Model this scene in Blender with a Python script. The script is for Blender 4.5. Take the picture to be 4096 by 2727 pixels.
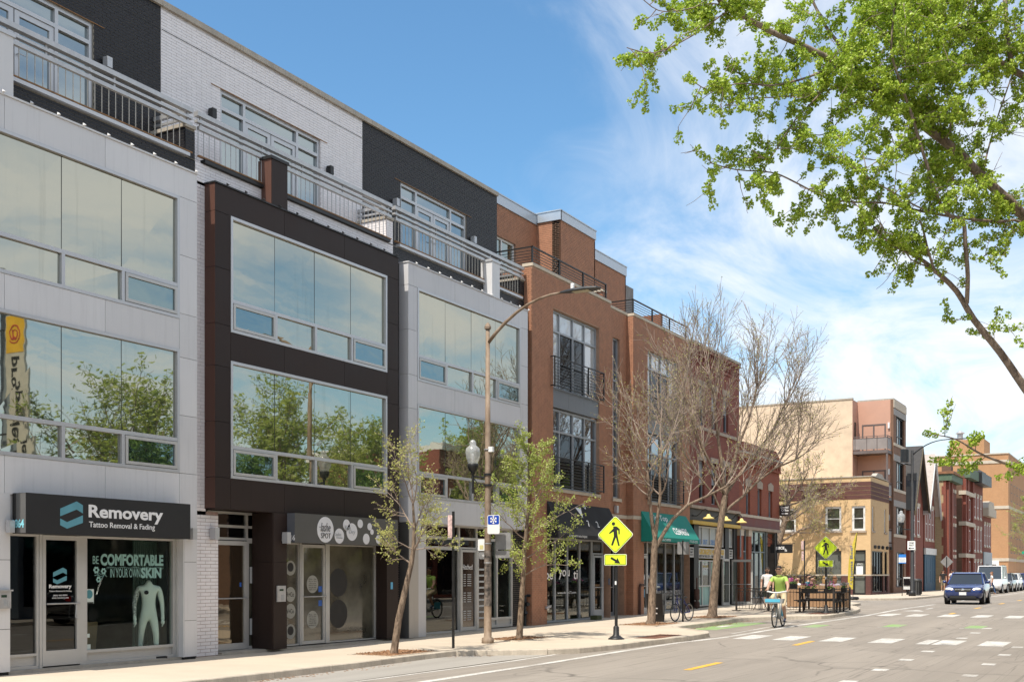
import bpy, bmesh, math, random
import numpy as np
from mathutils import Vector, Matrix, Quaternion

for o in list(bpy.data.objects):
    bpy.data.objects.remove(o)
SC = bpy.context.scene
COL = SC.collection
R = math.radians

# ------------------------------------------------------------------ camera, sky, sun, exposure
THETA = R(29.777)
cam = bpy.data.cameras.new('camera')
cam.lens = 40.0; cam.sensor_width = 36.0; cam.sensor_fit = 'HORIZONTAL'
cam.shift_y = 0.2272
cam.clip_start = 0.1; cam.clip_end = 2000
camo = bpy.data.objects.new('camera', cam); COL.objects.link(camo)
camo.location = (16.62, 0.0, 1.65)
camo.rotation_euler = (R(90), 0, THETA)
SC.camera = camo

SUN_EL, SUN_AZ = R(61), R(185.5)          # azimuth clockwise from the street direction (+Y)
SUN_DIR = Vector((math.sin(SUN_AZ)*math.cos(SUN_EL), math.cos(SUN_AZ)*math.cos(SUN_EL), math.sin(SUN_EL)))
world = bpy.data.worlds.new('World'); SC.world = world; world.use_nodes = True
wn = world.node_tree.nodes; wl = world.node_tree.links
wn.clear()
w_out = wn.new('ShaderNodeOutputWorld'); w_bg = wn.new('ShaderNodeBackground')
sky = wn.new('ShaderNodeTexSky'); sky.sky_type = 'NISHITA'; sky.sun_disc = False
sky.sun_elevation = SUN_EL; sky.sun_rotation = SUN_AZ
sky.air_density = 1.0; sky.dust_density = 0.6; sky.ozone_density = 1.6; sky.altitude = 180
w_bg.inputs['Strength'].default_value = 0.125
def _wm(op, a, b=None, clamp=False):
    n = wn.new('ShaderNodeMath'); n.operation = op; n.use_clamp = clamp
    for i, v in enumerate((a, b)):
        if v is None: continue
        if isinstance(v, (int, float)): n.inputs[i].default_value = v
        else: wl.new(v, n.inputs[i])
    return n.outputs[0]
tc = wn.new('ShaderNodeTexCoord'); sx = wn.new('ShaderNodeSeparateXYZ'); wl.new(tc.outputs['Generated'], sx.inputs[0])
zz = _wm('ADD', _wm('MAXIMUM', sx.outputs[2], 0.0), 0.16)
cu = _wm('DIVIDE', sx.outputs[0], zz); cv = _wm('DIVIDE', sx.outputs[1], zz)
cb = wn.new('ShaderNodeCombineXYZ'); wl.new(cu, cb.inputs[0]); wl.new(cv, cb.inputs[1])
def _wnoise(scale, detail, rough, dist, off, stretch):
    mp = wn.new('ShaderNodeMapping'); mp.inputs['Location'].default_value = off
    mp.inputs['Scale'].default_value = stretch; mp.inputs['Rotation'].default_value = (0, 0, R(28))
    wl.new(cb.outputs[0], mp.inputs[0])
    n = wn.new('ShaderNodeTexNoise'); n.inputs['Scale'].default_value = scale; n.inputs['Detail'].default_value = detail
    n.inputs['Roughness'].default_value = rough; n.inputs['Distortion'].default_value = dist
    wl.new(mp.outputs[0], n.inputs[0]); return n.outputs[0]
def _wramp(src, a, b):
    m = wn.new('ShaderNodeMapRange'); m.interpolation_type = 'SMOOTHSTEP'
    m.inputs['From Min'].default_value = a; m.inputs['From Max'].default_value = b
    wl.new(src, m.inputs['Value']); return m.outputs[0]
n_big = _wnoise(0.9, 4, 0.5, 0.4, (2.1, 0.55, 0), (1, 1, 1))
n_fine = _wnoise(1.7, 10, 0.62, 1.1, (0.4, 5.2, 0), (1.6, 0.8, 1))
nn = _wm('ADD', _wm('MULTIPLY', n_big, 0.45), _wm('MULTIPLY', n_fine, 0.55))
# the cloud sheet thickens towards the east side of the street and thins out to the west
cov = wn.new('ShaderNodeMapRange'); cov.inputs['From Min'].default_value = -0.60; cov.inputs['From Max'].default_value = -0.30
cov.inputs['To Min'].default_value = -0.24; cov.inputs['To Max'].default_value = 0.065
wl.new(sx.outputs[0], cov.inputs['Value'])
dens = _wramp(_wm('ADD', nn, cov.outputs[0]), 0.37, 0.68)
hz = _wm('MULTIPLY', _wramp(sx.outputs[2], 0.14, -0.02), 0.3)
dens = _wm('MAXIMUM', dens, hz, True)
mx = wn.new('ShaderNodeMix'); mx.data_type = 'RGBA'
hs = wn.new('ShaderNodeHueSaturation'); hs.inputs['Saturation'].default_value = 1.10; hs.inputs['Value'].default_value = 1.0
wl.new(sky.outputs[0], hs.inputs['Color'])
tint = wn.new('ShaderNodeMix'); tint.data_type = 'RGBA'; tint.blend_type = 'MULTIPLY'; tint.inputs['Factor'].default_value = 1.0
wl.new(hs.outputs[0], tint.inputs['A']); tint.inputs['B'].default_value = (0.80, 1.0, 1.0, 1)
wl.new(dens, mx.inputs['Factor']); wl.new(tint.outputs['Result'], mx.inputs['A']); mx.inputs['B'].default_value = (5.35, 5.5, 5.75, 1)
wl.new(mx.outputs['Result'], w_bg.inputs['Color']); wl.new(w_bg.outputs[0], w_out.inputs[0])

sun = bpy.data.lights.new('sun', 'SUN'); sun.energy = 3.7; sun.angle = R(0.53); sun.color = (1.0, 0.93, 0.82)
suno = bpy.data.objects.new('sun', sun); COL.objects.link(suno)
suno.rotation_euler = (-SUN_DIR).to_track_quat('-Z', 'Y').to_euler(); suno.location = (0, 0, 60)

SC.view_settings.view_transform = 'Standard'; SC.view_settings.look = 'None'
SC.view_settings.exposure = 0.68; SC.view_settings.gamma = 1.0; SC.view_settings.use_curve_mapping = False
SC.cycles.max_bounces = 6; SC.cycles.diffuse_bounces = 3; SC.cycles.glossy_bounces = 3
SC.cycles.transmission_bounces = 4; SC.cycles.transparent_max_bounces = 10
SC.cycles.caustics_reflective = False; SC.cycles.caustics_refractive = False
SC.cycles.sample_clamp_indirect = 6.0
try:
    SC.cycles.use_denoising = True
except Exception:
    pass

# ------------------------------------------------------------------ helpers
def gz(Y):
    """the street climbs gently away from the camera"""
    return 0.0105*min(max(Y-20.0, 0.0), 28.5)

class MB:
    def __init__(s): s.v = []; s.f = []; s.m = []
    def add(s, vs, fs, m=0):
        o = len(s.v); s.v.extend(vs)
        for f in fs: s.f.append(tuple(i+o for i in f)); s.m.append(m)
        return s
    def quad(s, a, b, c, d, m=0): return s.add([a, b, c, d], [(0, 1, 2, 3)], m)
    def poly(s, pts, m=0): return s.add(list(pts), [tuple(range(len(pts)))], m)
    def box(s, x0, x1, y0, y1, z0, z1, m=0):
        if x0 > x1: x0, x1 = x1, x0
        if y0 > y1: y0, y1 = y1, y0
        if z0 > z1: z0, z1 = z1, z0
        vs = [(x0,y0,z0),(x1,y0,z0),(x1,y1,z0),(x0,y1,z0),(x0,y0,z1),(x1,y0,z1),(x1,y1,z1),(x0,y1,z1)]
        return s.add(vs, [(0,3,2,1),(4,5,6,7),(0,1,5,4),(1,2,6,5),(2,3,7,6),(3,0,4,7)], m)
    def obox(s, c, size, rot=None, m=0):
        """box centred at c, rotated by a Matrix or euler tuple"""
        hx, hy, hz_ = size[0]/2, size[1]/2, size[2]/2
        M = Matrix.Identity(3) if rot is None else (rot if isinstance(rot, Matrix) else eul(*rot))
        vs = []
        for z in (-hz_, hz_):
            for x, y in ((-hx,-hy),(hx,-hy),(hx,hy),(-hx,hy)):
                p = M @ Vector((x, y, z)); vs.append((c[0]+p.x, c[1]+p.y, c[2]+p.z))
        return s.add(vs, [(0,3,2,1),(4,5,6,7),(0,1,5,4),(1,2,6,5),(2,3,7,6),(3,0,4,7)], m)
    def prism(s, poly, axis, a0, a1, m=0):
        """polygon given in the two other axes (cyclic order y,z / z,x / x,y) extruded along axis"""
        n = len(poly)
        def P(p, a):
            if axis == 'x': return (a, p[0], p[1])
            if axis == 'y': return (p[0], a, p[1])
            return (p[0], p[1], a)
        vs = [P(p, a0) for p in poly]+[P(p, a1) for p in poly]
        fs = [tuple(range(n-1, -1, -1)), tuple(range(n, 2*n))]
        for i in range(n): fs.append((i, (i+1) % n, n+(i+1) % n, n+i))
        if axis == 'y': fs = [tuple(reversed(f)) for f in fs]
        return s.add(vs, fs, m)
    def tube(s, pts, rad, n=8, cap=True, m=0):
        pts = [Vector(p) for p in pts]
        if not hasattr(rad, '__len__'): rad = [rad]*len(pts)
        vs = []; fs = []
        up = None
        for i, p in enumerate(pts):
            if i == 0: t = pts[1]-p
            elif i == len(pts)-1: t = p-pts[i-1]
            else: t = (pts[i+1]-p).normalized()+(p-pts[i-1]).normalized()
            if t.length < 1e-9: t = Vector((0, 0, 1))
            t.normalize()
            if up is None:
                up = Vector((1, 0, 0)) if abs(t.x) < 0.9 else Vector((0, 1, 0))
            a = t.cross(up)
            if a.length < 1e-6: a = t.orthogonal()
            a.normalize(); b = a.cross(t); up = b
            for k in range(n):
                an = 2*math.pi*k/n
                q = p+(a*math.cos(an)+b*math.sin(an))*rad[i]
                vs.append(tuple(q))
        for i in range(len(pts)-1):
            for k in range(n):
                k2 = (k+1) % n
                fs.append((i*n+k, (i+1)*n+k, (i+1)*n+k2, i*n+k2))
        if cap:
            fs.append(tuple(range(n))); fs.append(tuple((len(pts)-1)*n+k for k in range(n-1, -1, -1)))
        return s.add(vs, fs, m)
    def lathe(s, prof, c=(0, 0, 0), n=16, m=0):
        vs = []; fs = []
        for r, z in prof:
            for k in range(n):
                a = 2*math.pi*k/n; vs.append((c[0]+r*math.cos(a), c[1]+r*math.sin(a), c[2]+z))
        for i in range(len(prof)-1):
            for k in range(n):
                k2 = (k+1) % n; fs.append((i*n+k, i*n+k2, (i+1)*n+k2, (i+1)*n+k))
        fs.append(tuple(range(n-1, -1, -1))); fs.append(tuple((len(prof)-1)*n+k for k in range(n)))
        return s.add(vs, fs, m)
    def torus(s, c, Rr, r, axis='x', n=28, k=8, m=0, arc=(0, 2*math.pi)):
        full = abs(arc[1]-arc[0]-2*math.pi) < 1e-6
        nn = n if full else n+1
        vs = []; fs = []
        for i in range(nn):
            a = arc[0]+(arc[1]-arc[0])*i/n
            for j in range(k):
                b = 2*math.pi*j/k
                u = (Rr+r*math.cos(b))*math.cos(a); w = (Rr+r*math.cos(b))*math.sin(a); t = r*math.sin(b)
                if axis == 'x': p = (t, u, w)
                elif axis == 'y': p = (u, t, w)
                else: p = (u, w, t)
                vs.append((c[0]+p[0], c[1]+p[1], c[2]+p[2]))
        for i in range(n):
            i2 = (i+1) % nn
            for j in range(k):
                j2 = (j+1) % k; fs.append((i*k+j, i2*k+j, i2*k+j2, i*k+j2))
        return s.add(vs, fs, m)
    def ball(s, c, r, n=12, k=8, m=0):
        r = r if hasattr(r, '__len__') else (r, r, r)
        vs = [(c[0], c[1], c[2]-r[2])]; fs = []
        for i in range(1, k):
            ph = -math.pi/2+math.pi*i/k
            for j in range(n):
                a = 2*math.pi*j/n
                vs.append((c[0]+r[0]*math.cos(ph)*math.cos(a), c[1]+r[1]*math.cos(ph)*math.sin(a), c[2]+r[2]*math.sin(ph)))
        vs.append((c[0], c[1], c[2]+r[2])); top = len(vs)-1
        for j in range(n): fs.append((0, 1+(j+1) % n, 1+j))
        for i in range(k-2):
            for j in range(n):
                j2 = (j+1) % n; a = 1+i*n; fs.append((a+j, a+j2, a+n+j2, a+n+j))
        for j in range(n): fs.append((top, 1+(k-2)*n+j, 1+(k-2)*n+(j+1) % n))
        return s.add(vs, fs, m)
    def build(s, name, mats, parent=None, smooth=False, kind=None, label=None):
        me = bpy.data.meshes.new(name)
        me.from_pydata(s.v, [], s.f)
        if not isinstance(mats, (list, tuple)): mats = [mats]
        for mt in mats: me.materials.append(mt)
        if len(mats) > 1: me.polygons.foreach_set('material_index', s.m)
        if smooth: me.polygons.foreach_set('use_smooth', [True]*len(me.polygons))
        me.update()
        return link(name, me, parent, kind, label)

def eul(x, y, z):
    from mathutils import Euler
    return Euler((x, y, z)).to_matrix()
LOCAL = set()
def link(name, me, parent=None, kind=None, label=None):
    o = bpy.data.objects.new(name, me); COL.objects.link(o)
    if parent is not None:
        o.parent = parent
        if parent.get('_world'):        # geometry written in street coordinates
            root = parent
            o.location = -Vector(root.location) if root.type == 'EMPTY' else (0, 0, 0)
            if root.type != 'EMPTY': o['_world'] = 1
            else: o['_world'] = 1
    if kind: o['kind'] = kind
    if label: o['label'] = label
    return o
def thing(name, label, cat, loc=(0, 0, 0), rotz=0, group=None, world=False, scale=1.0):
    o = bpy.data.objects.new(name, None); COL.objects.link(o)
    o.location = loc; o.rotation_euler = (0, 0, rotz); o.empty_display_size = 0.3
    o.scale = (scale,)*3
    o['label'] = label; o['category'] = cat
    if group: o['group'] = group
    if world: o['_world'] = 1
    return o
def tag(o, label, cat, group=None):
    o['label'] = label; o['category'] = cat
    if group: o['group'] = group
    return o
def dup(root, loc=None, rotz=None, label=None, group=None):
    def cp(o, par):
        c = o.copy(); COL.objects.link(c); c.parent = par
        for ch in o.children: cp(ch, c)
        return c
    r = cp(root, None)
    if loc is not None: r.location = loc
    if rotz is not None: r.rotation_euler = (0, 0, rotz)
    if label: r['label'] = label
    if group: r['group'] = group
    return r

# ------------------------------------------------------------------ materials
def _nt(name):
    m = bpy.data.materials.new(name); m.use_nodes = True
    nt = m.node_tree; nt.nodes.clear()
    out = nt.nodes.new('ShaderNodeOutputMaterial')
    return m, nt, out
def N(nt, t, **kw):
    n = nt.nodes.new(t)
    for k, v in kw.items():
        if k.startswith('i_'): n.inputs[k[2:].replace('_', ' ')].default_value = v
        else: setattr(n, k, v)
    return n
def pos_vec(nt, scale=(1, 1, 1)):
    g = N(nt, 'ShaderNodeNewGeometry'); mp = N(nt, 'ShaderNodeMapping')
    mp.inputs['Scale'].default_value = scale
    nt.links.new(g.outputs['Position'], mp.inputs[0]); return mp.outputs[0]
def obj_vec(nt, scale=(1, 1, 1)):
    g = N(nt, 'ShaderNodeTexCoord'); mp = N(nt, 'ShaderNodeMapping')
    mp.inputs['Scale'].default_value = scale
    nt.links.new(g.outputs['Object'], mp.inputs[0]); return mp.outputs[0]
def noise(nt, vec, scale, detail=4, rough=0.55, dist=0):
    n = N(nt, 'ShaderNodeTexNoise'); n.inputs['Scale'].default_value = scale; n.inputs['Detail'].default_value = detail
    n.inputs['Roughness'].default_value = rough; n.inputs['Distortion'].default_value = dist
    nt.links.new(vec, n.inputs['Vector']); return n.outputs[0]
def mrange(nt, src, a, b, c, d, smooth=False):
    m = N(nt, 'ShaderNodeMapRange')
    if smooth: m.interpolation_type = 'SMOOTHSTEP'
    for k, v in zip(('From Min', 'From Max', 'To Min', 'To Max'), (a, b, c, d)): m.inputs[k].default_value = v
    nt.links.new(src, m.inputs['Value']); return m.outputs[0]
def mixc(nt, fac, A, B, mode='MIX'):
    m = N(nt, 'ShaderNodeMix', data_type='RGBA', blend_type=mode)
    for k, v in (('Factor', fac), ('A', A), ('B', B)):
        if isinstance(v, (int, float)): m.inputs[k].default_value = v
        elif isinstance(v, (tuple, list)): m.inputs[k].default_value = (*v[:3], 1)
        else: nt.links.new(v, m.inputs[k])
    return m.outputs['Result']
def mathn(nt, op, a, b=0.0):
    m = N(nt, 'ShaderNodeMath', operation=op)
    for i, v in enumerate((a, b)):
        if isinstance(v, (int, float)): m.inputs[i].default_value = v
        else: nt.links.new(v, m.inputs[i])
    return m.outputs[0]
MATS = {}
def pm(name, col, rough=0.6, metal=0.0, var=0.10, vscale=2.5, vstretch=(1, 1, 1), bump=0.0, bscale=60, spec=0.5,
       streak=0.0, speck=0.0, speck_scale=180, col2=None, coat=0.0, emis=None, local=False, objvar=0.0):
    """procedural principled material: base colour with soft mottling, optional run-off streaks, specks and fine relief"""
    if name in MATS: return MATS[name]
    m, nt, out = _nt(name)
    b = N(nt, 'ShaderNodeBsdfPrincipled')
    b.inputs['Roughness'].default_value = rough; b.inputs['Metallic'].default_value = metal
    b.inputs['Specular IOR Level'].default_value = spec; b.inputs['Coat Weight'].default_value = coat
    vec = obj_vec(nt, vstretch) if local else pos_vec(nt, vstretch)
    n1 = noise(nt, vec, vscale, 5)
    lo = tuple(c*(1-var) for c in col); hi = tuple(min(1, c*(1+var)) for c in (col2 or col))
    c = mixc(nt, mrange(nt, n1, 0.3, 0.7, 0, 1), lo, hi)
    if streak:
        sv = pos_vec(nt, (5.5, 5.5, 0.35))
        s = mrange(nt, noise(nt, sv, 2.2, 6, 0.65), 0.52, 0.78, 0, streak)
        c = mixc(nt, s, c, tuple(x*0.55 for x in col))
    if speck:
        s = mrange(nt, noise(nt, vec, speck_scale, 2, 0.7), 0.58, 0.72, 0, speck)
        c = mixc(nt, s, c, tuple(x*0.45 for x in col))
    if objvar:
        oi = N(nt, 'ShaderNodeObjectInfo'); hv = N(nt, 'ShaderNodeHueSaturation')
        nt.links.new(mrange(nt, oi.outputs['Random'], 0, 1, 1-objvar, 1+objvar), hv.inputs['Value']); nt.links.new(c, hv.inputs['Color']); c = hv.outputs[0]
    nt.links.new(c, b.inputs['Base Color'])
    r = mrange(nt, n1, 0.25, 0.75, max(0.02, rough-0.07), min(1, rough+0.07)); nt.links.new(r, b.inputs['Roughness'])
    if bump:
        bp = N(nt, 'ShaderNodeBump'); bp.inputs['Strength'].default_value = bump; bp.inputs['Distance'].default_value = 0.02
        nt.links.new(noise(nt, vec, bscale, 4, 0.6), bp.inputs['Height']); nt.links.new(bp.outputs[0], b.inputs['Normal'])
    if emis:
        b.inputs['Emission Color'].default_value = (*emis[:3], 1); b.inputs['Emission Strength'].default_value = emis[3]
    nt.links.new(b.outputs[0], out.inputs[0]); MATS[name] = m
    return m
def brickmat(name, c1, c2, mortar, bw=0.19, bh=0.0603, ms=0.009, var=0.2, rough=0.85):
    """running-bond brickwork for walls too far off to tell the bricks apart"""
    if name in MATS: return MATS[name]
    m, nt, out = _nt(name)
    b = N(nt, 'ShaderNodeBsdfPrincipled'); b.inputs['Roughness'].default_value = rough
    g = N(nt, 'ShaderNodeNewGeometry'); sp = N(nt, 'ShaderNodeSeparateXYZ'); nt.links.new(g.outputs['Position'], sp.inputs[0])
    cbn = N(nt, 'ShaderNodeCombineXYZ'); nt.links.new(mathn(nt, 'ADD', sp.outputs[0], sp.outputs[1]), cbn.inputs[0]); nt.links.new(sp.outputs[2], cbn.inputs[1])
    bt = N(nt, 'ShaderNodeTexBrick'); bt.inputs['Scale'].default_value = 1.0
    bt.inputs['Brick Width'].default_value = bw; bt.inputs['Row Height'].default_value = bh; bt.inputs['Mortar Size'].default_value = ms/2
    bt.inputs['Color1'].default_value = (*c1, 1); bt.inputs['Color2'].default_value = (*c2, 1); bt.inputs['Mortar'].default_value = (*mortar, 1)
    bt.inputs['Mortar Smooth'].default_value = 0.2; bt.inputs['Bias'].default_value = -0.1
    nt.links.new(cbn.outputs[0], bt.inputs[0])
    n1 = noise(nt, pos_vec(nt, (1, 1, 0.5)), 0.9, 6, 0.6)
    c = mixc(nt, mrange(nt, n1, 0.35, 0.75, 0, var*2), bt.outputs['Color'], tuple(x*0.45 for x in c1))
    nt.links.new(c, b.inputs['Base Color'])
    bp = N(nt, 'ShaderNodeBump'); bp.inputs['Strength'].default_value = 0.5; bp.inputs['Distance'].default_value = 0.01; bp.invert = True
    nt.links.new(bt.outputs['Fac'], bp.inputs['Height']); nt.links.new(bp.outputs[0], b.inputs['Normal'])
    nt.links.new(b.outputs[0], out.inputs[0]); MATS[name] = m
    return m
def mirror_glass(name, tint, refl, body, wave=0.03, wscale=1.6, rough=0.015, dirt=0.25):
    """coated, opaque-looking window glass: a dark body under a tinted mirror coat, faintly wavy, with run-off dirt"""
    if name in MATS: return MATS[name]
    m, nt, out = _nt(name)
    gl = N(nt, 'ShaderNodeBsdfGlossy'); gl.inputs['Color'].default_value = (*tint, 1); gl.inputs['Roughness'].default_value = rough
    df = N(nt, 'ShaderNodeBsdfDiffuse'); df.inputs['Color'].default_value = (*body, 1)
    bp = N(nt, 'ShaderNodeBump'); bp.inputs['Strength'].default_value = wave; bp.inputs['Distance'].default_value = 0.05
    nt.links.new(noise(nt, pos_vec(nt, (1, 1, 1.6)), wscale, 2, 0.5, 0.4), bp.inputs['Height']); nt.links.new(bp.outputs[0], gl.inputs['Normal'])
    lw = N(nt, 'ShaderNodeLayerWeight'); lw.inputs['Blend'].default_value = 0.35
    f = mrange(nt, lw.outputs['Fresnel'], 0, 1, refl, 1.0)
    d = mrange(nt, noise(nt, pos_vec(nt, (3, 3, 0.16)), 1.4, 5, 0.6), 0.58, 0.82, 0, dirt)
    f2 = mathn(nt, 'MULTIPLY', f, mathn(nt, 'SUBTRACT', 1.0, d))
    mixs = N(nt, 'ShaderNodeMixShader'); nt.links.new(f2, mixs.inputs[0]); nt.links.new(df.outputs[0], mixs.inputs[1]); nt.links.new(gl.outputs[0], mixs.inputs[2])
    nt.links.new(mixs.outputs[0], out.inputs[0]); MATS[name] = m
    return m
def clear_glass(name, tint=(0.55, 0.6, 0.58), ior=1.5, boost=0.06, wave=0.01, fmul=1.5):
    """see-through shop glass: tinted transmission with a Fresnel reflection"""
    if name in MATS: return MATS[name]
    m, nt, out = _nt(name)
    tr = N(nt, 'ShaderNodeBsdfTransparent'); tr.inputs['Color'].default_value = (*tint, 1)
    gl = N(nt, 'ShaderNodeBsdfGlossy'); gl.inputs['Color'].default_value = (0.95, 0.97, 0.96, 1); gl.inputs['Roughness'].default_value = 0.01
    bp = N(nt, 'ShaderNodeBump'); bp.inputs['Strength'].default_value = wave; bp.inputs['Distance'].default_value = 0.05
    nt.links.new(noise(nt, pos_vec(nt), 1.3, 2), bp.inputs['Height']); nt.links.new(bp.outputs[0], gl.inputs['Normal'])
    lw = N(nt, 'ShaderNodeLayerWeight'); lw.inputs['Blend'].default_value = 0.5
    sch = mathn(nt, 'ADD', mathn(nt, 'MULTIPLY', mathn(nt, 'POWER', lw.outputs['Facing'], 4.0), 0.9), 0.035)
    f = mathn(nt, 'ADD', mathn(nt, 'MULTIPLY', sch, fmul*0.6), boost*0.6)
    mixs = N(nt, 'ShaderNodeMixShader'); nt.links.new(f, mixs.inputs[0]); nt.links.new(tr.outputs[0], mixs.inputs[1]); nt.links.new(gl.outputs[0], mixs.inputs[2])
    nt.links.new(mixs.outputs[0], out.inputs[0]); MATS[name] = m
    return m
def leafmat(name, col, col2, trans=0.45, rough=0.5):
    if name in MATS: return MATS[name]
    m, nt, out = _nt(name)
    g = N(nt, 'ShaderNodeNewGeometry')
    c = mixc(nt, g.outputs['Random Per Island'], col, col2)
    d = N(nt, 'ShaderNodeBsdfDiffuse'); t = N(nt, 'ShaderNodeBsdfTranslucent')
    nt.links.new(c, d.inputs[0]); nt.links.new(mixc(nt, 0.35, c, (0.55, 0.75, 0.08)), t.inputs[0])
    mixs = N(nt, 'ShaderNodeMixShader'); mixs.inputs[0].default_value = trans
    nt.links.new(d.outputs[0], mixs.inputs[1]); nt.links.new(t.outputs[0], mixs.inputs[2])
    gl = N(nt, 'ShaderNodeBsdfGlossy'); gl.inputs['Roughness'].default_value = rough; gl.inputs['Color'].default_value = (1, 1, 1, 1)
    m2 = N(nt, 'ShaderNodeMixShader'); m2.inputs[0].default_value = 0.04
    nt.links.new(mixs.outputs[0], m2.inputs[1]); nt.links.new(gl.outputs[0], m2.inputs[2])
    nt.links.new(m2.outputs[0], out.inputs[0]); MATS[name] = m
    return m

# text -> flat outline polygons
_tcache = {}
def text_geo(s, bold=0.0, shear=0.0, spacing=1.0):
    k = (s, bold, shear, spacing)
    if k in _tcache: return _tcache[k]
    cu_ = bpy.data.curves.new('lettering', 'FONT'); cu_.body = s; cu_.size = 1.0; cu_.offset = bold; cu_.shear = shear
    cu_.space_character = spacing; cu_.resolution_u = 3; cu_.extrude = 0.01
    o = bpy.data.objects.new('lettering', cu_); COL.objects.link(o)
    dg = bpy.context.evaluated_depsgraph_get(); me = o.evaluated_get(dg).to_mesh()
    vs = np.array([v.co[:] for v in me.vertices]); fs = [tuple(p.vertices) for p in me.polygons]
    o.evaluated_get(dg).to_mesh_clear(); bpy.data.objects.remove(o); bpy.data.curves.remove(cu_)
    _tcache[k] = (vs, fs); return vs, fs
def lettering(parent, s, a0, b0, w, h, at, mat, face='x', bold=0.0, shear=0.0, mirror=False, rot=0, name='lettering', thick=0.006, label=None, spacing=1.0, warp=None):
    """fit the words into a box w x h whose lower left corner is (a0,b0) on the wall plane: face 'x' (seen from +X, a=Y,b=Z) or '-y' (a=X,b=Z)"""
    vs, fs = text_geo(s, bold, shear, spacing)
    v = vs.copy()
    x0, x1 = v[:, 0].min(), v[:, 0].max(); y0, y1 = v[:, 1].min(), v[:, 1].max()
    u = (v[:, 0]-x0)/max(1e-6, x1-x0); t = (v[:, 1]-y0)/max(1e-6, y1-y0)
    if rot == -90: u, t = t, 1-u            # reads downwards
    if rot == 90: u, t = 1-t, u             # reads upwards
    if mirror: u = 1-u
    A = a0+u*w; B = b0+t*h; D = (v[:, 2] > 0)*thick
    if warp: pts = [warp(a, b, d) for a, b, d in zip(A, B, D)]
    elif face == 'x': pts = [(at+d, a, b) for a, b, d in zip(A, B, D)]
    elif face == '-y': pts = [(a, at-d, b) for a, b, d in zip(A, B, D)]
    elif face == 'y': pts = [(a, at+d, b) for a, b, d in zip(A, B, D)]
    nw = len(s.split()); groups = [fs]
    if nw > 1:          # one object per word
        fx = [(min(vs[i, 0] for i in f), max(vs[i, 0] for i in f)) for f in fs]
        order = sorted(range(len(fs)), key=lambda k: fx[k][0]); gaps = []; hi = -1e9
        for k in order:
            if hi > -1e8: gaps.append((fx[k][0]-hi, fx[k][0]))
            hi = max(hi, fx[k][1])
        cuts = sorted(g[1] for g in sorted(gaps, reverse=True)[:nw-1])
        groups = [[] for _ in range(nw)]
        for f, (a_, b_) in zip(fs, fx): groups[sum(a_ >= c_-1e-9 for c_ in cuts)].append(f)
    for g in groups:
        if not g: continue
        ids = sorted({i for f in g for i in f}); mp = {i: k for k, i in enumerate(ids)}
        mb = MB(); mb.add([tuple(map(float, pts[i])) for i in ids], [tuple(mp[i] for i in f) for f in g])
        o = mb.build(name, mat, parent, label=label)
    return o
# ------------------------------------------------------------------ ground, road, pavements
def asphalt(name, col, crack=0.35):
    m, nt, out = _nt(name)
    b = N(nt, 'ShaderNodeBsdfPrincipled'); b.inputs['Roughness'].default_value = 0.85; b.inputs['Specular IOR Level'].default_value = 0.3
    v = pos_vec(nt)
    big = noise(nt, pos_vec(nt, (1.0, 0.16, 1)), 0.9, 5, 0.6)      # wheel-worn bands along the street
    c = mixc(nt, mrange(nt, big, 0.3, 0.7, 0, 1), tuple(x*0.86 for x in col), tuple(x*1.1 for x in col))
    gr = noise(nt, v, 95, 3, 0.7)
    c = mixc(nt, mrange(nt, gr, 0.35, 0.7, 0, 0.35), c, tuple(x*0.6 for x in col))
    gr2 = noise(nt, v, 140, 2, 0.7)
    c = mixc(nt, mrange(nt, gr2, 0.60, 0.72, 0, 0.5), c, tuple(min(1, x*1.6) for x in col))
    wob = N(nt, 'ShaderNodeTexNoise'); wob.inputs['Scale'].default_value = 0.8; nt.links.new(v, wob.inputs['Vector'])
    add = N(nt, 'ShaderNodeVectorMath', operation='ADD'); nt.links.new(v, add.inputs[0]); nt.links.new(wob.outputs['Color'], add.inputs[1])
    vo = N(nt, 'ShaderNodeTexVoronoi', feature='DISTANCE_TO_EDGE'); vo.inputs['Scale'].default_value = 0.3
    nt.links.new(add.outputs[0], vo.inputs['Vector'])
    cr = mrange(nt, vo.outputs['Distance'], 0.0, 0.014, crack*2.4, 0)
    cr = mathn(nt, 'MULTIPLY', cr, mrange(nt, noise(nt, v, 0.35, 3), 0.42, 0.6, 0, 1))
    c = mixc(nt, cr, c, tuple(x*0.35 for x in col))
    seam = mrange(nt, noise(nt, pos_vec(nt, (3.2, 0.05, 1)), 1.3, 3, 0.5, 0.25), 0.49, 0.51, 0, 1)
    seam2 = mathn(nt, 'MULTIPLY', seam, mathn(nt, 'SUBTRACT', 1.0, seam))
    c = mixc(nt, mathn(nt, 'MULTIPLY', seam2, crack*6.0), c, tuple(x*0.4 for x in col))
    track = mrange(nt, noise(nt, pos_vec(nt, (1.6, 0.03, 1)), 0.8, 4, 0.6), 0.45, 0.65, 0, 0.42)
    c = mixc(nt, track, c, tuple(x*0.72 for x in col))
    patch = mrange(nt, noise(nt, v, 0.28, 2, 0.4, 0.6), 0.59, 0.605, 0, 0.35)
    c = mixc(nt, patch, c, tuple(x*0.7 for x in col))
    nt.links.new(c, b.inputs['Base Color'])
    bp = N(nt, 'ShaderNodeBump'); bp.inputs['Strength'].default_value = 0.25; bp.inputs['Distance'].default_value = 0.01
    nt.links.new(gr, bp.inputs['Height']); nt.links.new(bp.outputs[0], b.inputs['Normal'])
    nt.links.new(b.outputs[0], out.inputs[0]); return m
M_asph = asphalt('worn_asphalt', (0.305, 0.268, 0.228))
M_park = asphalt('parking_lane_asphalt', (0.36, 0.335, 0.30), 0.1)
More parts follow.
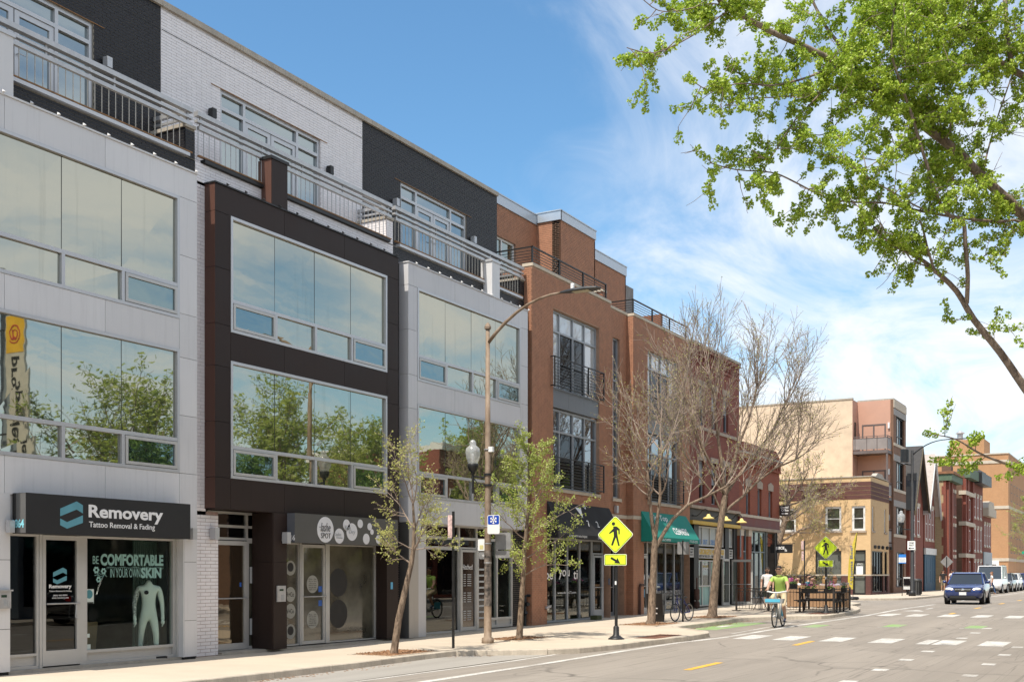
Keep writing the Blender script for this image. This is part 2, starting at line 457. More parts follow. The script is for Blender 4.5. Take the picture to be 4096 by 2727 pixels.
def concrete(name, col, joint=0.0, jx=1.5, jy=1.5):
    m, nt, out = _nt(name)
    b = N(nt, 'ShaderNodeBsdfPrincipled'); b.inputs['Roughness'].default_value = 0.9; b.inputs['Specular IOR Level'].default_value = 0.25
    v = pos_vec(nt)
    c = mixc(nt, mrange(nt, noise(nt, v, 0.7, 6, 0.6), 0.3, 0.7, 0, 1), tuple(x*0.9 for x in col), tuple(min(1, x*1.06) for x in col))
    sp = noise(nt, v, 48, 3, 0.75)
    c = mixc(nt, mrange(nt, sp, 0.56, 0.74, 0, 0.55), c, tuple(x*0.55 for x in col))
    c = mixc(nt, mrange(nt, sp, 0.30, 0.42, 0.5, 0), c, tuple(min(1, x*1.25) for x in col))
    if joint:
        sx_ = N(nt, 'ShaderNodeSeparateXYZ'); nt.links.new(v, sx_.inputs[0])
        for k, L in ((0, jx), (1, jy)):
            fr = mathn(nt, 'FRACT', mathn(nt, 'DIVIDE', sx_.outputs[k], L))
            d = mathn(nt, 'ABSOLUTE', mathn(nt, 'SUBTRACT', fr, 0.5))
            c = mixc(nt, mrange(nt, d, 0.0, 0.006, joint, 0), c, tuple(x*0.4 for x in col))
    nt.links.new(c, b.inputs['Base Color'])
    bp = N(nt, 'ShaderNodeBump'); bp.inputs['Strength'].default_value = 0.2; bp.inputs['Distance'].default_value = 0.008
    nt.links.new(noise(nt, v, 70, 4, 0.7), bp.inputs['Height']); nt.links.new(bp.outputs[0], b.inputs['Normal'])
    nt.links.new(b.outputs[0], out.inputs[0]); return m
M_walk = concrete('exposed_aggregate_concrete', (0.53, 0.45, 0.355))
M_walk2 = concrete('broom_concrete', (0.53, 0.455, 0.365), 0.5)
M_kerb = pm('kerb_concrete', (0.50, 0.435, 0.35), 0.9, var=0.18, vscale=4, bump=0.3, bscale=50, streak=0.5, speck=0.5, speck_scale=60)
def worn(name, col, base, lo, hi):
    m = pm(name, col, 0.75, var=0.12, vscale=3); nt = m.node_tree; b = [n for n in nt.nodes if n.type == 'BSDF_PRINCIPLED'][0]
    src = b.inputs['Base Color'].links[0].from_socket; v = pos_vec(nt)
    w = mathn(nt, 'ADD', mathn(nt, 'MULTIPLY', noise(nt, v, 26, 5, 0.75), 0.6), mathn(nt, 'MULTIPLY', noise(nt, pos_vec(nt, (1, .5, 1)), 1.8, 4, 0.6), 0.4))
    nt.links.new(mixc(nt, mrange(nt, w, lo, hi, 0, 0.85), src, base), b.inputs['Base Color']); return m
M_paint = worn('road_paint_white', (0.60, 0.58, 0.54), (0.305, 0.268, 0.228), 0.46, 0.58)
M_ypaint = pm('road_paint_yellow', (0.72, 0.40, 0.05), 0.7, var=0.15, vscale=6, speck=0.6, speck_scale=40)
M_gpaint = worn('road_paint_green', (0.20, 0.38, 0.09), (0.33, 0.295, 0.255), 0.42, 0.60)
M_tact = pm('tactile_brown', (0.17, 0.075, 0.045), 0.8, var=0.2)
M_mulch = pm('mulch', (0.20, 0.10, 0.05), 0.95, var=0.5, vscale=22, bump=1.0, bscale=45, col2=(0.34, 0.19, 0.10))

def sheet(name, rows, mat, kind='structure', dz=0.0):
    """rows: list of (Y, X0, X1): a strip following the slope of the street"""
    mb = MB()
    for (y0, a0, b0), (y1, a1, b1) in zip(rows, rows[1:]):
        mb.quad((a0, y0, gz(y0)+dz), (b0, y0, gz(y0)+dz), (b1, y1, gz(y1)+dz), (a1, y1, gz(y1)+dz))
    return mb.build(name, mat, None, kind=kind)
mb = MB()
for x0, x1 in ((-600, -30), (-30, 60), (60, 600)):
    for y0, y1 in ((-300, 20), (20, 48.5), (48.5, 1200)):
        mb.quad((x0, y0, gz(y0)-.12), (x1, y0, gz(y0)-.12), (x1, y1, gz(y1)-.12), (x0, y1, gz(y1)-.12))
o = mb.build('road', M_asph, None, kind='structure')
ROAD = o
def mark(name, rows, mat, dz=-.116):
    mb = MB()
    for (y0, a0, b0), (y1, a1, b1) in zip(rows, rows[1:]):
        mb.quad((a0, y0, gz(y0)+dz), (b0, y0, gz(y0)+dz), (b1, y1, gz(y1)+dz), (a1, y1, gz(y1)+dz))
    q = mb.build(name, mat, ROAD); return q
o = sheet('parking_lane', [(-30, 3.55, 5.02), (14, 3.55, 5.02), (20.9, 3.3, 5.02), (22.1, 5.0, 5.03)], M_park, dz=-.1165)
mark('lane_line', [(-30, 5.06, 5.17), (14, 5.06, 5.17), (20, 5.11, 5.2), (22.3, 5.13, 5.21)], M_paint)
mark('lane_line', [(-30, 6.1, 6.27), (15, 6.02, 6.2), (20, 5.93, 6.1), (23, 5.98, 6.15), (26.4, 6.12, 6.3), (28.9, 6.48, 6.66), (35.2, 6.62, 6.79), (42.5, 7.08, 7.25), (48.5, 7.05, 7.22), (55.5, 7.02, 7.18), (57.5, 7.02, 7.18)], M_paint)
mark('lane_line', [(66, 7.0, 7.15), (150, 6.6, 6.75)], M_paint)
mark('lane_line', [(30.4, 6.2, 6.28), (36.6, 6.1, 6.18)], M_paint)
for y0, y1 in ((5.6, 7.3), (12.7, 14.5), (19.8, 21.6), (26.85, 28.45), (45.1, 46.2), (51.6, 53.4), (60, 61.8), (68, 70)):
    mark('centre_dash', [(y0, 8.93, 9.08), (y1, 8.93, 9.08)] if y0 < 40 else [(y0, 9.62, 9.77), (y1, 9.62, 9.77)], M_ypaint)
for x0 in (6.92, 7.95, 9.14, 10.34, 11.46, 11.82, 12.84, 13.9):
    w = 0.3 if x0 in (11.46,) else 0.57
    mark('crosswalk_bar', [(28.45, x0, x0+w), (30.2, x0, x0+w)], M_paint)
for x0 in (7.5, 8.5, 9.6, 10.72, 11.8): mark('crosswalk_bar', [(42.7, x0, x0+.56), (44.7, x0, x0+.56)], M_paint)
for k in range(9): mark('lane_dot', [(16.35+2.43*k, 12.0, 12.26), (16.75+2.43*k, 12.0, 12.26)], M_paint)
for k in range(5): mark('lane_dot', [(18.35+2.47*k, 13.6, 13.84), (18.75+2.47*k, 13.6, 13.84)], M_paint)
mark('green_bike_lane', [(31.9, 4.42, 5.25), (36.3, 4.45, 5.42)], M_gpaint, -.1165)
for x0, y0 in ((7.05, 34.45), (9.2, 35.55), (11.5, 35.85)):
    mark('green_bike_box', [(y0, x0, x0+.5), (y0+1.5, x0, x0+.5)], M_gpaint)
    mark('green_box_edge', [(y0-.2, x0-.1, x0+.55), (y0-.08, x0-.1, x0+.55)], M_paint)
mark('bike_symbol', [(33.3, 4.7, 4.95), (34.4, 4.7, 4.95)], M_paint, -.112)
mark('turn_arrow', [(47.5, 7.9, 8.05), (51.5, 7.95, 8.1)], M_paint)
mark('turn_arrow', [(47.2, 7.5, 8.4), (48.3, 7.9, 8.05)], M_paint)
mark('stop_bar', [(58.6, 1.0, 3.4), (59.0, 1.0, 3.4)], M_paint)

KERB = [(-30, 3.55), (-10, 3.55), (2, 3.58), (14.16, 3.62), (17, 3.56), (19.4, 3.42), (20.55, 3.42), (21.2, 4.25), (21.8, 5.05), (22.46, 5.5), (23.76, 5.78), (25.4, 5.95), (27.3, 6.2),
        (28.7, 6.2), (29.4, 5.95), (29.9, 5.45), (31.1, 4.32), (32.0, 4.3), (34.8, 4.42), (36.6, 4.3), (37.2, 4.42), (38.6, 5.28), (39.6, 6.35), (40.4, 6.5), (42.0, 6.52), (44.5, 6.42),
        (46.5, 6.1), (48.5, 5.5), (50.6, 4.72), (53.0, 4.5), (54.6, 4.3), (55.9, 3.6), (56.8, 2.2), (57.2, 0.5)]
rows = [(y, -0.3, x-.15) for y, x in KERB]
rows2 = []
for a, b in zip(rows, rows[1:]):
    rows2.append(a)
    for brk in (16.4, 20, 30.5):
        if a[0] < brk < b[0]:
            t = (brk-a[0])/(b[0]-a[0]); rows2.append((brk, -0.3, a[2]+t*(b[2]-a[2])))
rows2.append(rows[-1])
near = [r for r in rows2 if r[0] <= 30.5]; far = [r for r in rows2 if r[0] >= 30.5]
WALK = sheet('sidewalk', near, M_walk); sheet('sidewalk', far, M_walk2)
mb = MB(); mb.quad((-40, 55.1, gz(60)), (-.3, 55.1, gz(60)), (-.3, 57.2, gz(60)), (-40, 57.2, gz(60))); mb.box(-40, .5, 57.2, 57.35, gz(60)-.2, gz(60)+.002)
mb.build('sidewalk', M_walk2, None, kind='structure')
KERB2 = [(64.0, 0.8), (64.7, 2.4), (66.0, 3.7), (68.4, 4.25), (75, 4.3), (90, 4.3), (160, 4.2)]
W2 = sheet('sidewalk', [(y, -.3, x-.15) for y, x in KERB2], M_walk2)
mb = MB(); mb.quad((-40, 64.0, gz(60)), (-.3, 64.0, gz(60)), (-.3, 75.3, gz(60)), (-40, 75.3, gz(60))); mb.box(-40, .8, 63.85, 64.0, gz(60)-.2, gz(60)+.002)
mb.build('sidewalk', M_walk2, None, kind='structure')
# opposite pavement, behind the camera
sheet('sidewalk', [(-60, 16.4, 18.4), (20, 16.4, 18.4), (48.5, 16.4, 18.4), (140, 16.4, 18.4)], M_walk2)
mb = MB()
for y0, y1 in ((-60, 20), (20, 48.5), (48.5, 140)):
    mb.add([(16.25, y0, gz(y0)-.13), (16.4, y0, gz(y0)-.13), (16.4, y1, gz(y1)-.13), (16.25, y1, gz(y1)-.13), (16.25, y0, gz(y0)+.002), (16.4, y0, gz(y0)+.002), (16.4, y1, gz(y1)+.002), (16.25, y1, gz(y1)+.002)],
           [(0,3,2,1),(4,5,6,7),(0,1,5,4),(1,2,6,5),(2,3,7,6),(3,0,4,7)])
mb.build('kerb', M_kerb, None, kind='structure')

def kerbstones(line, parent, piece=1.55, h=.125):
    pts = [Vector((x, y, 0)) for y, x in line]
    seg = [(b-a).length for a, b in zip(pts, pts[1:])]; tot = sum(seg)
    def at(s):
        for a, b, L in zip(pts, pts[1:], seg):
            if s <= L: return a+(b-a)*(s/L), (b-a).normalized()
            s -= L
        return pts[-1], (pts[-1]-pts[-2]).normalized()
    n = max(1, int(tot/piece)); st = tot/n
    rnd = random.Random(4)
    for i in range(n):
        mb = MB(); prev = None; K = 4
        up = rnd.uniform(-.003, .004)
        for k in range(K+1):
            p, t = at(i*st+.006+(st-.012)*k/K); nrm = Vector((t.y, -t.x, 0))
            z = gz(p.y)
            q = [p-nrm*.15, p-nrm*.012, p, p+nrm*.012]
            zs = [z+.003+up, z+.003+up, z-.012+up, z-h]
            cur = [(a.x, a.y, b) for a, b in zip(q, zs)]+[(q[0].x, q[0].y, z-h)]
            if prev:
                for j in range(3): mb.quad(prev[j], prev[j+1], cur[j+1], cur[j])
            if k in (0, K): mb.poly(cur if k == K else cur[::-1])
            prev = cur
        mb.build('kerb_stone', M_kerb, parent)
kerbstones([k for k in KERB if k[0] >= 2], WALK)
kerbstones([(-30, 3.55), (2, 3.58)], WALK, 4.0)
kerbstones(KERB2, W2, 3.0)
# tactile pads on the ramps; the near brown patch includes painted sign shadow
mb = MB()
for i in range(6):
    for j in range(12):
        x = 5.3+.1*i; y = 26.0+.14*j; mb.lathe([(.022, 0), (.016, .006)], (x, y, gz(y)+.006), 6)
tp = MB().quad((5.25, 25.93, gz(25.93)+.004), (5.87, 25.93, gz(25.93)+.004), (5.87, 27.62, gz(27.62)+.004), (5.25, 27.62, gz(27.62)+.004)).build('tactile_pad', M_tact, WALK)
mb.build('tactile_dome', M_tact, tp, kind='stuff')
MB().quad((5.5, 40.6, gz(41)+.004), (6.25, 40.6, gz(41)+.004), (6.25, 42.4, gz(42)+.004), (5.5, 42.4, gz(42)+.004)).build('tactile_pad', M_tact, WALK)
# planting pits with mulch
rnd = random.Random(7)
def pit(x0, x1, y0, y1):
    z = gz((y0+y1)/2)
    q = MB().quad((x0, y0, gz(y0)+.004), (x1, y0, gz(y0)+.004), (x1, y1, gz(y1)+.004), (x0, y1, gz(y1)+.004)).build('planting_pit', M_mulch, WALK)
    mb = MB()
    for i in range(260):
        c = (rnd.uniform(x0+.03, x1-.03), rnd.uniform(y0+.03, y1-.03), z+rnd.uniform(.008, .03))
        mb.obox(c, (rnd.uniform(.02, .06), rnd.uniform(.012, .025), .006), (rnd.uniform(-.4, .4), rnd.uniform(-.4, .4), rnd.uniform(0, 3.1)))
    mb.build('mulch_chip', M_mulch, q, kind='stuff')
    mb = MB(); t = .05
    for a in ((x0-t, x1+t, y0-t, y0), (x0-t, x1+t, y1, y1+t), (x0-t, x0, y0, y1), (x1, x1+t, y0, y1)):
        mb.box(a[0], a[1], a[2], a[3], z-.05, z+.012)
    mb.build('pit_edging', M_kerb, q)
pit(2.2, 3.2, 18.55, 20.3); pit(2.25, 3.2, 23.7, 25.45); pit(2.5, 3.7, 31.0, 33.2); pit(2.7, 3.9, 36.0, 38.0)
# crumpled litter and gutter leaves
MB().ball((1.1, 27.6, gz(27.6)+.02), (.05, .07, .022), 7, 5).build('paper_scrap', pm('paper_white', (.8, .8, .78), .8), WALK)
mb = MB()
for i in range(420):
    s = rnd.random()
    y = rnd.choice((rnd.uniform(30.5, 37.5), rnd.uniform(14, 21)))
    xk = np.interp(y, [k[0] for k in KERB], [k[1] for k in KERB])
    x = xk+.03+abs(rnd.gauss(0, .14))
    mb.obox((x, y, gz(y)-.112), (rnd.uniform(.02, .05), rnd.uniform(.015, .03), .004), (0, 0, rnd.uniform(0, 3)))
mb.build('gutter_leaves', M_mulch, ROAD, kind='stuff')
# ------------------------------------------------------------------ materials for the row of buildings
M_panW = pm('panel_light_grey', (0.64, 0.635, 0.64), 0.38, var=0.05, vscale=0.6, streak=0.26, spec=0.5, objvar=0.05)
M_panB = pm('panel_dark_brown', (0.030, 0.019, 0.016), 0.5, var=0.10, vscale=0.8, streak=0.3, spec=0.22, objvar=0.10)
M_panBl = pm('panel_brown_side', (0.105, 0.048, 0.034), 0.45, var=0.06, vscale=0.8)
M_panG = pm('panel_mid_grey', (0.56, 0.555, 0.57), 0.4, var=0.05, vscale=0.6, streak=0.28, objvar=0.05)
M_seam = pm('seam_dark', (0.02, 0.02, 0.022), 0.8)
M_alu = pm('anodised_aluminium', (0.52, 0.525, 0.54), 0.35, metal=0.35, var=0.04, vscale=3, streak=0.10)
M_aluw = pm('storefront_aluminium', (0.50, 0.495, 0.48), 0.38, metal=0.25, var=0.05, vscale=3)
M_steel = pm('galvanised_rail', (0.47, 0.47, 0.475), 0.42, metal=0.5, var=0.12, vscale=7, streak=0.2)
M_rust = pm('baluster_rusty', (0.48, 0.45, 0.40), 0.55, metal=0.3, var=0.15, vscale=9, streak=0.5)
M_rust2 = pm('rail_foot_rust', (0.30, 0.16, 0.07), 0.8, var=0.3, vscale=9)
M_black = pm('black_metal', (0.018, 0.018, 0.019), 0.45, var=0.1, spec=0.4)
M_cope = pm('coping_limestone', (0.40, 0.36, 0.305), 0.85, var=0.14, vscale=4, streak=0.45, bump=0.15)
M_brickD = pm('brick_glazed_black', (0.016, 0.016, 0.020), 0.45, var=0.35, vscale=6.5, spec=0.3)
M_brickW = pm('brick_painted_white', (0.80, 0.77, 0.78), 0.55, var=0.05, vscale=5, streak=0.08)
M_mortD = pm('mortar_pale', (0.25, 0.225, 0.185), 0.95, var=0.2, vscale=8)
M_mortW = pm('mortar_white', (0.60, 0.57, 0.575), 0.9, var=0.12, vscale=8)
M_brickO = pm('brick_orange', (0.37, 0.178, 0.105), 0.82, var=0.16, vscale=5.5, bump=0.05, bscale=90)
M_mortO = pm('mortar_tan', (0.38, 0.24, 0.17), 0.95, var=0.15, vscale=8)
M_lime = pm('limestone', (0.52, 0.45, 0.36), 0.85, var=0.10, vscale=3, streak=0.3)
M_roof = pm('roof_membrane', (0.22, 0.21, 0.20), 0.9, var=0.2)
M_white = pm('white_metal', (0.74, 0.74, 0.74), 0.5)
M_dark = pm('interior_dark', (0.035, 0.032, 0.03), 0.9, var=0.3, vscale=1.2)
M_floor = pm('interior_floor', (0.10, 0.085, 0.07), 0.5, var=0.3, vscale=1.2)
M_g1 = mirror_glass('glass_bay_mirror', (0.68, 0.67, 0.565), 0.58, (0.055, 0.065, 0.05), wave=0.018, wscale=1.3, dirt=0.22)
M_g2 = mirror_glass('glass_vent_blue', (0.45, 0.60, 0.62), 0.42, (0.012, 0.022, 0.025), wave=0.05, wscale=1.6, dirt=0.05)
M_g3 = mirror_glass('glass_penthouse', (0.72, 0.80, 0.80), 0.42, (0.035, 0.05, 0.055), wave=0.02, wscale=0.8, dirt=0.05)
M_clear = clear_glass('glass_shop', (0.86, 0.91, 0.88), boost=0.0, fmul=1.0)
M_smoke = clear_glass('glass_shop_dark', (0.22, 0.23, 0.21), boost=0.07)
M_film = pm('window_film', (0.075, 0.072, 0.055), 0.12, var=0.5, vscale=1.6, spec=0.8, coat=0.6)
M_silver = pm('cornice_silver', (0.46, 0.50, 0.545), 0.35, metal=0.45, var=0.04)

# ------------------------------------------------------------------ building helpers
def holed(mb, x0, x1, y0, y1, z0, z1, holes=(), m=0):
    """wall slab facing X with rectangular openings (ya,yb,za,zb)"""
    ys = sorted({y0, y1, *[min(max(h[k], y0), y1) for h in holes for k in (0, 1)]})
    zs = sorted({z0, z1, *[min(max(h[k], z0), z1) for h in holes for k in (2, 3)]})
    for a, b in zip(ys, ys[1:]):
        run = None
        for c, d in zip(zs, zs[1:]):
            cy, cz = (a+b)/2, (c+d)/2
            inside = any(h[0] < cy < h[1] and h[2] < cz < h[3] for h in holes)
            if inside:
                if run: mb.box(x0, x1, a, b, run[0], run[1], m); run = None
            else: run = (run[0], d) if run else (c, d)
        if run: mb.box(x0, x1, a, b, run[0], run[1], m)
    return mb
def _rows(a0, a1, z0, z1, holes, L, H, j):
    out = []; row = 0; z = z0
    while z+H <= z1+1e-4:
        off = 0 if row % 2 == 0 else -L/2
        blocked = sorted([(h[0], h[1]) for h in holes if h[2] < z+H*.5 < h[3]])
        free = []; s = a0
        for u, w in blocked:
            if u > s: free.append((s, min(u, a1)))
            s = max(s, w)
        if s < a1: free.append((s, a1))
        for u, w in free:
            k = math.floor((u-a0-off)/L); y = a0+off+k*L
            while y < w-1e-4:
                p, q = max(y, u), min(y+L, w)
                if q-p > .03: out.append((p+j/2, q-j/2, z+j/2, z+H-j/2, abs(q-p-L) < 1e-4))
                y += L
        z += H; row += 1
    return out
def brickwork(parent, face, at, a0, a1, z0, z1, mat, L=.19, H=.0603, j=.009, holes=(), keep=0, proud=.008, rest='brick_courses'):
    """real bricks on a wall: face 'x' (plane X=at, a=Y) or '-y' (plane Y=at, a=X); the `keep` nearest ones are objects of their own"""
    bl = _rows(a0, a1, z0, z1, holes, L, H, j)
    if not bl: return
    cx, cy, cz = camo.location
    if face == 'x': dist = lambda b: (at-cx)**2+((b[0]+b[1])/2-cy)**2+((b[2]+b[3])/2-cz)**2
    else: dist = lambda b: ((b[0]+b[1])/2-cx)**2+(at-cy)**2+((b[2]+b[3])/2-cz)**2
    full = sorted([b for b in bl if b[4]], key=dist)[:keep]
    ind = set(full)
    tris = []; vs = []
    for b in bl:
        if b in ind: continue
        o = len(vs)
        for (p, q) in ((b[0], b[2]), (b[1], b[2]), (b[1], b[3]), (b[0], b[3])):
            vs.append((at, p, q) if face == 'x' else (p, at, q))
        for (p, q) in ((b[0], b[2]), (b[1], b[2]), (b[1], b[3]), (b[0], b[3])):
            vs.append((at-proud, p, q) if face == 'x' else (p, at+proud, q))
        tris += [(o, o+1, o+2, o+3), (o+1, o, o+4, o+5), (o+2, o+1, o+5, o+6), (o+3, o+2, o+6, o+7), (o, o+3, o+7, o+4)]
    mb = MB(); mb.v = vs; mb.f = tris; mb.m = [0]*len(tris)
    if vs: mb.build(rest, mat, parent, kind='stuff')
    if keep and full:
        l, h, t = (L-j)/2, (H-j)/2, proud
        mb = MB()
        if face == 'x': mb.box(-t, 0, -l, l, -h, h)
        else: mb.box(-l, l, 0, t, -h, h)
        me = bpy.data.meshes.new('brick'); me.from_pydata(mb.v, [], mb.f); me.materials.append(mat)
        off = -Vector(parent.location) if parent.type == 'EMPTY' else Vector((0, 0, 0))
        for b in full:
            o = bpy.data.objects.new('brick', me); COL.objects.link(o); o.parent = parent
            c = ((b[0]+b[1])/2, (b[2]+b[3])/2)
            o.location = (Vector((at, c[0], c[1])) if face == 'x' else Vector((c[0], at, c[1])))+off
def win(parent, X, ys, zs, fmat, gmat, fw=.06, fd=.09, name='window', gback=.045, iw=None, panes=None, face='x', edge=None):
    """framed window on a street-facing plane: outer edges ys[0],ys[-1] / zs[0],zs[-1], inner bars at the other values;
    every cell gets a pane of its own. gmat may be a function (i, j) -> material or None"""
    iw = fw if iw is None else iw
    e = fw if edge is None else edge
    mb = MB()
    def bx(x0, x1, y0, y1, z0, z1):
        if face == 'x': mb.box(x0, x1, y0, y1, z0, z1)
        else: mb.box(y0, y1, -x1, -x0, z0, z1)
    Xf, Xb = X, X-fd
    bx(Xb, Xf, ys[0], ys[-1], zs[0], zs[0]+e); bx(Xb, Xf, ys[0], ys[-1], zs[-1]-e, zs[-1])
    bx(Xb, Xf, ys[0], ys[0]+e, zs[0]+e, zs[-1]-e); bx(Xb, Xf, ys[-1]-e, ys[-1], zs[0]+e, zs[-1]-e)
    for z in zs[1:-1]: bx(Xb, Xf, ys[0]+e, ys[-1]-e, z-iw/2, z+iw/2)
    lines = [zs[0]+e]+[q for z in zs[1:-1] for q in (z-iw/2, z+iw/2)]+[zs[-1]-e]
    for y in ys[1:-1]:
        for k in range(0, len(lines), 2): bx(Xb, Xf, y-iw/2, y+iw/2, lines[k], lines[k+1])
    fr = mb.build(name, fmat, parent)
    for i, (a, b) in enumerate(zip(ys, ys[1:])):
        for j, (c, d) in enumerate(zip(zs, zs[1:])):
            g = gmat(i, j) if callable(gmat) else gmat
            if g is None: continue
            a2 = a+(e if i == 0 else iw/2); b2 = b-(e if i == len(ys)-2 else iw/2)
            c2 = c+(e if j == 0 else iw/2); d2 = d-(e if j == len(zs)-2 else iw/2)
            pb = MB(); xg = X-gback
            if face == 'x': pb.box(xg-.012, xg, a2-.004, b2+.004, c2-.004, d2+.004)
            else: pb.box(a2-.004, b2+.004, -xg, -xg+.012, c2-.004, d2+.004)
            pb.build('pane', g, fr)
    return fr
def box_part(name, parent, mat, *b, **k):
    return MB().box(*b).build(name, mat, parent, **k)
def room(parent, x0, x1, y0, y1, z0, z1, mat=None, fmat=None):
    """the inside of a shop, open towards the street"""
    mb = MB(); t = .05
    mb.box(x0-t, x0, y0, y1, z0, z1); mb.box(x0, x1, y0-t, y0, z0, z1); mb.box(x0, x1, y1, y1+t, z0, z1); mb.box(x0, x1, y0, y1, z1, z1+t)
    mb.box(x0, x1, y0, y1, z0-t, z0, 1)
    return mb.build('shop_interior', [mat or M_dark, fmat or M_floor], parent)
def wall_light(parent, X, y, z, mat, h=.2, w=.12, d=.13):
    mb = MB(); mb.box(X, X+.03, y-w*.3, y+w*.3, z-h*.3, z+h*.3); mb.box(X+.03, X+.03+d, y-w/2, y+w/2, z-h/2, z+h/2)
    mb.box(X+.027, X+.033+d, y-w/2-.003, y+w/2+.003, z-.004+h*.28, z+.004+h*.28)
    return mb.build('wall_light', mat, parent)
# ------------------------------------------------------------------ the three-storey row with balconies
XB = 0.28       # face of the metal bays
XP = -0.95      # face of the set-back top storey
ZB0, ZB1 = 2.96, 9.42
PR = random.Random(17)
def pane_box(x, a, b, c, d, j=.0035):
    f = [(x+PR.uniform(-j, j), y, z) for y, z in ((a, c), (b, c), (b, d), (a, d))]
    mb = MB(); mb.add(f+[(p[0]-.012, p[1], p[2]) for p in f], [(0, 1, 2, 3), (7, 6, 5, 4), (1, 0, 4, 5), (2, 1, 5, 6), (3, 2, 6, 7), (0, 3, 7, 4)]); return mb
def bay(bld, Y0, Y1, W0, W1, pm_, side_mat, seams, vents, clip_mat, cap_mat):
    core = MB(); holes = [(W0, W1, 6.53, 8.87), (W0, W1, 3.58, 5.95)]
    holed(core, 0.0, XB-.03, Y0+.03, Y1-.01, ZB0+.01, ZB1-.02, holes)
    core.box(-.4, 0.0, Y0+.03, Y1-.01, 3.3, 9.3)
    bb = core.build('bay', M_seam, bld)
    g = .004
    def panel(y0, y1, z0, z1): MB().box(XB-.03, XB, y0+g, y1-g, z0+g, z1-g).build('panel', pm_, bb)
    zs = [ZB0, 3.58, 4.69, 5.80, 6.64, 7.76, 8.87]
    for (ya, yb) in ((Y0, W0), (W1, Y1)):
        for a, b in zip(zs, zs[1:]): panel(ya, yb, a, b)
    cuts = [Y0]+seams+[Y1]
    for a, b in zip(cuts, cuts[1:]): panel(a, b, 8.87, ZB1)
    cuts = [W0]+seams+[W1]
    for a, b in zip(cuts, cuts[1:]):
        if b > a+.05:
            panel(a, b, 5.95, 6.53); panel(a, b, ZB0, 3.58)
    # side panels facing down the street
    for a, b in zip(zs+[8.87], zs[1:]+[ZB1]):
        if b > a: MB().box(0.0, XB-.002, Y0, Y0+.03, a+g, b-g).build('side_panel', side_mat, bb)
    MB().box(-.02, XB-.004, Y0+.004, Y1-.004, ZB0-.012, ZB0+.008).build('soffit', pm_, bb)
    MB().box(-.02, XB+.025, Y0-.02, Y1+.01, ZB1, ZB1+.03).build('cap_flashing', cap_mat, bb)
    y = Y0+.3
    while y < Y1:
        MB().prism([(XB+.02, ZB1+.03), (XB+.075, ZB1+.03), (XB+.02, ZB1+.075)], 'y', y, y+.035).build('flashing_clip', clip_mat, bb); y += .53
    # glazing
    P = (W1-W0-.12)/4; ys = [W0]+[W0+.06+P*k for k in (1, 2, 3)]+[W1]
    for z0, z1, zt in ((6.53, 8.87, 7.16), (3.58, 5.95, 4.21)):
        mb = MB(); e = .06; Xf = XB+.012; Xb = XB-.09
        mb.box(Xb, Xf, W0, W1, z0, z0+e); mb.box(Xb, Xf, W0, W1, z1-e, z1)
        mb.box(Xb, Xf, W0, W0+e, z0+e, z1-e); mb.box(Xb, Xf, W1-e, W1, z0+e, z1-e)
        mb.box(Xb, Xf-.004, W0+e, W1-e, zt-.035, zt+.035)
        for y in ys[1:-1]: mb.box(Xb, Xf-.006, y-.035, y+.035, z0+e, zt-.035)
        fr = mb.build('window', M_alu, bld)
        for i in range(4):
            a = ys[i]+(e if i == 0 else .008); b = ys[i+1]-(e if i == 3 else .008)
            pane_box(XB-.05, a, b, zt+.035, z1-e).build('pane', M_g1, fr)
            if i: MB().box(XB-.075, XB-.052, ys[i]-.008, ys[i]+.008, zt+.035, z1-e).build('glazing_joint', M_black, fr)
            a = ys[i]+(e if i == 0 else .035); b = ys[i+1]-(e if i == 3 else .035)
            if i in vents:
                s = .055; mv = MB(); xx = XB+.022
                mv.box(XB-.06, xx, a+.01, b-.01, z0+e+.01, z0+e+.01+s); mv.box(XB-.06, xx, a+.01, b-.01, zt-.045-s, zt-.045)
                mv.box(XB-.06, xx, a+.01, a+.01+s, z0+e+.01+s, zt-.045-s); mv.box(XB-.06, xx, b-.01-s, b-.01, z0+e+.01+s, zt-.045-s)
                mv.build('vent_sash', M_aluw, fr)
                MB().box(XB-.03, XB-.012, a+.05, b-.05, z0+e+.05, zt-.08).build('pane', M_g2, fr)
            else: pane_box(XB-.05, a, b, z0+e, zt-.035).build('pane', M_g1, fr)
    return bb
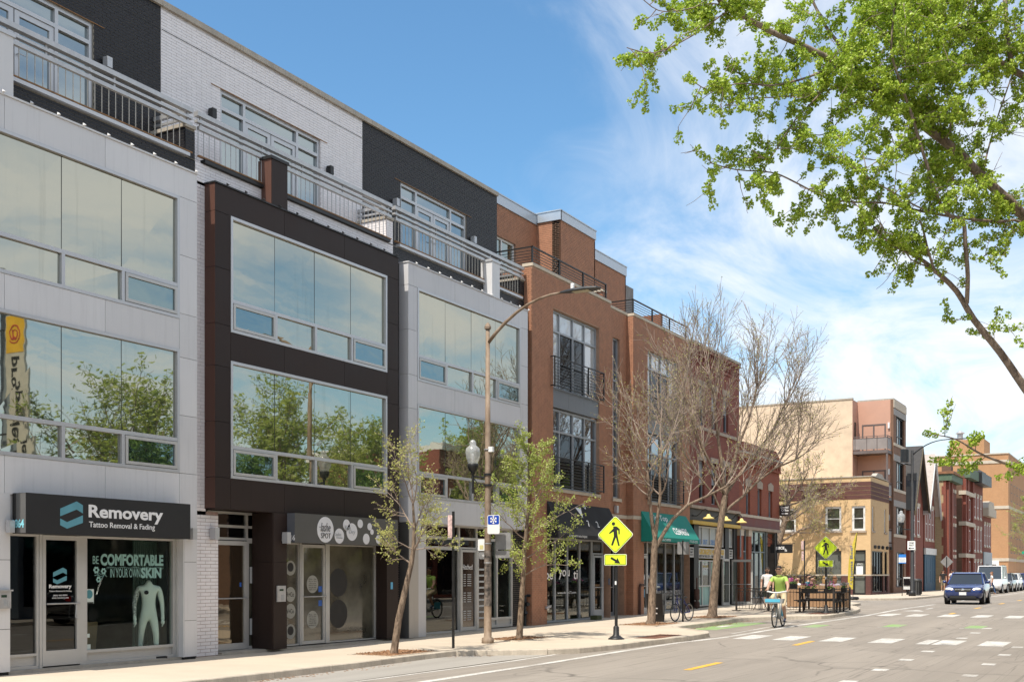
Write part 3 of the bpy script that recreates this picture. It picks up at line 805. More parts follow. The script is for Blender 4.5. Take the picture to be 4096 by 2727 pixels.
def penthouse(bld, Y0, Y1, V0, V1, brick, mort, L, H, ledge_mat, pier, pier_mats, keep):
    """set-back top storey with its balcony"""
    hole = [(V0, V1, 9.9, 12.06)]
    mb = MB(); holed(mb, XP-.3, XP-.008, Y0, Y1, 9.5, 13.1, hole); pw = mb.build('penthouse_wall', mort, bld)
    brickwork(pw, 'x', XP, Y0, Y1, 9.9, 13.1, brick, L, H, holes=hole, keep=keep[0])
    # long movement joint over the windows and window head
    box_part('movement_joint', pw, M_black, XP-.004, XP+.004, Y0+.02, Y1-.02, 12.642, 12.656)
    box_part('lintel_angle', pw, M_rust2, XP-.01, XP+.014, V0-.28, V1+.25, 12.058, 12.07)
    # coping stones
    n = 3; w = (Y1-Y0)/n
    for k in range(n): MB().box(XP-.34, XP+.06, Y0+k*w+.004, Y0+(k+1)*w-.004, 13.1, 13.22).build('coping_stone', M_cope, bld)
    # window wall with french doors
    a, b = V0+.77, V1-.80
    fr = win(bld, XP-.04, [V0, a, b, V1], [9.92, 11.68, 12.06], M_alu, lambda i, j: M_g3 if not (i == 1 and j == 0) else None, fw=.075, fd=.12, gback=.06)
    d0, d1 = a+.04, b-.04; dm = (d0+d1)/2
    for u, v, hs_ in ((d0, dm-.01, 1), (dm+.01, d1, -1)):
        dmb = MB(); s = .1; x0, x1 = XP-.13, XP-.06
        dmb.box(x0, x1, u, v, 9.92, 10.12); dmb.box(x0, x1, u, v, 11.64-s, 11.64); dmb.box(x0, x1, u, u+s, 10.12, 11.64-s); dmb.box(x0, x1, v-s, v, 10.12, 11.64-s)
        dr = dmb.build('balcony_door', M_alu, bld)
        MB().box(XP-.105, XP-.09, u+s, v-s, 10.12, 11.64-s).build('pane', M_g3, dr)
        yh = v-.05 if hs_ == 1 else u+.05
        MB().tube([(XP-.06, yh, 10.85), (XP-.0, yh, 10.85), (XP-.0, yh-hs_*.13, 10.85)], .011, 6).build('handle', M_steel, dr)
    for y in (V0-.33, V1+.25): wall_light(bld, XP, y, 11.39, ledge_mat if ledge_mat is M_black else M_alu)
    # balcony deck, parapet, end walls
    box_part('balcony_deck', bld, M_roof, XP, -.2, Y0, Y1, 9.78, 9.86)
    mb = MB(); mb.box(-.2, -.008, Y0, Y1, 9.3, 9.82); pp = mb.build('parapet', mort, bld)
    brickwork(pp, 'x', 0.0, Y0, Y1, 9.44, 9.83, brick, L, H, holes=[], keep=keep[1])
    p0, p1 = pier
    for u, v in ((Y0+.2, p0), (p1, Y1-.2)):
        if v > u: MB().box(-.06, .07, u, v, 9.83, 9.895).build('ledge', ledge_mat, bld)
    e0, e1 = Y1-.26, Y1-.004
    mb = MB(); mb.box(XP, -.008, e0+.008, e1, 9.8, 10.4); ew = mb.build('end_wall', mort, bld)
    brickwork(ew, '-y', e0, XP, 0.0, 9.86, 10.41, brick, L, H)
    brickwork(ew, 'x', 0.0, e0, e1, 9.83, 10.41, brick, L, H)
    MB().box(XP-.0, .03, e0-.025, e1+.0, 10.41, 10.48).build('coping_stone', M_cope, bld)
    # railing
    rl = MB()
    ra, rb = Y0+.02, Y1-.10
    rl.box(-.06, .06, ra, rb, 10.71, 10.80); rl.box(-.045, .045, ra, rb, 10.585, 10.635)
    rr = rl.build('railing', M_steel, bld)
    for u, v in ((ra+.06, p0), (p1, rb+.0)):
        if v <= u: continue
        MB().box(-.035, .035, u, v, 10.455, 10.525).build('baluster_rail', M_steel, rr)
        MB().box(-.03, .03, u, v, 9.925, 9.95).build('foot_rail', M_rust2, rr)
        n = int((v-u)/.152)
        me = bpy.data.meshes.new('baluster'); q = MB().tube([(0, 0, 9.95), (0, 0, 10.455)], .0095, 5); me.from_pydata(q.v, [], q.f); me.materials.append(M_rust if ledge_mat is not M_black else M_steel)
        for k in range(n+1):
            if u+k*(v-u)/n > e0: continue
            o = bpy.data.objects.new('baluster', me); COL.objects.link(o); o.parent = rr; o.location = (0, u+k*(v-u)/n, 0)
    for y in (ra+.12, ra+1.9, ra+3.2, rb-1.9, rb-.1):
        MB().box(-.012, .012, y-.02, y+.02, 10.525, 10.71).build('rail_bracket', M_steel, rr)
    # side returns of the rail over the end wall
    MB().box(XP, -.06, e0+.06, e0+.14, 10.71, 10.79).build('return_rail', M_steel, rr)
    MB().box(XP, -.05, e0+.07, e0+.12, 10.585, 10.63).build('return_rail', M_steel, rr)
    # panel-clad pier growing out of the bay
    if p1 > p0:
        f, s_ = pier_mats
        MB().box(0.0, XB-.002, p0+.03, p1-.03, ZB1-.05, 10.42).build('pier', f, bld)
        MB().box(XB-.03, XB+.002, p0+.004, p1-.004, ZB1+.03, 10.42).build('pier_panel', f, bld)
        MB().box(-.02, XB-.004, p0, p0+.03, ZB1+.03, 10.42).build('pier_side_panel', s_, bld)
        MB().box(-.04, XB+.025, p0-.025, p1+.025, 10.42, 10.485).build('pier_cap', ledge_mat, bld)
        MB().box(-.1, .0, p0+.01, p1-.01, 9.86, 10.42).build('pier_back', f, bld)
def mass(bld, Y0, Y1, Z, x1=-1.25):
    mb = MB(); mb.box(-14, x1, Y0, Y1, 3.25, Z); mb.box(-14, -5.5, Y0, Y1, -.2, 3.25); mb.box(x1, -.02, Y0, Y1, 3.25, 9.78)
    return mb.build('building_mass', M_roof, bld)

# ---- first building: light grey bay, black brick above -------------------------------------------------
B1 = thing('row_building', 'light grey panelled row building with black brick top storey and tattoo removal shop', 'building', (0, 13.0, 0), world=True)
mass(B1, 9.74, 16.425, 13.05)
bay(B1, 10.0, 16.20, 10.44, 15.74, M_panW, M_panW, [11.95, 13.98], (0, 3), M_white, M_panW)
penthouse(B1, 9.74, 16.425, 11.44, 14.76, M_brickD, M_mortD, .19, .0603, M_alu, (11.66, 12.12), (M_panW, M_panW), (200, 100))
# ---- second building: brown bay, white brick -----------------------------------------------------------
B2 = thing('row_building', 'dark brown panelled row building with white brick top storey and lash salon', 'building', (0, 19.7, 0), world=True)
mass(B2, 16.425, 23.09, 13.05)
bay(B2, 16.68, 22.93, 17.12, 22.45, M_panB, M_panBl, [18.74, 20.80], (0, 3), M_black, M_black)
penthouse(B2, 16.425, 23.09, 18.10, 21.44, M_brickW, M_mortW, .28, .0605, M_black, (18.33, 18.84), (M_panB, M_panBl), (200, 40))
# ---- third building: mid grey bay, black brick ---------------------------------------------------------
B3 = thing('row_building', 'mid grey panelled row building with black brick top storey beside the streetlight', 'building', (0, 26.4, 0), world=True)
mass(B3, 23.09, 29.79, 13.05)
bay(B3, 23.35, 29.50, 23.75, 29.05, M_panG, M_panG, [25.50, 27.27], (0, 3), M_white, M_panG)
penthouse(B3, 23.09, 29.79, 24.76, 28.05, M_brickD, M_mortD, .19, .0603, M_alu, (27.43, 27.86), (M_panW, M_panW), (200, 100))

# brick strips between the bays, from pavement to parapet
def strip(bld, y0, y1, z0, z1, brick, mort, L, H, keep=0):
    s = MB().box(-.3, -.008, y0, y1, z0-.2, z1).build('party_pier', mort, bld)
    brickwork(s, 'x', 0.0, y0, y1, z0, z1, brick, L, H, keep=keep)
strip(B2, 16.425, 16.72, 2.9, 9.44, M_brickW, M_mortW, .28, .0705)
strip(B2, 16.425, 17.06, .01, 2.9, M_brickW, pm('mortar_pinkish', (.36, .26, .235), .95, var=.2, vscale=9), .28, .0705, keep=60)
strip(B3, 23.09, 23.40, .03, 9.44, M_brickD, M_mortD, .19, .0603)
strip(B3, 29.06, 29.79, .08, 2.95, M_brickD, M_mortD, .19, .0603)
strip(B3, 29.46, 29.79, 2.95, 9.44, M_brickD, M_mortD, .19, .0603)
MB().box(-.02, .02, 16.19, 16.44, 0, 9.44).build('party_joint', M_seam, B1)

# ------------------------------------------------------------------ ground-floor shops
M_sign = pm('sign_black', (.012, .012, .013), .55, var=.06)
M_signG = pm('sign_grey', (.085, .083, .078), .5, var=.05)
M_teal = pm('print_teal', (.10, .30, .37), .6)
M_mint = pm('print_mint', (.22, .40, .36), .6)
M_pw = pm('print_white', (.80, .80, .80), .6, var=.02)
M_pg = pm('print_grey', (.42, .44, .45), .6)
# first shop
XS = .10
room(B1, -5.2, XS-.06, 12.1, 16.1, .06, 2.9, pm('interior_shop_grey', (.16, .17, .16), .9, var=.3))
box_part('plinth', B1, M_cope, -.1, .2, 11.9, 16.1, -.05, .055)
for y0, y1 in ((11.2, 12.06), (15.87, 16.20)):
    for z0, z1 in ((.05, .75), (.75, 1.88), (1.88, ZB0)):
        MB().box(0, XB, y0+.004, y1-.004, z0+.004, z1-.004).build('pier_panel', M_panW, B1)
    MB().box(-.2, XB-.03, y0+.01, y1-.01, 0, ZB0).build('pier_core', M_seam, B1)
box_part('side_panel', B1, M_panW, 0.1, XB-.002, 15.845, 15.87, .05, ZB0)
MB().box(XS-.06, XB-.04, 12.06, 15.87, 2.32, ZB0-.014).build('fascia', M_panW, B1)
def kick(b, y0, y1, z0, z1, X): return MB().box(X-.03, X+.02, y0, y1, z0, z1).build('kick_plate', M_aluw, b)
win(B1, XS, [12.08, 12.745], [.055, .29, 2.33], M_aluw, lambda i, j: M_smoke if j else M_aluw, fw=.05, iw=.04)
dmb = MB(); u, v = 12.80, 13.57
for a in ((u, v, .08, .34), (u, v, 2.23, 2.31), (u, u+.06, .34, 2.23), (v-.075, v, .34, 2.23)): dmb.box(XS-.06, XS+.03, *a)
d1 = dmb.build('shop_door', M_aluw, B1)
MB().box(XS-.02, XS-.008, u+.05, v-.06, .33, 2.24).build('pane', M_smoke, d1)
MB().tube([(XS+.07, u+.05, 1.14), (XS+.07, v-.04, 1.14)], .014, 6).build('push_bar', M_steel, d1)
MB().tube([(XS+.03, v-.12, 1.12), (XS+.075, v-.12, 1.12), (XS+.075, v-.14, .9), (XS+.075, v-.09, .87), (XS+.03, v-.06, .87)], .012, 6).build('handle', M_steel, d1)
MB().box(XS-.06, XS+.02, 12.745, 12.80, .055, 2.33).build('door_jamb', M_aluw, B1); MB().box(XS-.06, XS+.02, 13.57, 13.69, .055, 2.33).build('door_jamb', M_aluw, B1)
w1 = win(B1, XS, [13.69, 15.80], [.055, .28, 2.33], M_aluw, lambda i, j: M_clear if j else M_aluw, fw=.05, iw=.05)
MB().box(XS-.05, XS+.05, 15.80, 15.845, .055, 2.33).build('door_jamb', M_aluw, B1)
# shop sign box
sb = MB().box(XB+.002, .62, 12.10, 15.69, 2.31, 2.97).build('sign_box', M_sign, B1)
k = .9834
def sg(x, y):   # corner points of the printed mark, metres on the sign face
    return (12.97*k+x*.46, 2.42+y*.46)
for pts in ([(0, .70), (.72, 1.0), (1, .87), (1, .57), (.72, .70), (0, .40+.02)], [(0, .34), (.30, .20+.02), (1, .50), (1, .22), (.30, -.02), (0, .10)]):
    MB().prism([sg(*p) for p in pts], 'x', .6205, .624).build('sign_emblem', M_teal, sb)
lettering(sb, 'Removery', 13.56*k, 2.555, 1.70*k, .285, .6205, M_pw, bold=.028)
lettering(sb, 'Tattoo Removal & Fading', 13.57*k, 2.425, 1.49*k, .125, .6205, M_pw, bold=.004)
box_part('sign_end', sb, pm('sign_end_grey', (.10, .10, .10), .5), .38, .615, 12.094, 12.10, 2.315, 2.965)
lettering(sb, '1864', .30, 2.40, .28, .14, 12.092, pm('print_cyan', (.25, .62, .72), .6), face='-y', bold=.03)
wall_light(B1, XB, 12.0, 2.42, M_alu, .2, .1, .1); wall_light(B1, XB, 15.98, 2.42, M_alu, .22, .11, .14)
ic = MB().box(XB, XB+.06, 11.82, 12.03, 1.09, 1.37).build('intercom', M_steel, B1)
MB().box(XB-.01, XB+.09, 11.80, 12.05, 1.37, 1.395).build('hood', M_steel, ic)
MB().box(XB+.06, XB+.064, 11.85, 11.95, 1.27, 1.31).build('screen', pm('lcd_green', (.03, .06, .04), .2), ic)
for i in range(3):
    for j in range(4): MB().box(XB+.06, XB+.068, 11.90+.03*i, 11.92+.03*i, 1.13+.025*j, 1.147+.025*j).build('key', M_pg, ic)
# door print
xd = XS-.006
for pts in ([(0, .70), (.72, 1.0), (1, .87), (1, .57), (.72, .70), (0, .42)], [(0, .34), (.30, .22), (1, .50), (1, .22), (.30, -.02), (0, .10)]):
    MB().prism([(13.03+p[0]*.28, 1.48+p[1]*.28) for p in pts], 'x', xd, xd+.002).build('door_emblem', M_teal, d1)
lettering(d1, 'Removery', 12.95, 1.385, .46, .085, xd, M_pw, bold=.025, thick=.002)
lettering(d1, 'Tattoo Removal & Fading', 12.95, 1.335, .46, .035, xd, M_pw, thick=.002)
lettering(d1, '(866) 465-0090', 13.03, 1.26, .29, .035, xd, M_pw, thick=.002)
lettering(d1, 'www.removery.com', 13.01, 1.215, .34, .032, xd, M_pw, thick=.002)
# window print
xw = XS-.038
lettering(w1, 'BE', 13.89, 1.83, .13, .14, xw, M_mint, thick=.002)
lettering(w1, 'COMFORTABLE', 14.06, 1.80, 1.48, .215, xw, M_mint, bold=.045, thick=.002)
lettering(w1, 'IN YOUR OWN', 14.28, 1.585, .69, .16, xw, M_mint, thick=.002)
lettering(w1, 'SKIN', 14.99, 1.57, .50, .20, xw, M_mint, bold=.05, thick=.002)
fl = MB(); rnd = random.Random(3)
for k_ in range(30):      # scrollwork line
    y = 14.22+k_*.045; fl.torus((xw, y, 1.755+.008*math.sin(k_)), .018, .0035, 'x', 8, 4, arc=(0, math.pi*1.3))
fl.build('window_scroll', M_mint, w1)
fl = MB()
for c, r in (((13.97, 1.72), .055), ((14.13, 1.70), .05), ((14.02, 1.55), .045)):
    for a in range(6): fl.ball((xw, c[0]+r*.8*math.cos(a*1.047), c[1]+r*.8*math.sin(a*1.047)), (.001, r*.45, r*.45), 8, 4)
fl.tube([(xw, 13.93, 1.62), (xw, 14.0, 1.64), (xw, 14.07, 1.60), (xw, 14.16, 1.64), (xw, 14.2, 1.60)], .006, 4)
fl.tube([(xw, 14.07, 1.55), (xw, 14.0, 1.62), (xw, 14.03, 1.67), (xw, 14.07, 1.64), (xw, 14.11, 1.67), (xw, 14.14, 1.62), (xw, 14.07, 1.55)], .005, 4)
fl.build('window_flowers', M_mint, w1)
pst = MB().box(XS-.06, XS-.056, 13.71, 13.93, 1.12, 1.38).build('window_poster', M_pw, w1)
MB().ball((XS-.055, 13.83, 1.29), (.002, .075, .08), 12, 6).build('poster_disc', M_teal, pst)
MB().box(XS-.0555, XS-.054, 13.72, 13.92, 1.12, 1.15).build('poster_foot', M_sign, pst)
MB().box(XS-.06, XS-.056, 13.76, 13.84, .52, .59).build('window_sticker', M_pw, w1); MB().box(XS-.06, XS-.056, 13.75, 13.86, .30, .40).build('window_sticker', M_pw, w1)
# inside: teal drapes, a card panel and a pot plant beside the dummy
mb = MB()
for i in range(14): mb.tube([(-.75, 15.55+.05*i, .1), (-.75, 15.55+.05*i, 2.3)], .03, 6)
mb.build('drape', pm('drape_teal', (.16, .22, .20), .9), B1)
mb = MB(); mb.obox((-.7, 14.45, .45), (.02, .35, .62), (0, .1, .12)); mb.build('card_panel', pm('card_tan', (.22, .15, .09), .9), B1)

# second shop and lobby door
XD = -.30
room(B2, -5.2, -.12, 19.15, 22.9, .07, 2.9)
MB().box(-.3, XB-.002, 18.37, 18.81, .05, ZB0-.014).build('pier', M_panB, B2)
for z0, z1 in ((.05, 1.9), (1.9, ZB0-.014)):
    MB().box(XB-.004, XB+.012, 18.375, 18.805, z0+.004, z1-.004).build('panel', M_panB, B2); MB().box(-.1, XB, 18.352, 18.37, z0+.004, z1-.004).build('side_panel', M_panB, B2)
MB().box(-.15, XB-.002, 22.45, 22.93, .08, ZB0-.014).build('pier', M_panB, B2)
box_part('plinth', B2, M_cope, -.7, .12, 17.06, 22.95, -.05, .05)
box_part('lobby_floor', B2, M_cope, -.6, .1, 17.06, 18.36, .04, .06)
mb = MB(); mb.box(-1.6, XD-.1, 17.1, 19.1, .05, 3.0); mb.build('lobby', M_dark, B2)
win(B2, XD, [17.06, 18.22, 18.62], [2.36, 2.645, 2.95], M_aluw, M_smoke, fw=.05, iw=.055, name='transom')
win(B2, XD, [18.22, 18.62], [.06, 2.36], M_aluw, M_film, fw=.055, name='sidelight')
dmb = MB(); u, v = 17.08, 18.19
for a in ((u, v, .07, .20), (u, v, 2.25, 2.34), (u, u+.07, .2, 2.25), (v-.09, v, .2, 2.25)): dmb.box(XD-.05, XD+.035, *a)
d2 = dmb.build('lobby_door', M_aluw, B2)
MB().box(XD-.01, XD+.002, u+.06, v-.08, .19, 2.26).build('pane', mirror_glass('glass_lobby', (.62, .56, .46), .30, (.03, .02, .012), wave=.025, wscale=1.5, dirt=.3), d2)
MB().tube([(XD+.08, u+.04, 1.14), (XD+.08, v-.03, 1.14)], .014, 6).build('push_bar', M_steel, d2)
MB().box(XD+.002, XD+.006, v-.2, v-.15, 1.38, 1.47).build('door_sticker', pm('print_blue', (.03, .12, .45), .5), d2)
sl = MB()
for z in (.35, 1.45): sl.box(XD-.002, XD+.0, 18.30, 18.54, z, z+.35)
sl.build('sidelight_print', M_pg, B2)
wall_light(B2, 0.0, 16.86, 2.46, M_alu, .24, .12, .14); wall_light(B2, XB+.012, 18.68, 2.42, M_alu, .24, .12, .14)
ic = MB().box(XB+.012, XB+.04, 18.47, 18.74, 1.06, 1.40).build('intercom', M_steel, B2)
MB().box(XB+.04, XB+.044, 18.54, 18.66, 1.29, 1.33).build('screen', MATS['lcd_green'], ic)
for i in range(3):
    for j in range(4): MB().box(XB+.04, XB+.047, 18.60+.035*i, 18.62+.035*i, 1.10+.03*j, 1.118+.03*j).build('key', M_pg, ic)
XS2 = -.05
win(B2, XS2, [18.81, 19.61], [.07, 2.33], M_aluw, M_film, fw=.03, name='shop_window')
dmb = MB(); u, v = 19.66, 20.46
for a in ((u, v, .08, .15), (u, v, 2.24, 2.31), (u, u+.05, .15, 2.24), (v-.06, v, .15, 2.24)): dmb.box(XS2-.05, XS2+.04, *a)
d3 = dmb.build('shop_door', M_aluw, B2)
MB().box(XS2-.012, XS2, u+.04, v-.05, .14, 2.25).build('pane', M_film, d3)
MB().tube([(XS2+.08, u+.03, 1.14), (XS2+.08, v+.02, 1.14)], .014, 6).build('push_bar', M_steel, d3)
MB().box(XS2-.05, XS2+.06, 20.46, 20.60, .07, 2.33).build('door_jamb', M_aluw, B2); MB().box(XS2-.05, XS2+.03, 19.61, 19.66, .07, 2.33).build('door_jamb', M_aluw, B2)
w2 = win(B2, XS2, [20.60, 22.45], [.07, 2.33], M_aluw, M_film, fw=.03, name='shop_window')
sb = MB().box(XB+.002, .50, 18.82, 22.60, 2.32, 2.955).build('sign_box', M_signG, B2)
def disc(par, y, z, r, mat, X=.5005, t=.004, name='sign_disc'):
    mb = MB(); n = 28; mb.prism([(y+r*math.cos(2*math.pi*i/n), z+r*math.sin(2*math.pi*i/n)) for i in range(n)], 'x', X, X+t); return mb.build(name, mat, par)
M_dsc = pm('disc_white', (.70, .70, .72), .5, var=.02)
for y, z, r in ((19.84, 2.63, .285), (20.33, 2.505, .17), (20.59, 2.765, .125), (20.79, 2.61, .2), (21.1, 2.81, .1), (21.46, 2.755, .085), (21.33, 2.465, .125), (21.55, 2.635, .065), (21.81, 2.465, .105)): disc(sb, y, z, r, M_dsc)
lettering(sb, 'the', 19.62, 2.67, .08, .03, .506, M_pg)
lettering(sb, 'lashe', 19.67, 2.59, .34, .19, .506, M_signG, shear=.35); lettering(sb, 'SPOT', 19.68, 2.44, .34, .115, .506, M_signG)
lettering(sb, 'lashe', 20.19, 2.50, .2, .08, .506, M_pg); lettering(sb, 'Extensions', 20.22, 2.45, .22, .035, .506, M_pg)
lettering(sb, 'Blow', 20.52, 2.66, .22, .09, .506, M_pg); lettering(sb, 'Dry', 20.68, 2.54, .22, .12, .506, M_pg)
box_part('sign_end', sb, pm('sign_end_blue_grey', (.11, .115, .13), .5), .29, .495, 18.814, 18.82, 2.325, 2.95)
lettering(sb, '1866', .27, 2.37, .24, .11, 18.812, M_pw, face='-y', bold=.005)
M_decal = pm('decal_grey', (.30, .30, .27), .5)
for z, s in ((1.78, ''), (1.20, 'R+Co'), (.83, 'V+Co'), (.38, '')):
    q = disc(B2, 19.36, z, .165, M_decal, XS2-.04, .003, 'window_decal')
    if s: lettering(q, s, 19.23, z-.05, .24, .1, XS2-.036, M_sign, thick=.002)
    else: disc(q, 19.36, z+.02, .1, M_sign, XS2-.0365, .002, 'decal_core')
for z in (1.42, .62): 
    q = disc(d3, 20.06, z, .2, M_decal, XS2+.001, .003, 'door_decal')
    for i, s in enumerate(('Mon - Sat', '9am to 7pm', 'Sun', '10am to 5pm', '773-697-3555', 'thelashespot.com')): lettering(q, s, 19.93+.02*(i == 2), z+.1-.048*i, .26-.04*(i == 2), .03, XS2+.0045, M_sign, thick=.0015)
for z in (1.30, .98): MB().box(XS2+.001, XS2+.004, 20.27, 20.39, z-.06, z+.07).build('door_sticker', MATS['print_blue'], d3)
disc(w2, 21.05, 1.45, .33, M_sign, XS2-.043, .002, 'window_decal'); disc(w2, 21.05, .72, .33, M_sign, XS2-.043, .002, 'window_decal')
MB().box(XB-.0, XB+.004, 22.60, 22.69, 1.28, 1.45).build('sticker', pm('sticker_blue', (.12, .40, .62), .5), B2)

# third shop
XS3 = 0.02
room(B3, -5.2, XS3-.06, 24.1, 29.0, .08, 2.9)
box_part('plinth', B3, M_cope, -.2, .22, 23.4, 29.1, -.05, .09)
for y0, y1 in ((23.36, 23.80),):
    for z0, z1 in ((.05, ZB0-.014),):
        MB().box(0, XB, y0+.03, y1-.004, z0, z1).build('pier_panel', pm('pier_beige_grey', (.42, .385, .345), .5, var=.05, vstretch=(6, 6, .3)), B3)
        MB().box(0, XB-.003, y0, y0+.028, z0, z1).build('side_panel', pm('pier_side_charcoal', (.075, .074, .073), .6), B3)
box_part('side_panel', B3, M_panG, 0.02, XB-.002, 23.80, 24.14, .05, ZB0-.014)
M_red = pm('window_film_brown', (.030, .017, .012), .12, var=.4, vscale=1.5, spec=.8, coat=.5)
win(B3, XS3, [24.14, 26.13, 26.24+.8, 27.66], [2.33, 2.61, 2.96], M_aluw, M_smoke, fw=.05, iw=.07, name='transom')
w3 = win(B3, XS3, [24.14, 26.13], [.09, 2.33], M_aluw, M_smoke, fw=.04, name='shop_window')
dmb = MB(); u, v = 26.19, 26.95
for a in ((u, v, .10, .20), (u, v, 2.25, 2.31), (u, u+.05, .2, 2.25), (v-.05, v, .2, 2.25)): dmb.box(XS3-.05, XS3+.04, *a)
d4 = dmb.build('shop_door', M_aluw, B3); MB().box(XS3-.012, XS3, u+.04, v-.04, .19, 2.26).build('pane', M_red, d4)
MB().box(XS3-.06, XS3+.04, 26.13, 26.19, .09, 2.33).build('door_jamb', M_aluw, B3); MB().box(XS3-.06, XS3+.05, 26.95, 27.07, .09, 2.33).build('door_jamb', M_aluw, B3)
w3b = win(B3, XS3, [27.07, 27.66], [.09, 2.33], M_aluw, M_red, fw=.04, name='sidelight')
lettering(d4, 'Hitched', 26.26, 1.77, .54, .14, XS3+.001, M_pw, thick=.002)
for g0, n in ((1.62, 6), (1.12, 5), (.62, 5)):
    for i in range(n):
        for a, w in ((26.34, .12), (26.54, .20)): MB().box(XS3+.001, XS3+.003, a, a+w, g0-.06*i, g0-.06*i+.02).build('door_print', M_pg, d4)
for i in range(9): MB().box(XS3-.04, XS3-.037, 27.13, 27.6, 1.75-.17*i, 1.80-.17*i).build('window_print', M_pg, w3b)
win(B3, XS3, [27.66, 28.16, 29.05], [.12, .37, 2.61, 2.96], M_aluw, lambda i, j: M_clear if j == 1 else (M_aluw if j == 0 else M_smoke), fw=.07, iw=.07, name='lobby_window')
MB().box(-.4, -.38, 24.3, 26.0, .3, 2.2).build('display_curtain', pm('curtain_brown', (.05, .035, .03), .9, var=.4, vscale=3, vstretch=(1, 4, .3)), B3)
# ------------------------------------------------------------------ orange brick pair with juliet balconies
XF = .25
M_brickO2 = brickmat('brickwork_orange', (.30, .118, .062), (.25, .10, .055), (.34, .20, .135))
M_slate = pm('spandrel_slate', (.155, .17, .19), .4, var=.05, streak=.15)
M_frame = pm('window_frame_grey', (.33, .35, .375), .45, metal=.2, var=.05)
M_gres = mirror_glass('glass_flat', (.80, .86, .90), .34, (.03, .035, .04), wave=.05, wscale=2.2, dirt=.1)
M_gdk = mirror_glass('glass_dark_door', (.35, .38, .40), .16, (.012, .012, .014), wave=.03, dirt=.05)
M_gpale = mirror_glass('glass_blind_and_reflection', (.85, .88, .9), .22, (.50, .52, .53), wave=.05, wscale=2.2, dirt=.1)  # pale body: real blinds, plus whitish reflections painted into some panes
M_blind = pm('window_blind', (.55, .56, .56), .8, var=.05)
def juliet(bld, y0, y1, z0, z1, X0):
    X1 = X0+.17
    mb = MB(); mb.box(X1-.03, X1, y0, y1, z1-.03, z1); mb.box(X1-.03, X1, y0, y1, z0, z0+.03)
    mb.box(X0, X1-.03, y0, y0+.03, z1-.03, z1); mb.box(X0, X1-.03, y1-.03, y1, z1-.03, z1); mb.box(X0, X1-.03, y0, y0+.03, z0, z0+.03); mb.box(X0, X1-.03, y1-.03, y1, z0, z0+.03)
    for y in (y0, y0+(y1-y0)*.66, y1-.04): mb.box(X1-.035, X1+.005, y, y+.04, z0-.03, z1)
    j = mb.build('juliet_balcony', M_black, bld)
    n = 9
    for k in range(1, n):
        z = z0+.03+(z1-z0-.06)*k/n; MB().box(X1-.022, X1-.006, y0+.04, y1-.04, z-.007, z+.007).build('rail', M_black, j)
def brick_half(bld, Y0, Y1, wy0, wy1, ztop, keep, blinds):
    holes = [(wy0, wy1, 6.8, 9.86), (wy0, wy1, 4.3, 6.8), (Y0+.95, Y1-.02, 0, 2.8)]
    mb = MB(); holed(mb, XF-.3, XF-.006, Y0, Y1, -.1, ztop, holes); w = mb.build('front_wall', M_mortO, bld)
    brickwork(w, 'x', XF, Y0, Y1, .05, ztop-.005, M_brickO, .195, .0615, .008, holes=holes, keep=keep, proud=.006)
    cols = [wy0, wy0+.66, (wy0+wy1)/2, wy1-.66-.22, wy1]
    cols = [wy0]+[wy0+(wy1-wy0)*t for t in (.195, .48, .735)]+[wy1]
    X = XF-.12
    def gm(lower):
        def g(i, j):
            if j == 0 and i in (1, 2): return M_gdk
            return M_gpale if lower == 0 else M_gres  # upper panes: blinds over the cleaners, painted whitish reflections over the black awning
        return g
    win(bld, X, cols, [7.40, 9.22, 9.86], M_frame, gm(0), fw=.07, iw=.06, gback=.05)
    win(bld, X, cols, [4.3, 6.10, 6.80], M_frame, gm(1), fw=.07, iw=.06, gback=.05)
    n = 3
    for k in range(n):
        a = wy0+(wy1-wy0)*k/n; b = wy0+(wy1-wy0)*(k+1)/n
        MB().box(XF-.16, XF-.03, a+.003, b-.003, 6.83, 7.40).build('spandrel_panel', M_slate, bld)
    MB().box(XF-.16, XF-.01, wy0, wy1, 7.38, 7.42).build('sill', M_slate, bld)
    MB().box(XF-.16, XF+.04, wy0-.03, wy1+.05, 4.20, 4.30).build('sill', M_lime, bld)
    juliet(bld, wy0-.18, wy1+.08, 7.44, 8.36, XF-.02); juliet(bld, wy0-.18, wy1+.08, 4.38, 5.27, XF-.02)
    # coping and roof-deck railing
    n = 4
    for k in range(n):
        a = Y0-.02+(Y1-Y0+.02)*k/n; b = Y0-.02+(Y1-Y0+.02)*(k+1)/n
        MB().box(XF-.34, XF+.03, a+.003, b-.003, ztop, ztop+.09).build('coping_stone', M_lime, bld)
    X1 = XF-.06; z0, z1 = ztop+.14, ztop+.62
    mb = MB(); mb.box(X1-.03, X1+.03, Y0+.08, Y1-.25, z1-.035, z1); mb.box(-1.2, X1-.03, Y0+.08, Y0+.13, z1-.035, z1)
    for y in (Y0+.1, Y0+1.85, Y0+3.55, Y1-.28): mb.box(X1-.025, X1+.025, y-.02, y+.025, ztop+.08, z1)
    mb.box(-1.2, -1.16, Y0+.08, Y0+.13, ztop, z1)
    r = mb.build('deck_railing', M_black, bld)
    for k in range(5):
        z = z0+(z1-z0-.05)*k/5; MB().box(X1-.01, X1+.01, Y0+.12, Y1-.28, z, z+.016).build('rail', M_black, r); MB().box(-1.2, X1, Y0+.095, Y0+.115, z, z+.016).build('rail', M_black, r)
def fab(name, col): return pm(name, col, .85, var=.05, vscale=1.2, bump=.08, bscale=220)
M_awB = fab('awning_black', (.014, .014, .016)); M_awG = fab('awning_green', (.010, .23, .185))
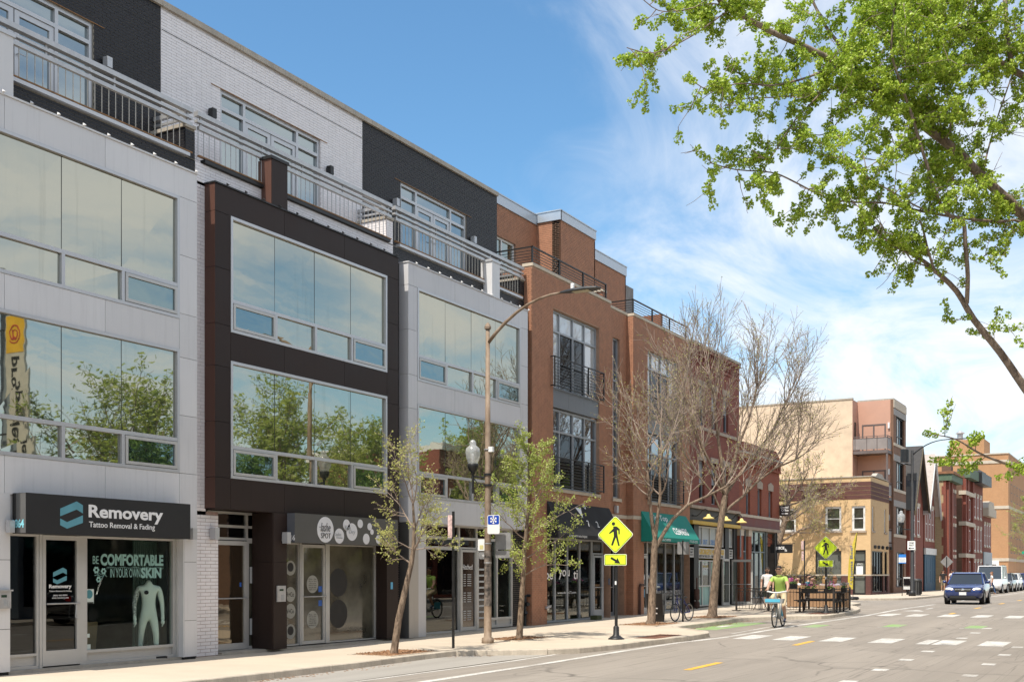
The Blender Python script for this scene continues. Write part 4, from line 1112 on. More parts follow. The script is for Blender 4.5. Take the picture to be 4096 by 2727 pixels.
def awning(bld, y0, y1, zt, zv, zb, d, mat, fr=M_black):
    """sloped fabric awning with closed ends and a short valance"""
    x0, x1 = XF+.01, XF+d
    mb = MB(); mb.quad((x0, y0, zt), (x1, y0, zv), (x1, y1, zv), (x0, y1, zt)); mb.quad((x1, y0, zv), (x1, y0, zb), (x1, y1, zb), (x1, y1, zv))
    for y, fl in ((y0, 0), (y1, 1)):
        p = [(x0, y, zt), (x0, y, zb), (x1, y, zb), (x1, y, zv)]; mb.poly(p[::-1] if fl else p)
    mb.quad((x0, y0, zb+.02), (x1-.01, y0, zb+.02), (x1-.01, y1, zb+.02), (x0, y1, zb+.02))
    return mb.build('awning', mat, bld)
def slope_warp(zt, zv, d, lift=.006):
    x0, x1 = XF+.01, XF+d; L = math.hypot(d-.01, zt-zv); n = Vector((zt-zv, 0, d-.01)).normalized()
    def f(a, b, t):      # b = distance up the slope from its lower edge
        s = b/L; return (x1+(x0-x1)*s+n.x*(lift+t), a, zv+(zt-zv)*s+n.z*(lift+t))
    return f
B4 = thing('brick_building', 'orange brick building with black awning shop and silver cornice', 'building', (0, 32.5, 0), world=True)
mb = MB(); mb.box(-14, -2.2, 29.8, 42.9, 3.2, 13.3); mb.box(-2.2, -.36, 29.8, 42.9, 3.3, 10.7); mb.box(-14, -5.5, 29.8, 42.9, -.2, 3.3); mb.build('building_mass', M_roof, B4)
brick_half(B4, 29.83, 35.4, 31.18, 34.5, 10.86, 300, False)
# lit return beside the panel building
s = MB().box(-.2, XF-.3, 29.806, 29.84, 0, 10.86).build('side_wall', M_mortO, B4)
brickwork(s, '-y', 29.80, -.05, XF, .05, 10.85, M_brickO, .195, .0615, .008, proud=.006)
brickwork(s, '-y', 29.80, -.9, -.05, 10.0, 10.85, M_brickO, .195, .0615, .008, proud=.006)
# recessed bay with the slot window and the flats' door
hl = [(36.12, 36.68, 4.28, 9.9), (35.75, 37.1, 0, 2.7)]
mb = MB(); holed(mb, -.3, -.006, 35.35, 37.35, -.1, 10.86, hl); w = mb.build('recess_wall', M_mortO, B4)
brickwork(w, 'x', 0.0, 35.35, 37.35, .05, 10.85, M_brickO, .195, .0615, .008, holes=hl, proud=.006)
for k in range(1): MB().box(-.35, .03, 35.42, 37.3, 10.86, 10.95).build('coping_stone', M_lime, B4)
win(B4, -.08, [36.12, 36.68], [4.30, 5.67, 7.0, 8.42, 9.9], M_frame, M_gres, fw=.06, iw=.07, name='slot_window')
MB().box(-.1, .05, 36.05, 36.78, 4.18, 4.29).build('sill', M_lime, B4)
MB().box(-.02, .035, 35.4, 37.3, 3.6, 3.73).build('stone_band', M_lime, B4); MB().box(XF-.02, XF+.02, 34.98, 35.4, 3.6, 3.73).build('stone_band', M_lime, B4)
wall_light(B4, 0.0, 36.25, 3.9, M_alu, .26, .15, .1)
dmb = MB(); u, v = 36.2, 37.05; XD4 = -.4
for a in ((u, v, .15, .30), (u, v, 2.5, 2.6), (u, u+.08, .3, 2.5), (v-.08, v, .3, 2.5)): dmb.box(XD4-.04, XD4+.02, *a)
d = dmb.build('entry_door', M_frame, B4); MB().box(XD4-.015, XD4-.005, u+.07, v-.07, .29, 2.51).build('pane', M_gdk, d)
MB().tube([(XD4+.05, u+.1, 1.18), (XD4+.05, v-.05, 1.18)], .014, 6).build('push_bar', M_steel, d)
win(B4, XD4, [35.75, 36.2], [.15, 2.6], M_frame, M_gdk, fw=.05, name='sidelight')
MB().box(XD4-.6, XD4-.3, 35.6, 37.3, 0, 2.8).build('lobby', M_dark, B4); MB().box(-.45, -.3, 35.35, 35.74, 0, 2.75).build('jamb_wall', M_brickO2, B4)
MB().box(XF, XF+.004, 35.2, 35.36, 1.28, 1.5).build('wall_plaque', pm('plaque_navy', (.03, .035, .07), .5), B4)
# set-back storey with silver cornice
def setback(x, y0, y1, z0, zc, zt, hole=()):
    mb = MB(); holed(mb, x-.3, x-.006, y0, y1, z0, zc+.02, hole); w = mb.build('set_back_wall', M_mortO, B4)
    brickwork(w, 'x', x, y0, y1, z0, zc, M_brickO, .195, .0615, .008, holes=hole, proud=.006)
    mb = MB(); mb.box(x-.4, x+.04, y0, y1, zc, zt-.04); mb.box(x-.42, x+.06, y0-.0, y1+.02, zt-.04, zt); mb.build('cornice', M_silver, B4)
setback(-1.9, 29.84, 34.08, 10.6, 13.5, 13.85, [(31.0, 32.62, 10.9, 12.5)])
win(B4, -1.98, [31.0, 31.82, 32.62], [10.92, 12.5], M_white, M_g1, fw=.06, name='deck_window')
setback(-1.0, 34.05, 36.78, 10.6, 13.56, 13.9)
mb = MB(); mb.box(-2.2, -1.0, 34.056, 34.1, 10.6, 13.56); w = mb.build('set_back_wall', M_mortO, B4)
brickwork(w, '-y', 34.05, -1.95, -1.0, 10.6, 13.56, M_brickO, .195, .0615, .008, proud=.006)
mb = MB(); mb.box(-2.0, -.96, 34.0, 34.1, 13.56, 13.86); mb.box(-2.02, -.94, 33.98, 34.1, 13.86, 13.9); mb.build('cornice', M_silver, B4)
setback(-1.6, 36.78, 40.8, 10.6, 13.25, 13.63)
mb = MB(); mb.box(-2.2, -1.0, 36.70, 36.77, 10.6, 13.5); mb.box(-14, -1.6, 40.72, 40.8, 10.6, 13.25); mb.build('set_back_wall', M_brickO2, B4)
mb = MB(); mb.box(-1.6, XF-.35, 35.5, 35.75, 10.7, 11.35); mb.box(-1.6, XF-.35, 40.7, 40.9, 10.7, 11.6); mb.build('deck_wall', M_brickO2, B4)
mb = MB(); mb.box(-1.6, XF-.32, 35.46, 35.79, 11.35, 11.43); mb.build('coping_stone', M_lime, B4)
# black awning shop
aw = awning(B4, 30.75, 35.25, 3.88, 2.87, 2.75, .5, M_awB)
sw = slope_warp(3.88, 2.87, .5)
lettering(aw, '7', 32.95, .33, .14, .22, 0, M_pw, warp=sw, thick=.002); lettering(aw, '2', 33.62, .33, .16, .22, 0, M_pw, warp=sw, thick=.002); lettering(aw, '6', 33.2, .98, .14, .2, 0, M_pw, warp=sw, thick=.002)
mb = MB(); mb.add([sw(32.55, 1.0, 0), sw(32.95, 1.0, 0), sw(32.8, .62, 0)], [(0, 2, 1)]); mb.build('awning_mark', M_pw, aw)
xv = XF+.5+.002
lettering(aw, 'K-BEAUTY BOUTIQUE', 31.3, 2.78, 1.25, .075, xv, M_pw, thick=.002); lettering(aw, "Dear'72", 33.35, 2.775, .38, .09, xv, M_pw, thick=.002)
X4 = .10
room(B4, -5.2, X4-.06, 30.85, 35.1, .12, 2.75, pm('interior_mid', (.12, .11, .10), .9, var=.3), M_floor)
sw4 = win(B4, X4, [30.80, 31.60, 32.46, 33.34, 34.24], [.14, 2.78], M_frame, clear_glass('glass_boutique', (.42, .45, .40), boost=.10), fw=.06, iw=.07, name='shop_window', edge=.06)
dmb = MB(); u, v = 34.34, 35.02
for a in ((u, v, .16, .45), (u, v, 2.2, 2.27), (u, u+.06, .45, 2.2), (v-.08, v, .45, 2.2)): dmb.box(X4-.05, X4+.03, *a)
d = dmb.build('shop_door', M_frame, B4); MB().box(X4-.02, X4-.01, u+.05, v-.07, .44, 2.21).build('pane', M_smoke, d)
MB().tube([(X4+.06, u+.03, 1.2), (X4+.06, v-.03, 1.2)], .013, 6).build('push_bar', M_steel, d)
win(B4, X4, [34.24, 35.12], [2.30, 2.78], M_frame, M_smoke, fw=.05, name='transom')
MB().box(X4-.06, X4+.02, 34.24, 34.34, .14, 2.3).build('door_jamb', M_frame, B4); MB().box(X4-.06, X4+.02, 35.02, 35.12, .14, 2.3).build('door_jamb', M_frame, B4)
for s, a, w in (('be', 31.02, .5), ('you', 31.92, .75), ('ti', 32.95, .3)): lettering(sw4, s, a, 1.48, w, .30, X4-.043, M_pw, bold=.01, thick=.002)
lettering(sw4, 'www.dearin72.com', 31.84, 1.02, 1.3, .075, X4-.043, M_pw, thick=.002); lettering(sw4, '#kbeauty', 30.84, .60, .6, .1, X4-.043, M_pw, thick=.002)
for i, (a, c) in enumerate(((31.7, (.40, .26, .20)), (32.1, (.46, .32, .25)), (32.55, (.36, .22, .17)), (32.95, (.44, .30, .24)))):
    MB().box(X4-.12, X4-.11, a, a+.36, .45, 1.02).build('window_poster', pm('poster_skin_%d' % i, c, .6, var=.35, vscale=5), sw4)
MB().box(.3, .55, 34.0-.3, 34.35-.3, gz(34), gz(34)+.14).build('planter_tray', pm('planter_moss', (.06, .07, .03), .9, var=.4, vscale=12), B4)
# standpipe
mb = MB(); mb.tube([(.1, 29.66, .1), (.1, 29.66, .95), (.1, 29.75, 1.0), (.22, 29.78, 1.0)], .045, 8); mb.tube([(.1, 29.66, .75), (.25, 29.6, .75)], .06, 8); mb.tube([(.1, 29.66, .45), (.2, 29.55, .5)], .05, 8); mb.build('gas_meter', M_black, B3)
mb = MB(); mb.tube([(XF-.02, 30.7, .62), (XF+.1, 30.66, .58)], .05, 8); mb.tube([(XF+.06, 30.62, .6), (XF+.16, 30.7, .66)], .03, 8); mb.build('fire_connection', M_steel, B4)

B5 = thing('brick_building', 'orange brick building with green cleaners awning', 'building', (0, 40, 0), world=True)
brick_half(B5, 37.32, 42.88, 38.62, 41.8, 10.84, 300, True)
s = MB().box(-.1, XF-.3, 37.306, 37.34, 0, 10.84).build('side_wall', M_mortO, B5)
brickwork(s, '-y', 37.30, 0.0, XF, .05, 10.83, M_brickO, .195, .0615, .008, proud=.006)
MB().box(-.03, XF+.02, 37.27, 37.31, 3.6, 3.73).build('stone_band', M_lime, B5); MB().box(XF-.02, XF+.02, 37.3, 38.0, 3.6, 3.73).build('stone_band', M_lime, B5)
aw = awning(B5, 37.98, 42.42, 3.92, 2.98, 2.82, .58, M_awG)
sw = slope_warp(3.92, 2.98, .58)
lettering(aw, 'Tip-Top', 38.62, .66, 1.55, .34, 0, M_pw, warp=sw, shear=.45, thick=.002); lettering(aw, 'CLEANERS', 40.1, .17, 1.45, .3, 0, M_pw, warp=sw, bold=.02, thick=.002)
xv = XF+.58+.002; lettering(aw, '1870 N. DAMEN', 38.35, 2.85, 1.05, .09, xv, M_pw, thick=.002); lettering(aw, '773-252-2255', 41.35, 2.85, .85, .09, xv, M_pw, thick=.002)
MB().quad((XF+.02, 38.0, 2.80), (XF+.55, 38.0, 2.80), (XF+.55, 42.4, 2.80), (XF+.02, 42.4, 2.80)).build('awning_soffit', M_alu, aw)
X5 = .12
room(B5, -5.2, X5-.06, 38.2, 42.4, .2, 2.8, MATS['interior_mid'], M_floor)
sw5 = win(B5, X5, [38.9, 39.79, 40.67, 41.56, 42.42], [.22, 2.85], M_frame, clear_glass('glass_cleaners', (.45, .47, .44), boost=.05), fw=.05, iw=.075, name='shop_window')
dmb = MB(); u, v = 38.24, 38.84
for a in ((u, v, .2, .42), (u, v, 2.22, 2.32), (u, u+.06, .42, 2.22), (v-.1, v, .42, 2.22)): dmb.box(X5-.05, X5+.03, *a)
d = dmb.build('shop_door', M_aluw, B5); MB().box(X5-.02, X5-.01, u+.05, v-.09, .41, 2.23).build('pane', M_smoke, d)
MB().tube([(X5+.06, u+.03, 1.2), (X5+.06, v-.03, 1.2)], .013, 6).build('push_bar', M_steel, d)
MB().box(X5-.012, X5-.006, u+.1, v-.2, 1.45, 1.6).build('door_sticker', M_pw, d); MB().box(X5-.012, X5-.006, u+.1, v-.2, .8, 1.1).build('door_sticker', MATS['sticker_blue'], d)
win(B5, X5, [38.2, 38.9], [2.34, 2.85], M_aluw, M_smoke, fw=.05, name='transom')
M_poB = pm('poster_blue', (.10, .36, .50), .6, var=.5, vscale=3, col2=(.5, .62, .66))
for a in (39.9, 40.78): MB().box(X5-.1, X5-.09, a, a+.5, 1.05, 1.75).build('window_poster', M_poB, sw5)
for z in (1.1, 1.42): MB().box(X5-.1, X5-.09, 41.75, 42.1, z, z+.27).build('window_poster', pm('poster_white', (.55, .58, .58), .6, var=.4, vscale=9), sw5)
for i, (s1, s2, s3, s4) in enumerate((('LAUNDRY', 'DUVET COVER', 'LEATHER', 'FAUX FUR'), ('DRY CLEAN', 'COUCH COVER', 'DRAPERY', 'RUGS'), ('ALTERATIONS', 'SHIRTS', 'TAILOR', 'SHOES'))):
    a = 39.87+.88*i
    for s, z in ((s1, .92), (s2, .80), (s3, .55), (s4, .43)): lettering(sw5, s, a, z, .7, .1, X5-.043, pm('print_soft', (.45, .45, .45), .6), thick=.002)
MB().box(-1.5, -1.45, 39.2, 41.4, 2.4, 2.45).build('tube_light', pm('lamp_tube', (.8, .8, .8), .5, emis=(1, .9, .75, 2.2)), B5)
M_rustp = pm('rusty_pipe', (.08, .04, .03), .8, var=.3)
MB().tube([(XF+.06, 37.75, gz(38)), (XF+.06, 37.75, 1.15), (XF+.06, 37.82, 1.25), (XF+.06, 38.05, 1.25)], .05, 8).build('standpipe', M_rustp, B5)

# ------------------------------------------------------------------ red brick shops
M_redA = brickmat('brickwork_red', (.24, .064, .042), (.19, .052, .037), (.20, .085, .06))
M_redB = brickmat('brickwork_red_bright', (.30, .078, .038), (.25, .064, .035), (.24, .10, .06))  # the corner building's own brighter red brick
M_stone = pm('lintel_stone', (.36, .29, .23), .85, var=.15, streak=.3)
M_char = pm('fascia_charcoal', (.055, .052, .048), .6)
M_yel = pm('trim_yellow', (.55, .36, .05), .5, var=.08)
B6 = thing('brick_building', 'dark red brick building with hot dog shop and yellow trim', 'building', (0, 46, 0), world=True)
hl = [(43.92+1.47*k, 44.56+1.47*k, z0, z1) for k in range(3) for z0, z1 in ((7.72, 9.32), (4.55, 6.28))]
mb = MB(); holed(mb, XF-.3, XF, 42.88, 48.97, 4.42, 10.9, hl); mb.box(-14, XF-.3, 42.9, 48.96, 4.2, 10.6); mb.build('front_wall', M_redA, B6)
for h in hl:
    win(B6, XF-.1, [h[0], h[1]], [h[2], (h[2]+h[3])/2, h[3]], M_frame, lambda i, j: M_gpale if j else M_gdk, fw=.05, fd=.06)
    MB().box(XF-.05, XF+.03, h[0]-.15, h[1]+.15, h[3], h[3]+.22).build('lintel', M_stone, B6)
MB().box(XF-.2, XF+.05, 42.95, 48.9, 7.53, 7.66).build('sill_course', M_stone, B6)
mb = MB()
for k in range(26): mb.box(XF, XF+.05, 43.0+.23*k, 43.1+.23*k, 10.35, 10.75)
mb.box(XF, XF+.04, 42.9, 48.95, 10.2, 10.3); mb.box(XF, XF+.08, 42.9, 48.95, 10.75, 10.86); mb.build('corbel_course', M_redA, B6)
MB().box(XF-.35, XF+.1, 42.88, 48.97, 10.9, 11.0).build('coping_stone', M_cope, B6)
MB().box(XF-.3, XF+.07, 42.9, 48.97, 4.3, 4.42).build('sill_course', M_stone, B6)
MB().box(XF-.4, XF-.06, 42.9, 48.97, 3.8, 4.3).build('fascia', M_char, B6)
MB().box(XF-.1, XF+.1, 42.95, 48.9, 3.66, 3.8).build('yellow_trim', M_yel, B6)
X6 = .12
room(B6, -5, X6-.08, 43.1, 48.8, .25, 3.6, MATS['interior_mid'], M_floor)
for a, b in ((43.55, 44.08), (47.32, 47.8), (48.45, 48.9), (42.9, 43.05)): MB().box(X6-.15, X6+.06, a, b, .15, 3.66).build('shop_pier', M_black, B6)
M_gw = pm('window_whitened', (.40, .44, .45), .4, var=.1, vscale=5)
wt = win(B6, X6, [44.1, 44.66, 45.6, 46.4, 47.25], [2.8, 3.62], M_aluw, M_gw, fw=.06, iw=.06, name='upper_shop_window')
win(B6, X6, [47.82, 48.4], [2.8, 3.62], M_aluw, M_gw, fw=.06, name='upper_shop_window')
M_bl = pm('print_sky_blue', (.10, .25, .55), .6)
for s, a, w in (('TAKE', 44.2, .35), ('OUT', 44.85, .5), ('DELI', 45.75, .5)): lettering(wt, s, a, 2.88, w, .2, X6-.04, M_bl, bold=.02, thick=.002)
sgn = MB().box(X6-.02, X6+.05, 44.1, 47.31, 2.30, 2.72).build('shop_sign', pm('sign_white', (.52, .52, .50), .5, var=.06), B6)
lettering(sgn, "GEORGE'S HOT DOGS", 44.16, 2.45, 3.0, .24, X6+.051, M_yel, bold=.05); lettering(sgn, 'BEST IN THE CITY - FRIES - BEEF - GYROS', 44.16, 2.33, 2.9, .1, X6+.051, M_char, bold=.02)
for a in (43.06, 47.84):
    q = MB().box(X6-.02, X6+.05, a, a+.48, 2.32, 2.72).build('shop_sign', MATS['sign_white'], B6)
    for i in range(3): lettering(q, ('OPEN', 'DAILY', '10-9')[i], a+.06, 2.60-.11*i, .34, .08, X6+.051, M_char, bold=.02)
wl6 = win(B6, X6, [44.1, 44.66, 45.6, 46.38], [.32, 1.15, 2.22], M_aluw, lambda i, j: clear_glass('glass_hotdog', (.5, .55, .52), boost=.06) if j else pm('panel_aqua', (.22, .40, .38), .35, var=.25, vscale=2, vstretch=(1, 5, .2)), fw=.05, iw=.06, name='shop_window')
for s, z, m_ in (('DELIVERY', 2.02, M_pw), ('OPEN LATE', 1.92, M_yel), ('CARRY-OUT', 1.82, M_pw)): lettering(wl6, s, 44.72, z, .75, .09, X6-.04, m_, bold=.02, thick=.002)
MB().box(X6-.06, X6-.05, 44.15, 44.6, 1.2, 1.5).build('window_poster', MATS['poster_white'], wl6)
MB().box(X6-.9, X6-.1, 46.45, 46.5, .3, 3.6).build('yellow_wall', M_yel, B6)
dmb = MB(); u, v = 47.0, 47.85; XD6 = X6+.05
for a in ((u, v, .3, .42), (u, v, 2.2, 2.3), (u, u+.06, .42, 2.2), (v-.08, v, .42, 2.2)): dmb.box(XD6-.04, XD6+.03, *a)
d = dmb.build('shop_door', M_aluw, B6); MB().box(XD6-.015, XD6-.005, u+.05, v-.07, .41, 2.21).build('pane', M_smoke, d); MB().tube([(XD6+.06, u, 1.2), (XD6+.06, v, 1.2)], .014, 6).build('push_bar', M_steel, d)
# the open glass door leaf standing out towards the pavement
dmb = MB(); yy = 48.35
for a in ((X6, X6+.95, .34, .44), (X6, X6+.95, 2.18, 2.28), (X6, X6+.06, .44, 2.18), (X6+.87, X6+.95, .44, 2.18)): dmb.box(a[0], a[1], yy-.02, yy+.02, a[2], a[3])
d = dmb.build('open_door_leaf', M_aluw, B6); MB().box(X6+.05, X6+.88, yy-.004, yy+.004, .43, 2.19).build('pane', M_clear, d); MB().tube([(X6+.05, yy-.06, 1.2), (X6+.9, yy-.06, 1.2)], .014, 6).build('push_bar', M_steel, d)
def gooseneck(bld, y, par=None):
    mb = MB(); z = 4.0; x = XF-.05
    mb.lathe([(.06, 0), (.06, .02)], (x, y, z), 8)
    mb.tube([(x, y, z-.02), (x+.2, y, z-.02), (x+.34, y, z+.08), (x+.42, y, z+.2), (x+.55, y, z+.24), (x+.66, y, z+.16), (x+.68, y, z-.02)], .017, 6)
    a = mb.build('gooseneck_lamp', M_black, bld)
    MB().lathe([(.03, .1), (.06, .08), (.09, 0), (.21, -.05), (.24, -.10), (.225, -.10), (.05, -.02)], (x+.68, y, z-.06), 16).build('lamp_shade', pm('shade_yellow', (.75, .58, .20), .45), a, smooth=True)
for y in (43.3, 45.4, 47.4): gooseneck(B6, y)
mb = MB()
for z in (.55, .85, 1.05): mb.lathe([(.1, 0), (.12, .05), (.12, .2), (.1, .25)], (XF+.12, 43.35, z-.25), 10)
mb.tube([(XF+.12, 43.35, .2), (XF+.12, 43.35, 1.5)], .03, 6); mb.build('gas_meter', M_rustp, B6)

B7 = thing('brick_building', 'bright red brick corner building with juice bar and stone band', 'building', (0, 52, 0), world=True)
hl = [(49.92+1.7*k, 50.5+1.7*k, 4.36, 5.62) for k in range(3)]
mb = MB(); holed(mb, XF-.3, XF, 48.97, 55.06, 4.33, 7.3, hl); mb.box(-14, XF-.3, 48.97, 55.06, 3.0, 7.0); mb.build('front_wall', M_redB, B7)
for h in hl:
    win(B7, XF-.1, [h[0], h[1]], [h[2], h[3]], M_frame, mirror_glass('glass_slate', (.5, .55, .6), .25, (.05, .055, .065), dirt=.1), fw=.05, fd=.06)
    MB().prism([(h[0]-.1, h[3]), (h[1]+.1, h[3]), (h[1]+.14, h[3]+.28), ((h[0]+h[1])/2, h[3]+.4), (h[0]-.14, h[3]+.28)], 'x', XF-.05, XF+.03).build('lintel', M_stone, B7)
mb = MB(); mb.box(XF, XF+.1, 48.97, 55.06, 6.55, 6.65); mb.box(XF, XF+.16, 48.97, 55.1, 6.95, 7.05); mb.prism([(49.0, 7.3), (55.06, 7.3), (54.5, 7.6), (49.5, 7.6)], 'x', XF-.3, XF+.02)
for k in range(14): mb.box(XF, XF+.13, 49.1+.43*k, 49.3+.43*k, 6.65, 6.95)
mb.build('corbel_cornice', M_redB, B7); MB().box(XF-.4, XF+.18, 48.97, 55.12, 7.05, 7.14).build('cornice_cap', M_cope, B7)
n = 6
for k in range(n): MB().box(XF-.3, XF+.06, 48.97+6.1*k/n+.004, 48.97+6.1*(k+1)/n-.004, 4.22, 4.34).build('sill_stone', M_lime, B7)
MB().box(XF-.3, XF+.03, 48.97, 55.08, 3.79, 4.22).build('fascia', pm('terracotta_dark_red', (.15, .035, .03), .6, var=.15, streak=.4), B7)
MB().box(XF-.3, XF+.1, 48.97, 55.1, 3.66, 3.79).build('cornice_stone', M_stone, B7)
for a, b in ((49.0, 49.5), (50.2, 50.66)):
    MB().box(XF-.2, XF+.02, a, b, .25, 3.36).build('brick_pier', M_redB, B7); MB().box(XF-.2, XF+.05, a-.02, b+.02, 3.36, 3.66).build('capital', M_lime, B7)
X7 = .16
win(B7, X7, [49.5, 50.2], [.3, 2.67, 3.66], pm('frame_grey_blue', (.22, .27, .30), .5), lambda i, j: M_gdk if j else M_gres, fw=.06, name='door_window')
win(B7, X7, [50.75, 51.5, 52.25, 53.02], [.5, 2.67, 3.64], MATS['frame_grey_blue'], M_smoke, fw=.06, iw=.05, name='shop_window')
MB().box(X7-.1, X7+.03, 53.02, 53.35, .3, 3.66).build('shop_pier', M_black, B7)
MB().box(X7-.2, X7+.02, 50.7, 53.1, .25, .5).build('stall_riser', M_stone, B7)
room(B7, -4, X7-.1, 49.5, 54.9, .3, 3.6, MATS['interior_mid'], M_floor)
# open corner entrance: the corner of the floor above stands on an iron post
MB().tube([(XF-.12, 54.9, .3), (XF-.12, 54.9, 3.66)], .075, 10).build('corner_post', M_black, B7)
MB().box(-.9, X7-.1, 53.35, 53.45, .3, 3.66).build('corner_glass_wall', M_smoke, B7)
mb = MB(); mb.box(-14, -.9, 54.9, 55.0, .3, 3.7); mb.build('side_wall', M_redB, B7)
MB().tube([(XF+.05, 49.0, 2.4), (XF+.05, 49.0, 3.6)], .03, 6).build('downpipe', M_frame, B7)
bs = thing('blade_sign', 'black juice bar blade sign hanging from iron bracket by the corner', 'sign', (XF, 53.2, 3.0), world=True)
bp = MB().box(.38, 1.44, 53.17, 53.23, 2.64, 3.06).build('sign_board', M_black, bs)
MB().box(.0, 1.55, 53.185, 53.215, 3.075, 3.10).build('bracket', M_black, bs); MB().tube([(.2, 53.2, 3.45), (.75, 53.2, 3.09)], .012, 5).build('bracket_stay', M_black, bs)
lettering(bp, 'JUICE', .63, 2.775, .43, .17, 53.168, M_pw, face='-y', bold=.04); lettering(bp, 'Rx', 1.08, 2.71, .11, .14, 53.168, M_pw, face='-y', bold=.02)
ds = thing('blade_sign', 'dark brown dental office sign high on the red brick corner', 'sign', (XF, 55, 4.6), world=True)
bp = MB().box(.27, .79, 55.0, 55.05, 4.49, 5.0).build('sign_board', pm('sign_brown', (.03, .022, .02), .6), ds)
lettering(bp, 'Dental', .34, 4.86, .38, .1, 54.998, M_pw, face='-y', bold=.015); lettering(bp, 'Office', .37, 4.71, .36, .12, 54.998, M_pw, face='-y', bold=.015)
mb = MB(); mb.prism([(.36, 4.60), (.47, 4.65), (.47, 4.62), (.70, 4.62), (.70, 4.58), (.47, 4.58), (.47, 4.55)], 'y', 54.992, 54.998); mb.build('arrow', M_pw, bp)
MB().box(.2, .85, 55.01, 55.04, 5.0, 5.02).build('bracket', M_black, ds)
# ------------------------------------------------------------------ across the side street
ZG = gz(60)
M_yelA = brickmat('brickwork_buff', (.68, .47, .25), (.62, .42, .22), (.55, .39, .23), var=.08)
M_choc = brickmat('brickwork_chocolate', (.13, .05, .04), (.10, .042, .036), (.13, .06, .05))
M_wfr = pm('window_frame_white', (.72, .71, .69), .5)
M_curt = pm('curtain_green_grey', (.20, .23, .17), .9, var=.3, vscale=4, vstretch=(5, 5, .2))
M_gold = mirror_glass('glass_old', (.7, .75, .75), .16, (.055, .065, .05), dirt=.1)
YB = thing('brick_building', 'buff brick corner building with chocolate bands and branch shadows on its side', 'building', (0, 76, ZG), world=True)
def side_wall(mb, Y, x0, x1, z0, z1, holes=(), th=.3, m=0):
    xs = sorted({x0, x1, *[h[k] for h in holes for k in (0, 1)]}); zs = sorted({z0, z1, *[min(max(h[k], z0), z1) for h in holes for k in (2, 3)]})
    for a, b in zip(xs, xs[1:]):
        for c, d in zip(zs, zs[1:]):
            if not any(h[0] < (a+b)/2 < h[1] and h[2] < (c+d)/2 < h[3] for h in holes): mb.box(a, b, Y, Y+th, c, d, m)
hs_ = [(-2.68, -1.62, 4.45, 6.06), (-.95, -.09, 4.45, 6.06), (-5.75, -4.61, 4.45, 6.02), (-9.2, -8.2, 4.45, 6.0), (-3.31, -1.62, .75, 3.16), (-.88, -.06, ZG, 3.2)]
mb = MB(); side_wall(mb, 75.2, -16, XF-.0, 1.55, 6.5, hs_); mb.box(-16, XF-.31, 75.5, 80.7, 6.3, 7.4)
hf = [(75.62, 76.30, 4.45, 6.04), (79.32, 80.0, 4.45, 6.04), (75.6, 78.9, .45, 3.15), (79.4, 80.3, .45, 3.15)]
holed(mb, XF-.3, XF, 75.5, 80.8, 1.55, 6.5, hf); YW = mb.build('upper_wall', M_yelA, YB)
mb = MB(); side_wall(mb, 75.18, -16, XF, ZG-.3, 1.55, hs_); holed(mb, XF-.3, XF+.02, 75.5, 80.8, ZG-.3, 1.55, hf); mb.build('base_wall', M_choc, YB)
mb = MB(); mb.box(-16, XF+.02, 75.17, 75.22, 1.53, 1.62); mb.box(XF-.02, XF+.04, 75.2, 80.8, 1.53, 1.62); mb.build('stone_band', M_lime, YB)
for z0, z1, m_ in ((6.5, 6.76, M_choc), (6.76, 6.80, M_yelA), (6.80, 7.04, M_choc), (7.04, 7.08, M_yelA), (7.08, 7.32, M_choc), (7.32, 7.36, M_yelA), (7.36, 7.62, M_choc), (7.62, 7.92, M_yelA)):
    d = .02 if m_ is M_choc else 0
    mb = MB(); mb.box(-16, XF+d, 75.2-d, 75.5, z0, z1); mb.box(XF-.3, XF+d, 75.5, 80.8, z0, z1); mb.build('brick_band', m_, YB)
mb = MB(); mb.box(-16, XF+.05, 75.14, 75.52, 7.92, 7.98); mb.prism([(75.2, 7.98), (80.8, 7.98), (80.8, 8.0), (79.2, 8.05), (78.6, 8.3), (77.2, 8.3), (76.6, 8.05)], 'x', XF-.3, XF+.03); mb.build('coping', M_cope, YB)
for h in hs_[:4]:
    zm = (h[2]+h[3])/2
    w = win(YB, -75.28, [h[0], h[1]], [h[2], zm, h[3]], M_wfr, M_gold, fw=.14, iw=.06, face='-y', fd=.1)
    MB().box(h[0]-.08, h[1]+.08, 75.1, 75.24, h[2]-.12, h[2]).build('sill', M_stone, YB)
    MB().box(h[0]+.1, h[1]-.1, 75.45, 75.47, h[2]+.1, zm).build('curtain', M_curt, YB)
for h in hf[:2]:
    win(YB, XF-.08, [h[0], h[1]], [h[2], (h[2]+h[3])/2, h[3]], M_wfr, M_gold, fw=.12, iw=.06); MB().box(XF-.1, XF+.06, h[0]-.08, h[1]+.08, h[2]-.12, h[2]).build('sill', M_stone, YB)
h = hs_[4]; win(YB, -75.3, [h[0], h[1]], [h[2], h[3]], M_black, pm('shop_glass_grey', (.13, .14, .125), .15, spec=.8), fw=.05, face='-y', name='shop_window')
h = hs_[5]; win(YB, -75.3, [h[0], h[1]], [ZG+.02, 2.45, h[3]], M_black, MATS['shop_glass_grey'], fw=.1, iw=.08, face='-y', name='shop_door')
MB().box(-.68, -.26, 75.29, 75.3, 1.55, 2.15).build('door_notice', M_pw, YB); lettering(YB, '1912', -.62, 2.22, .34, .13, 75.285, M_pw, face='-y')
win(YB, XF-.05, [75.6, 76.4, 77.2, 78.05, 78.9], [.45, 3.15], M_black, M_gdk, fw=.07, iw=.07, name='shop_window'); win(YB, XF-.05, [79.4, 80.3], [.45, 3.15], M_black, M_gdk, fw=.07, name='shop_window')
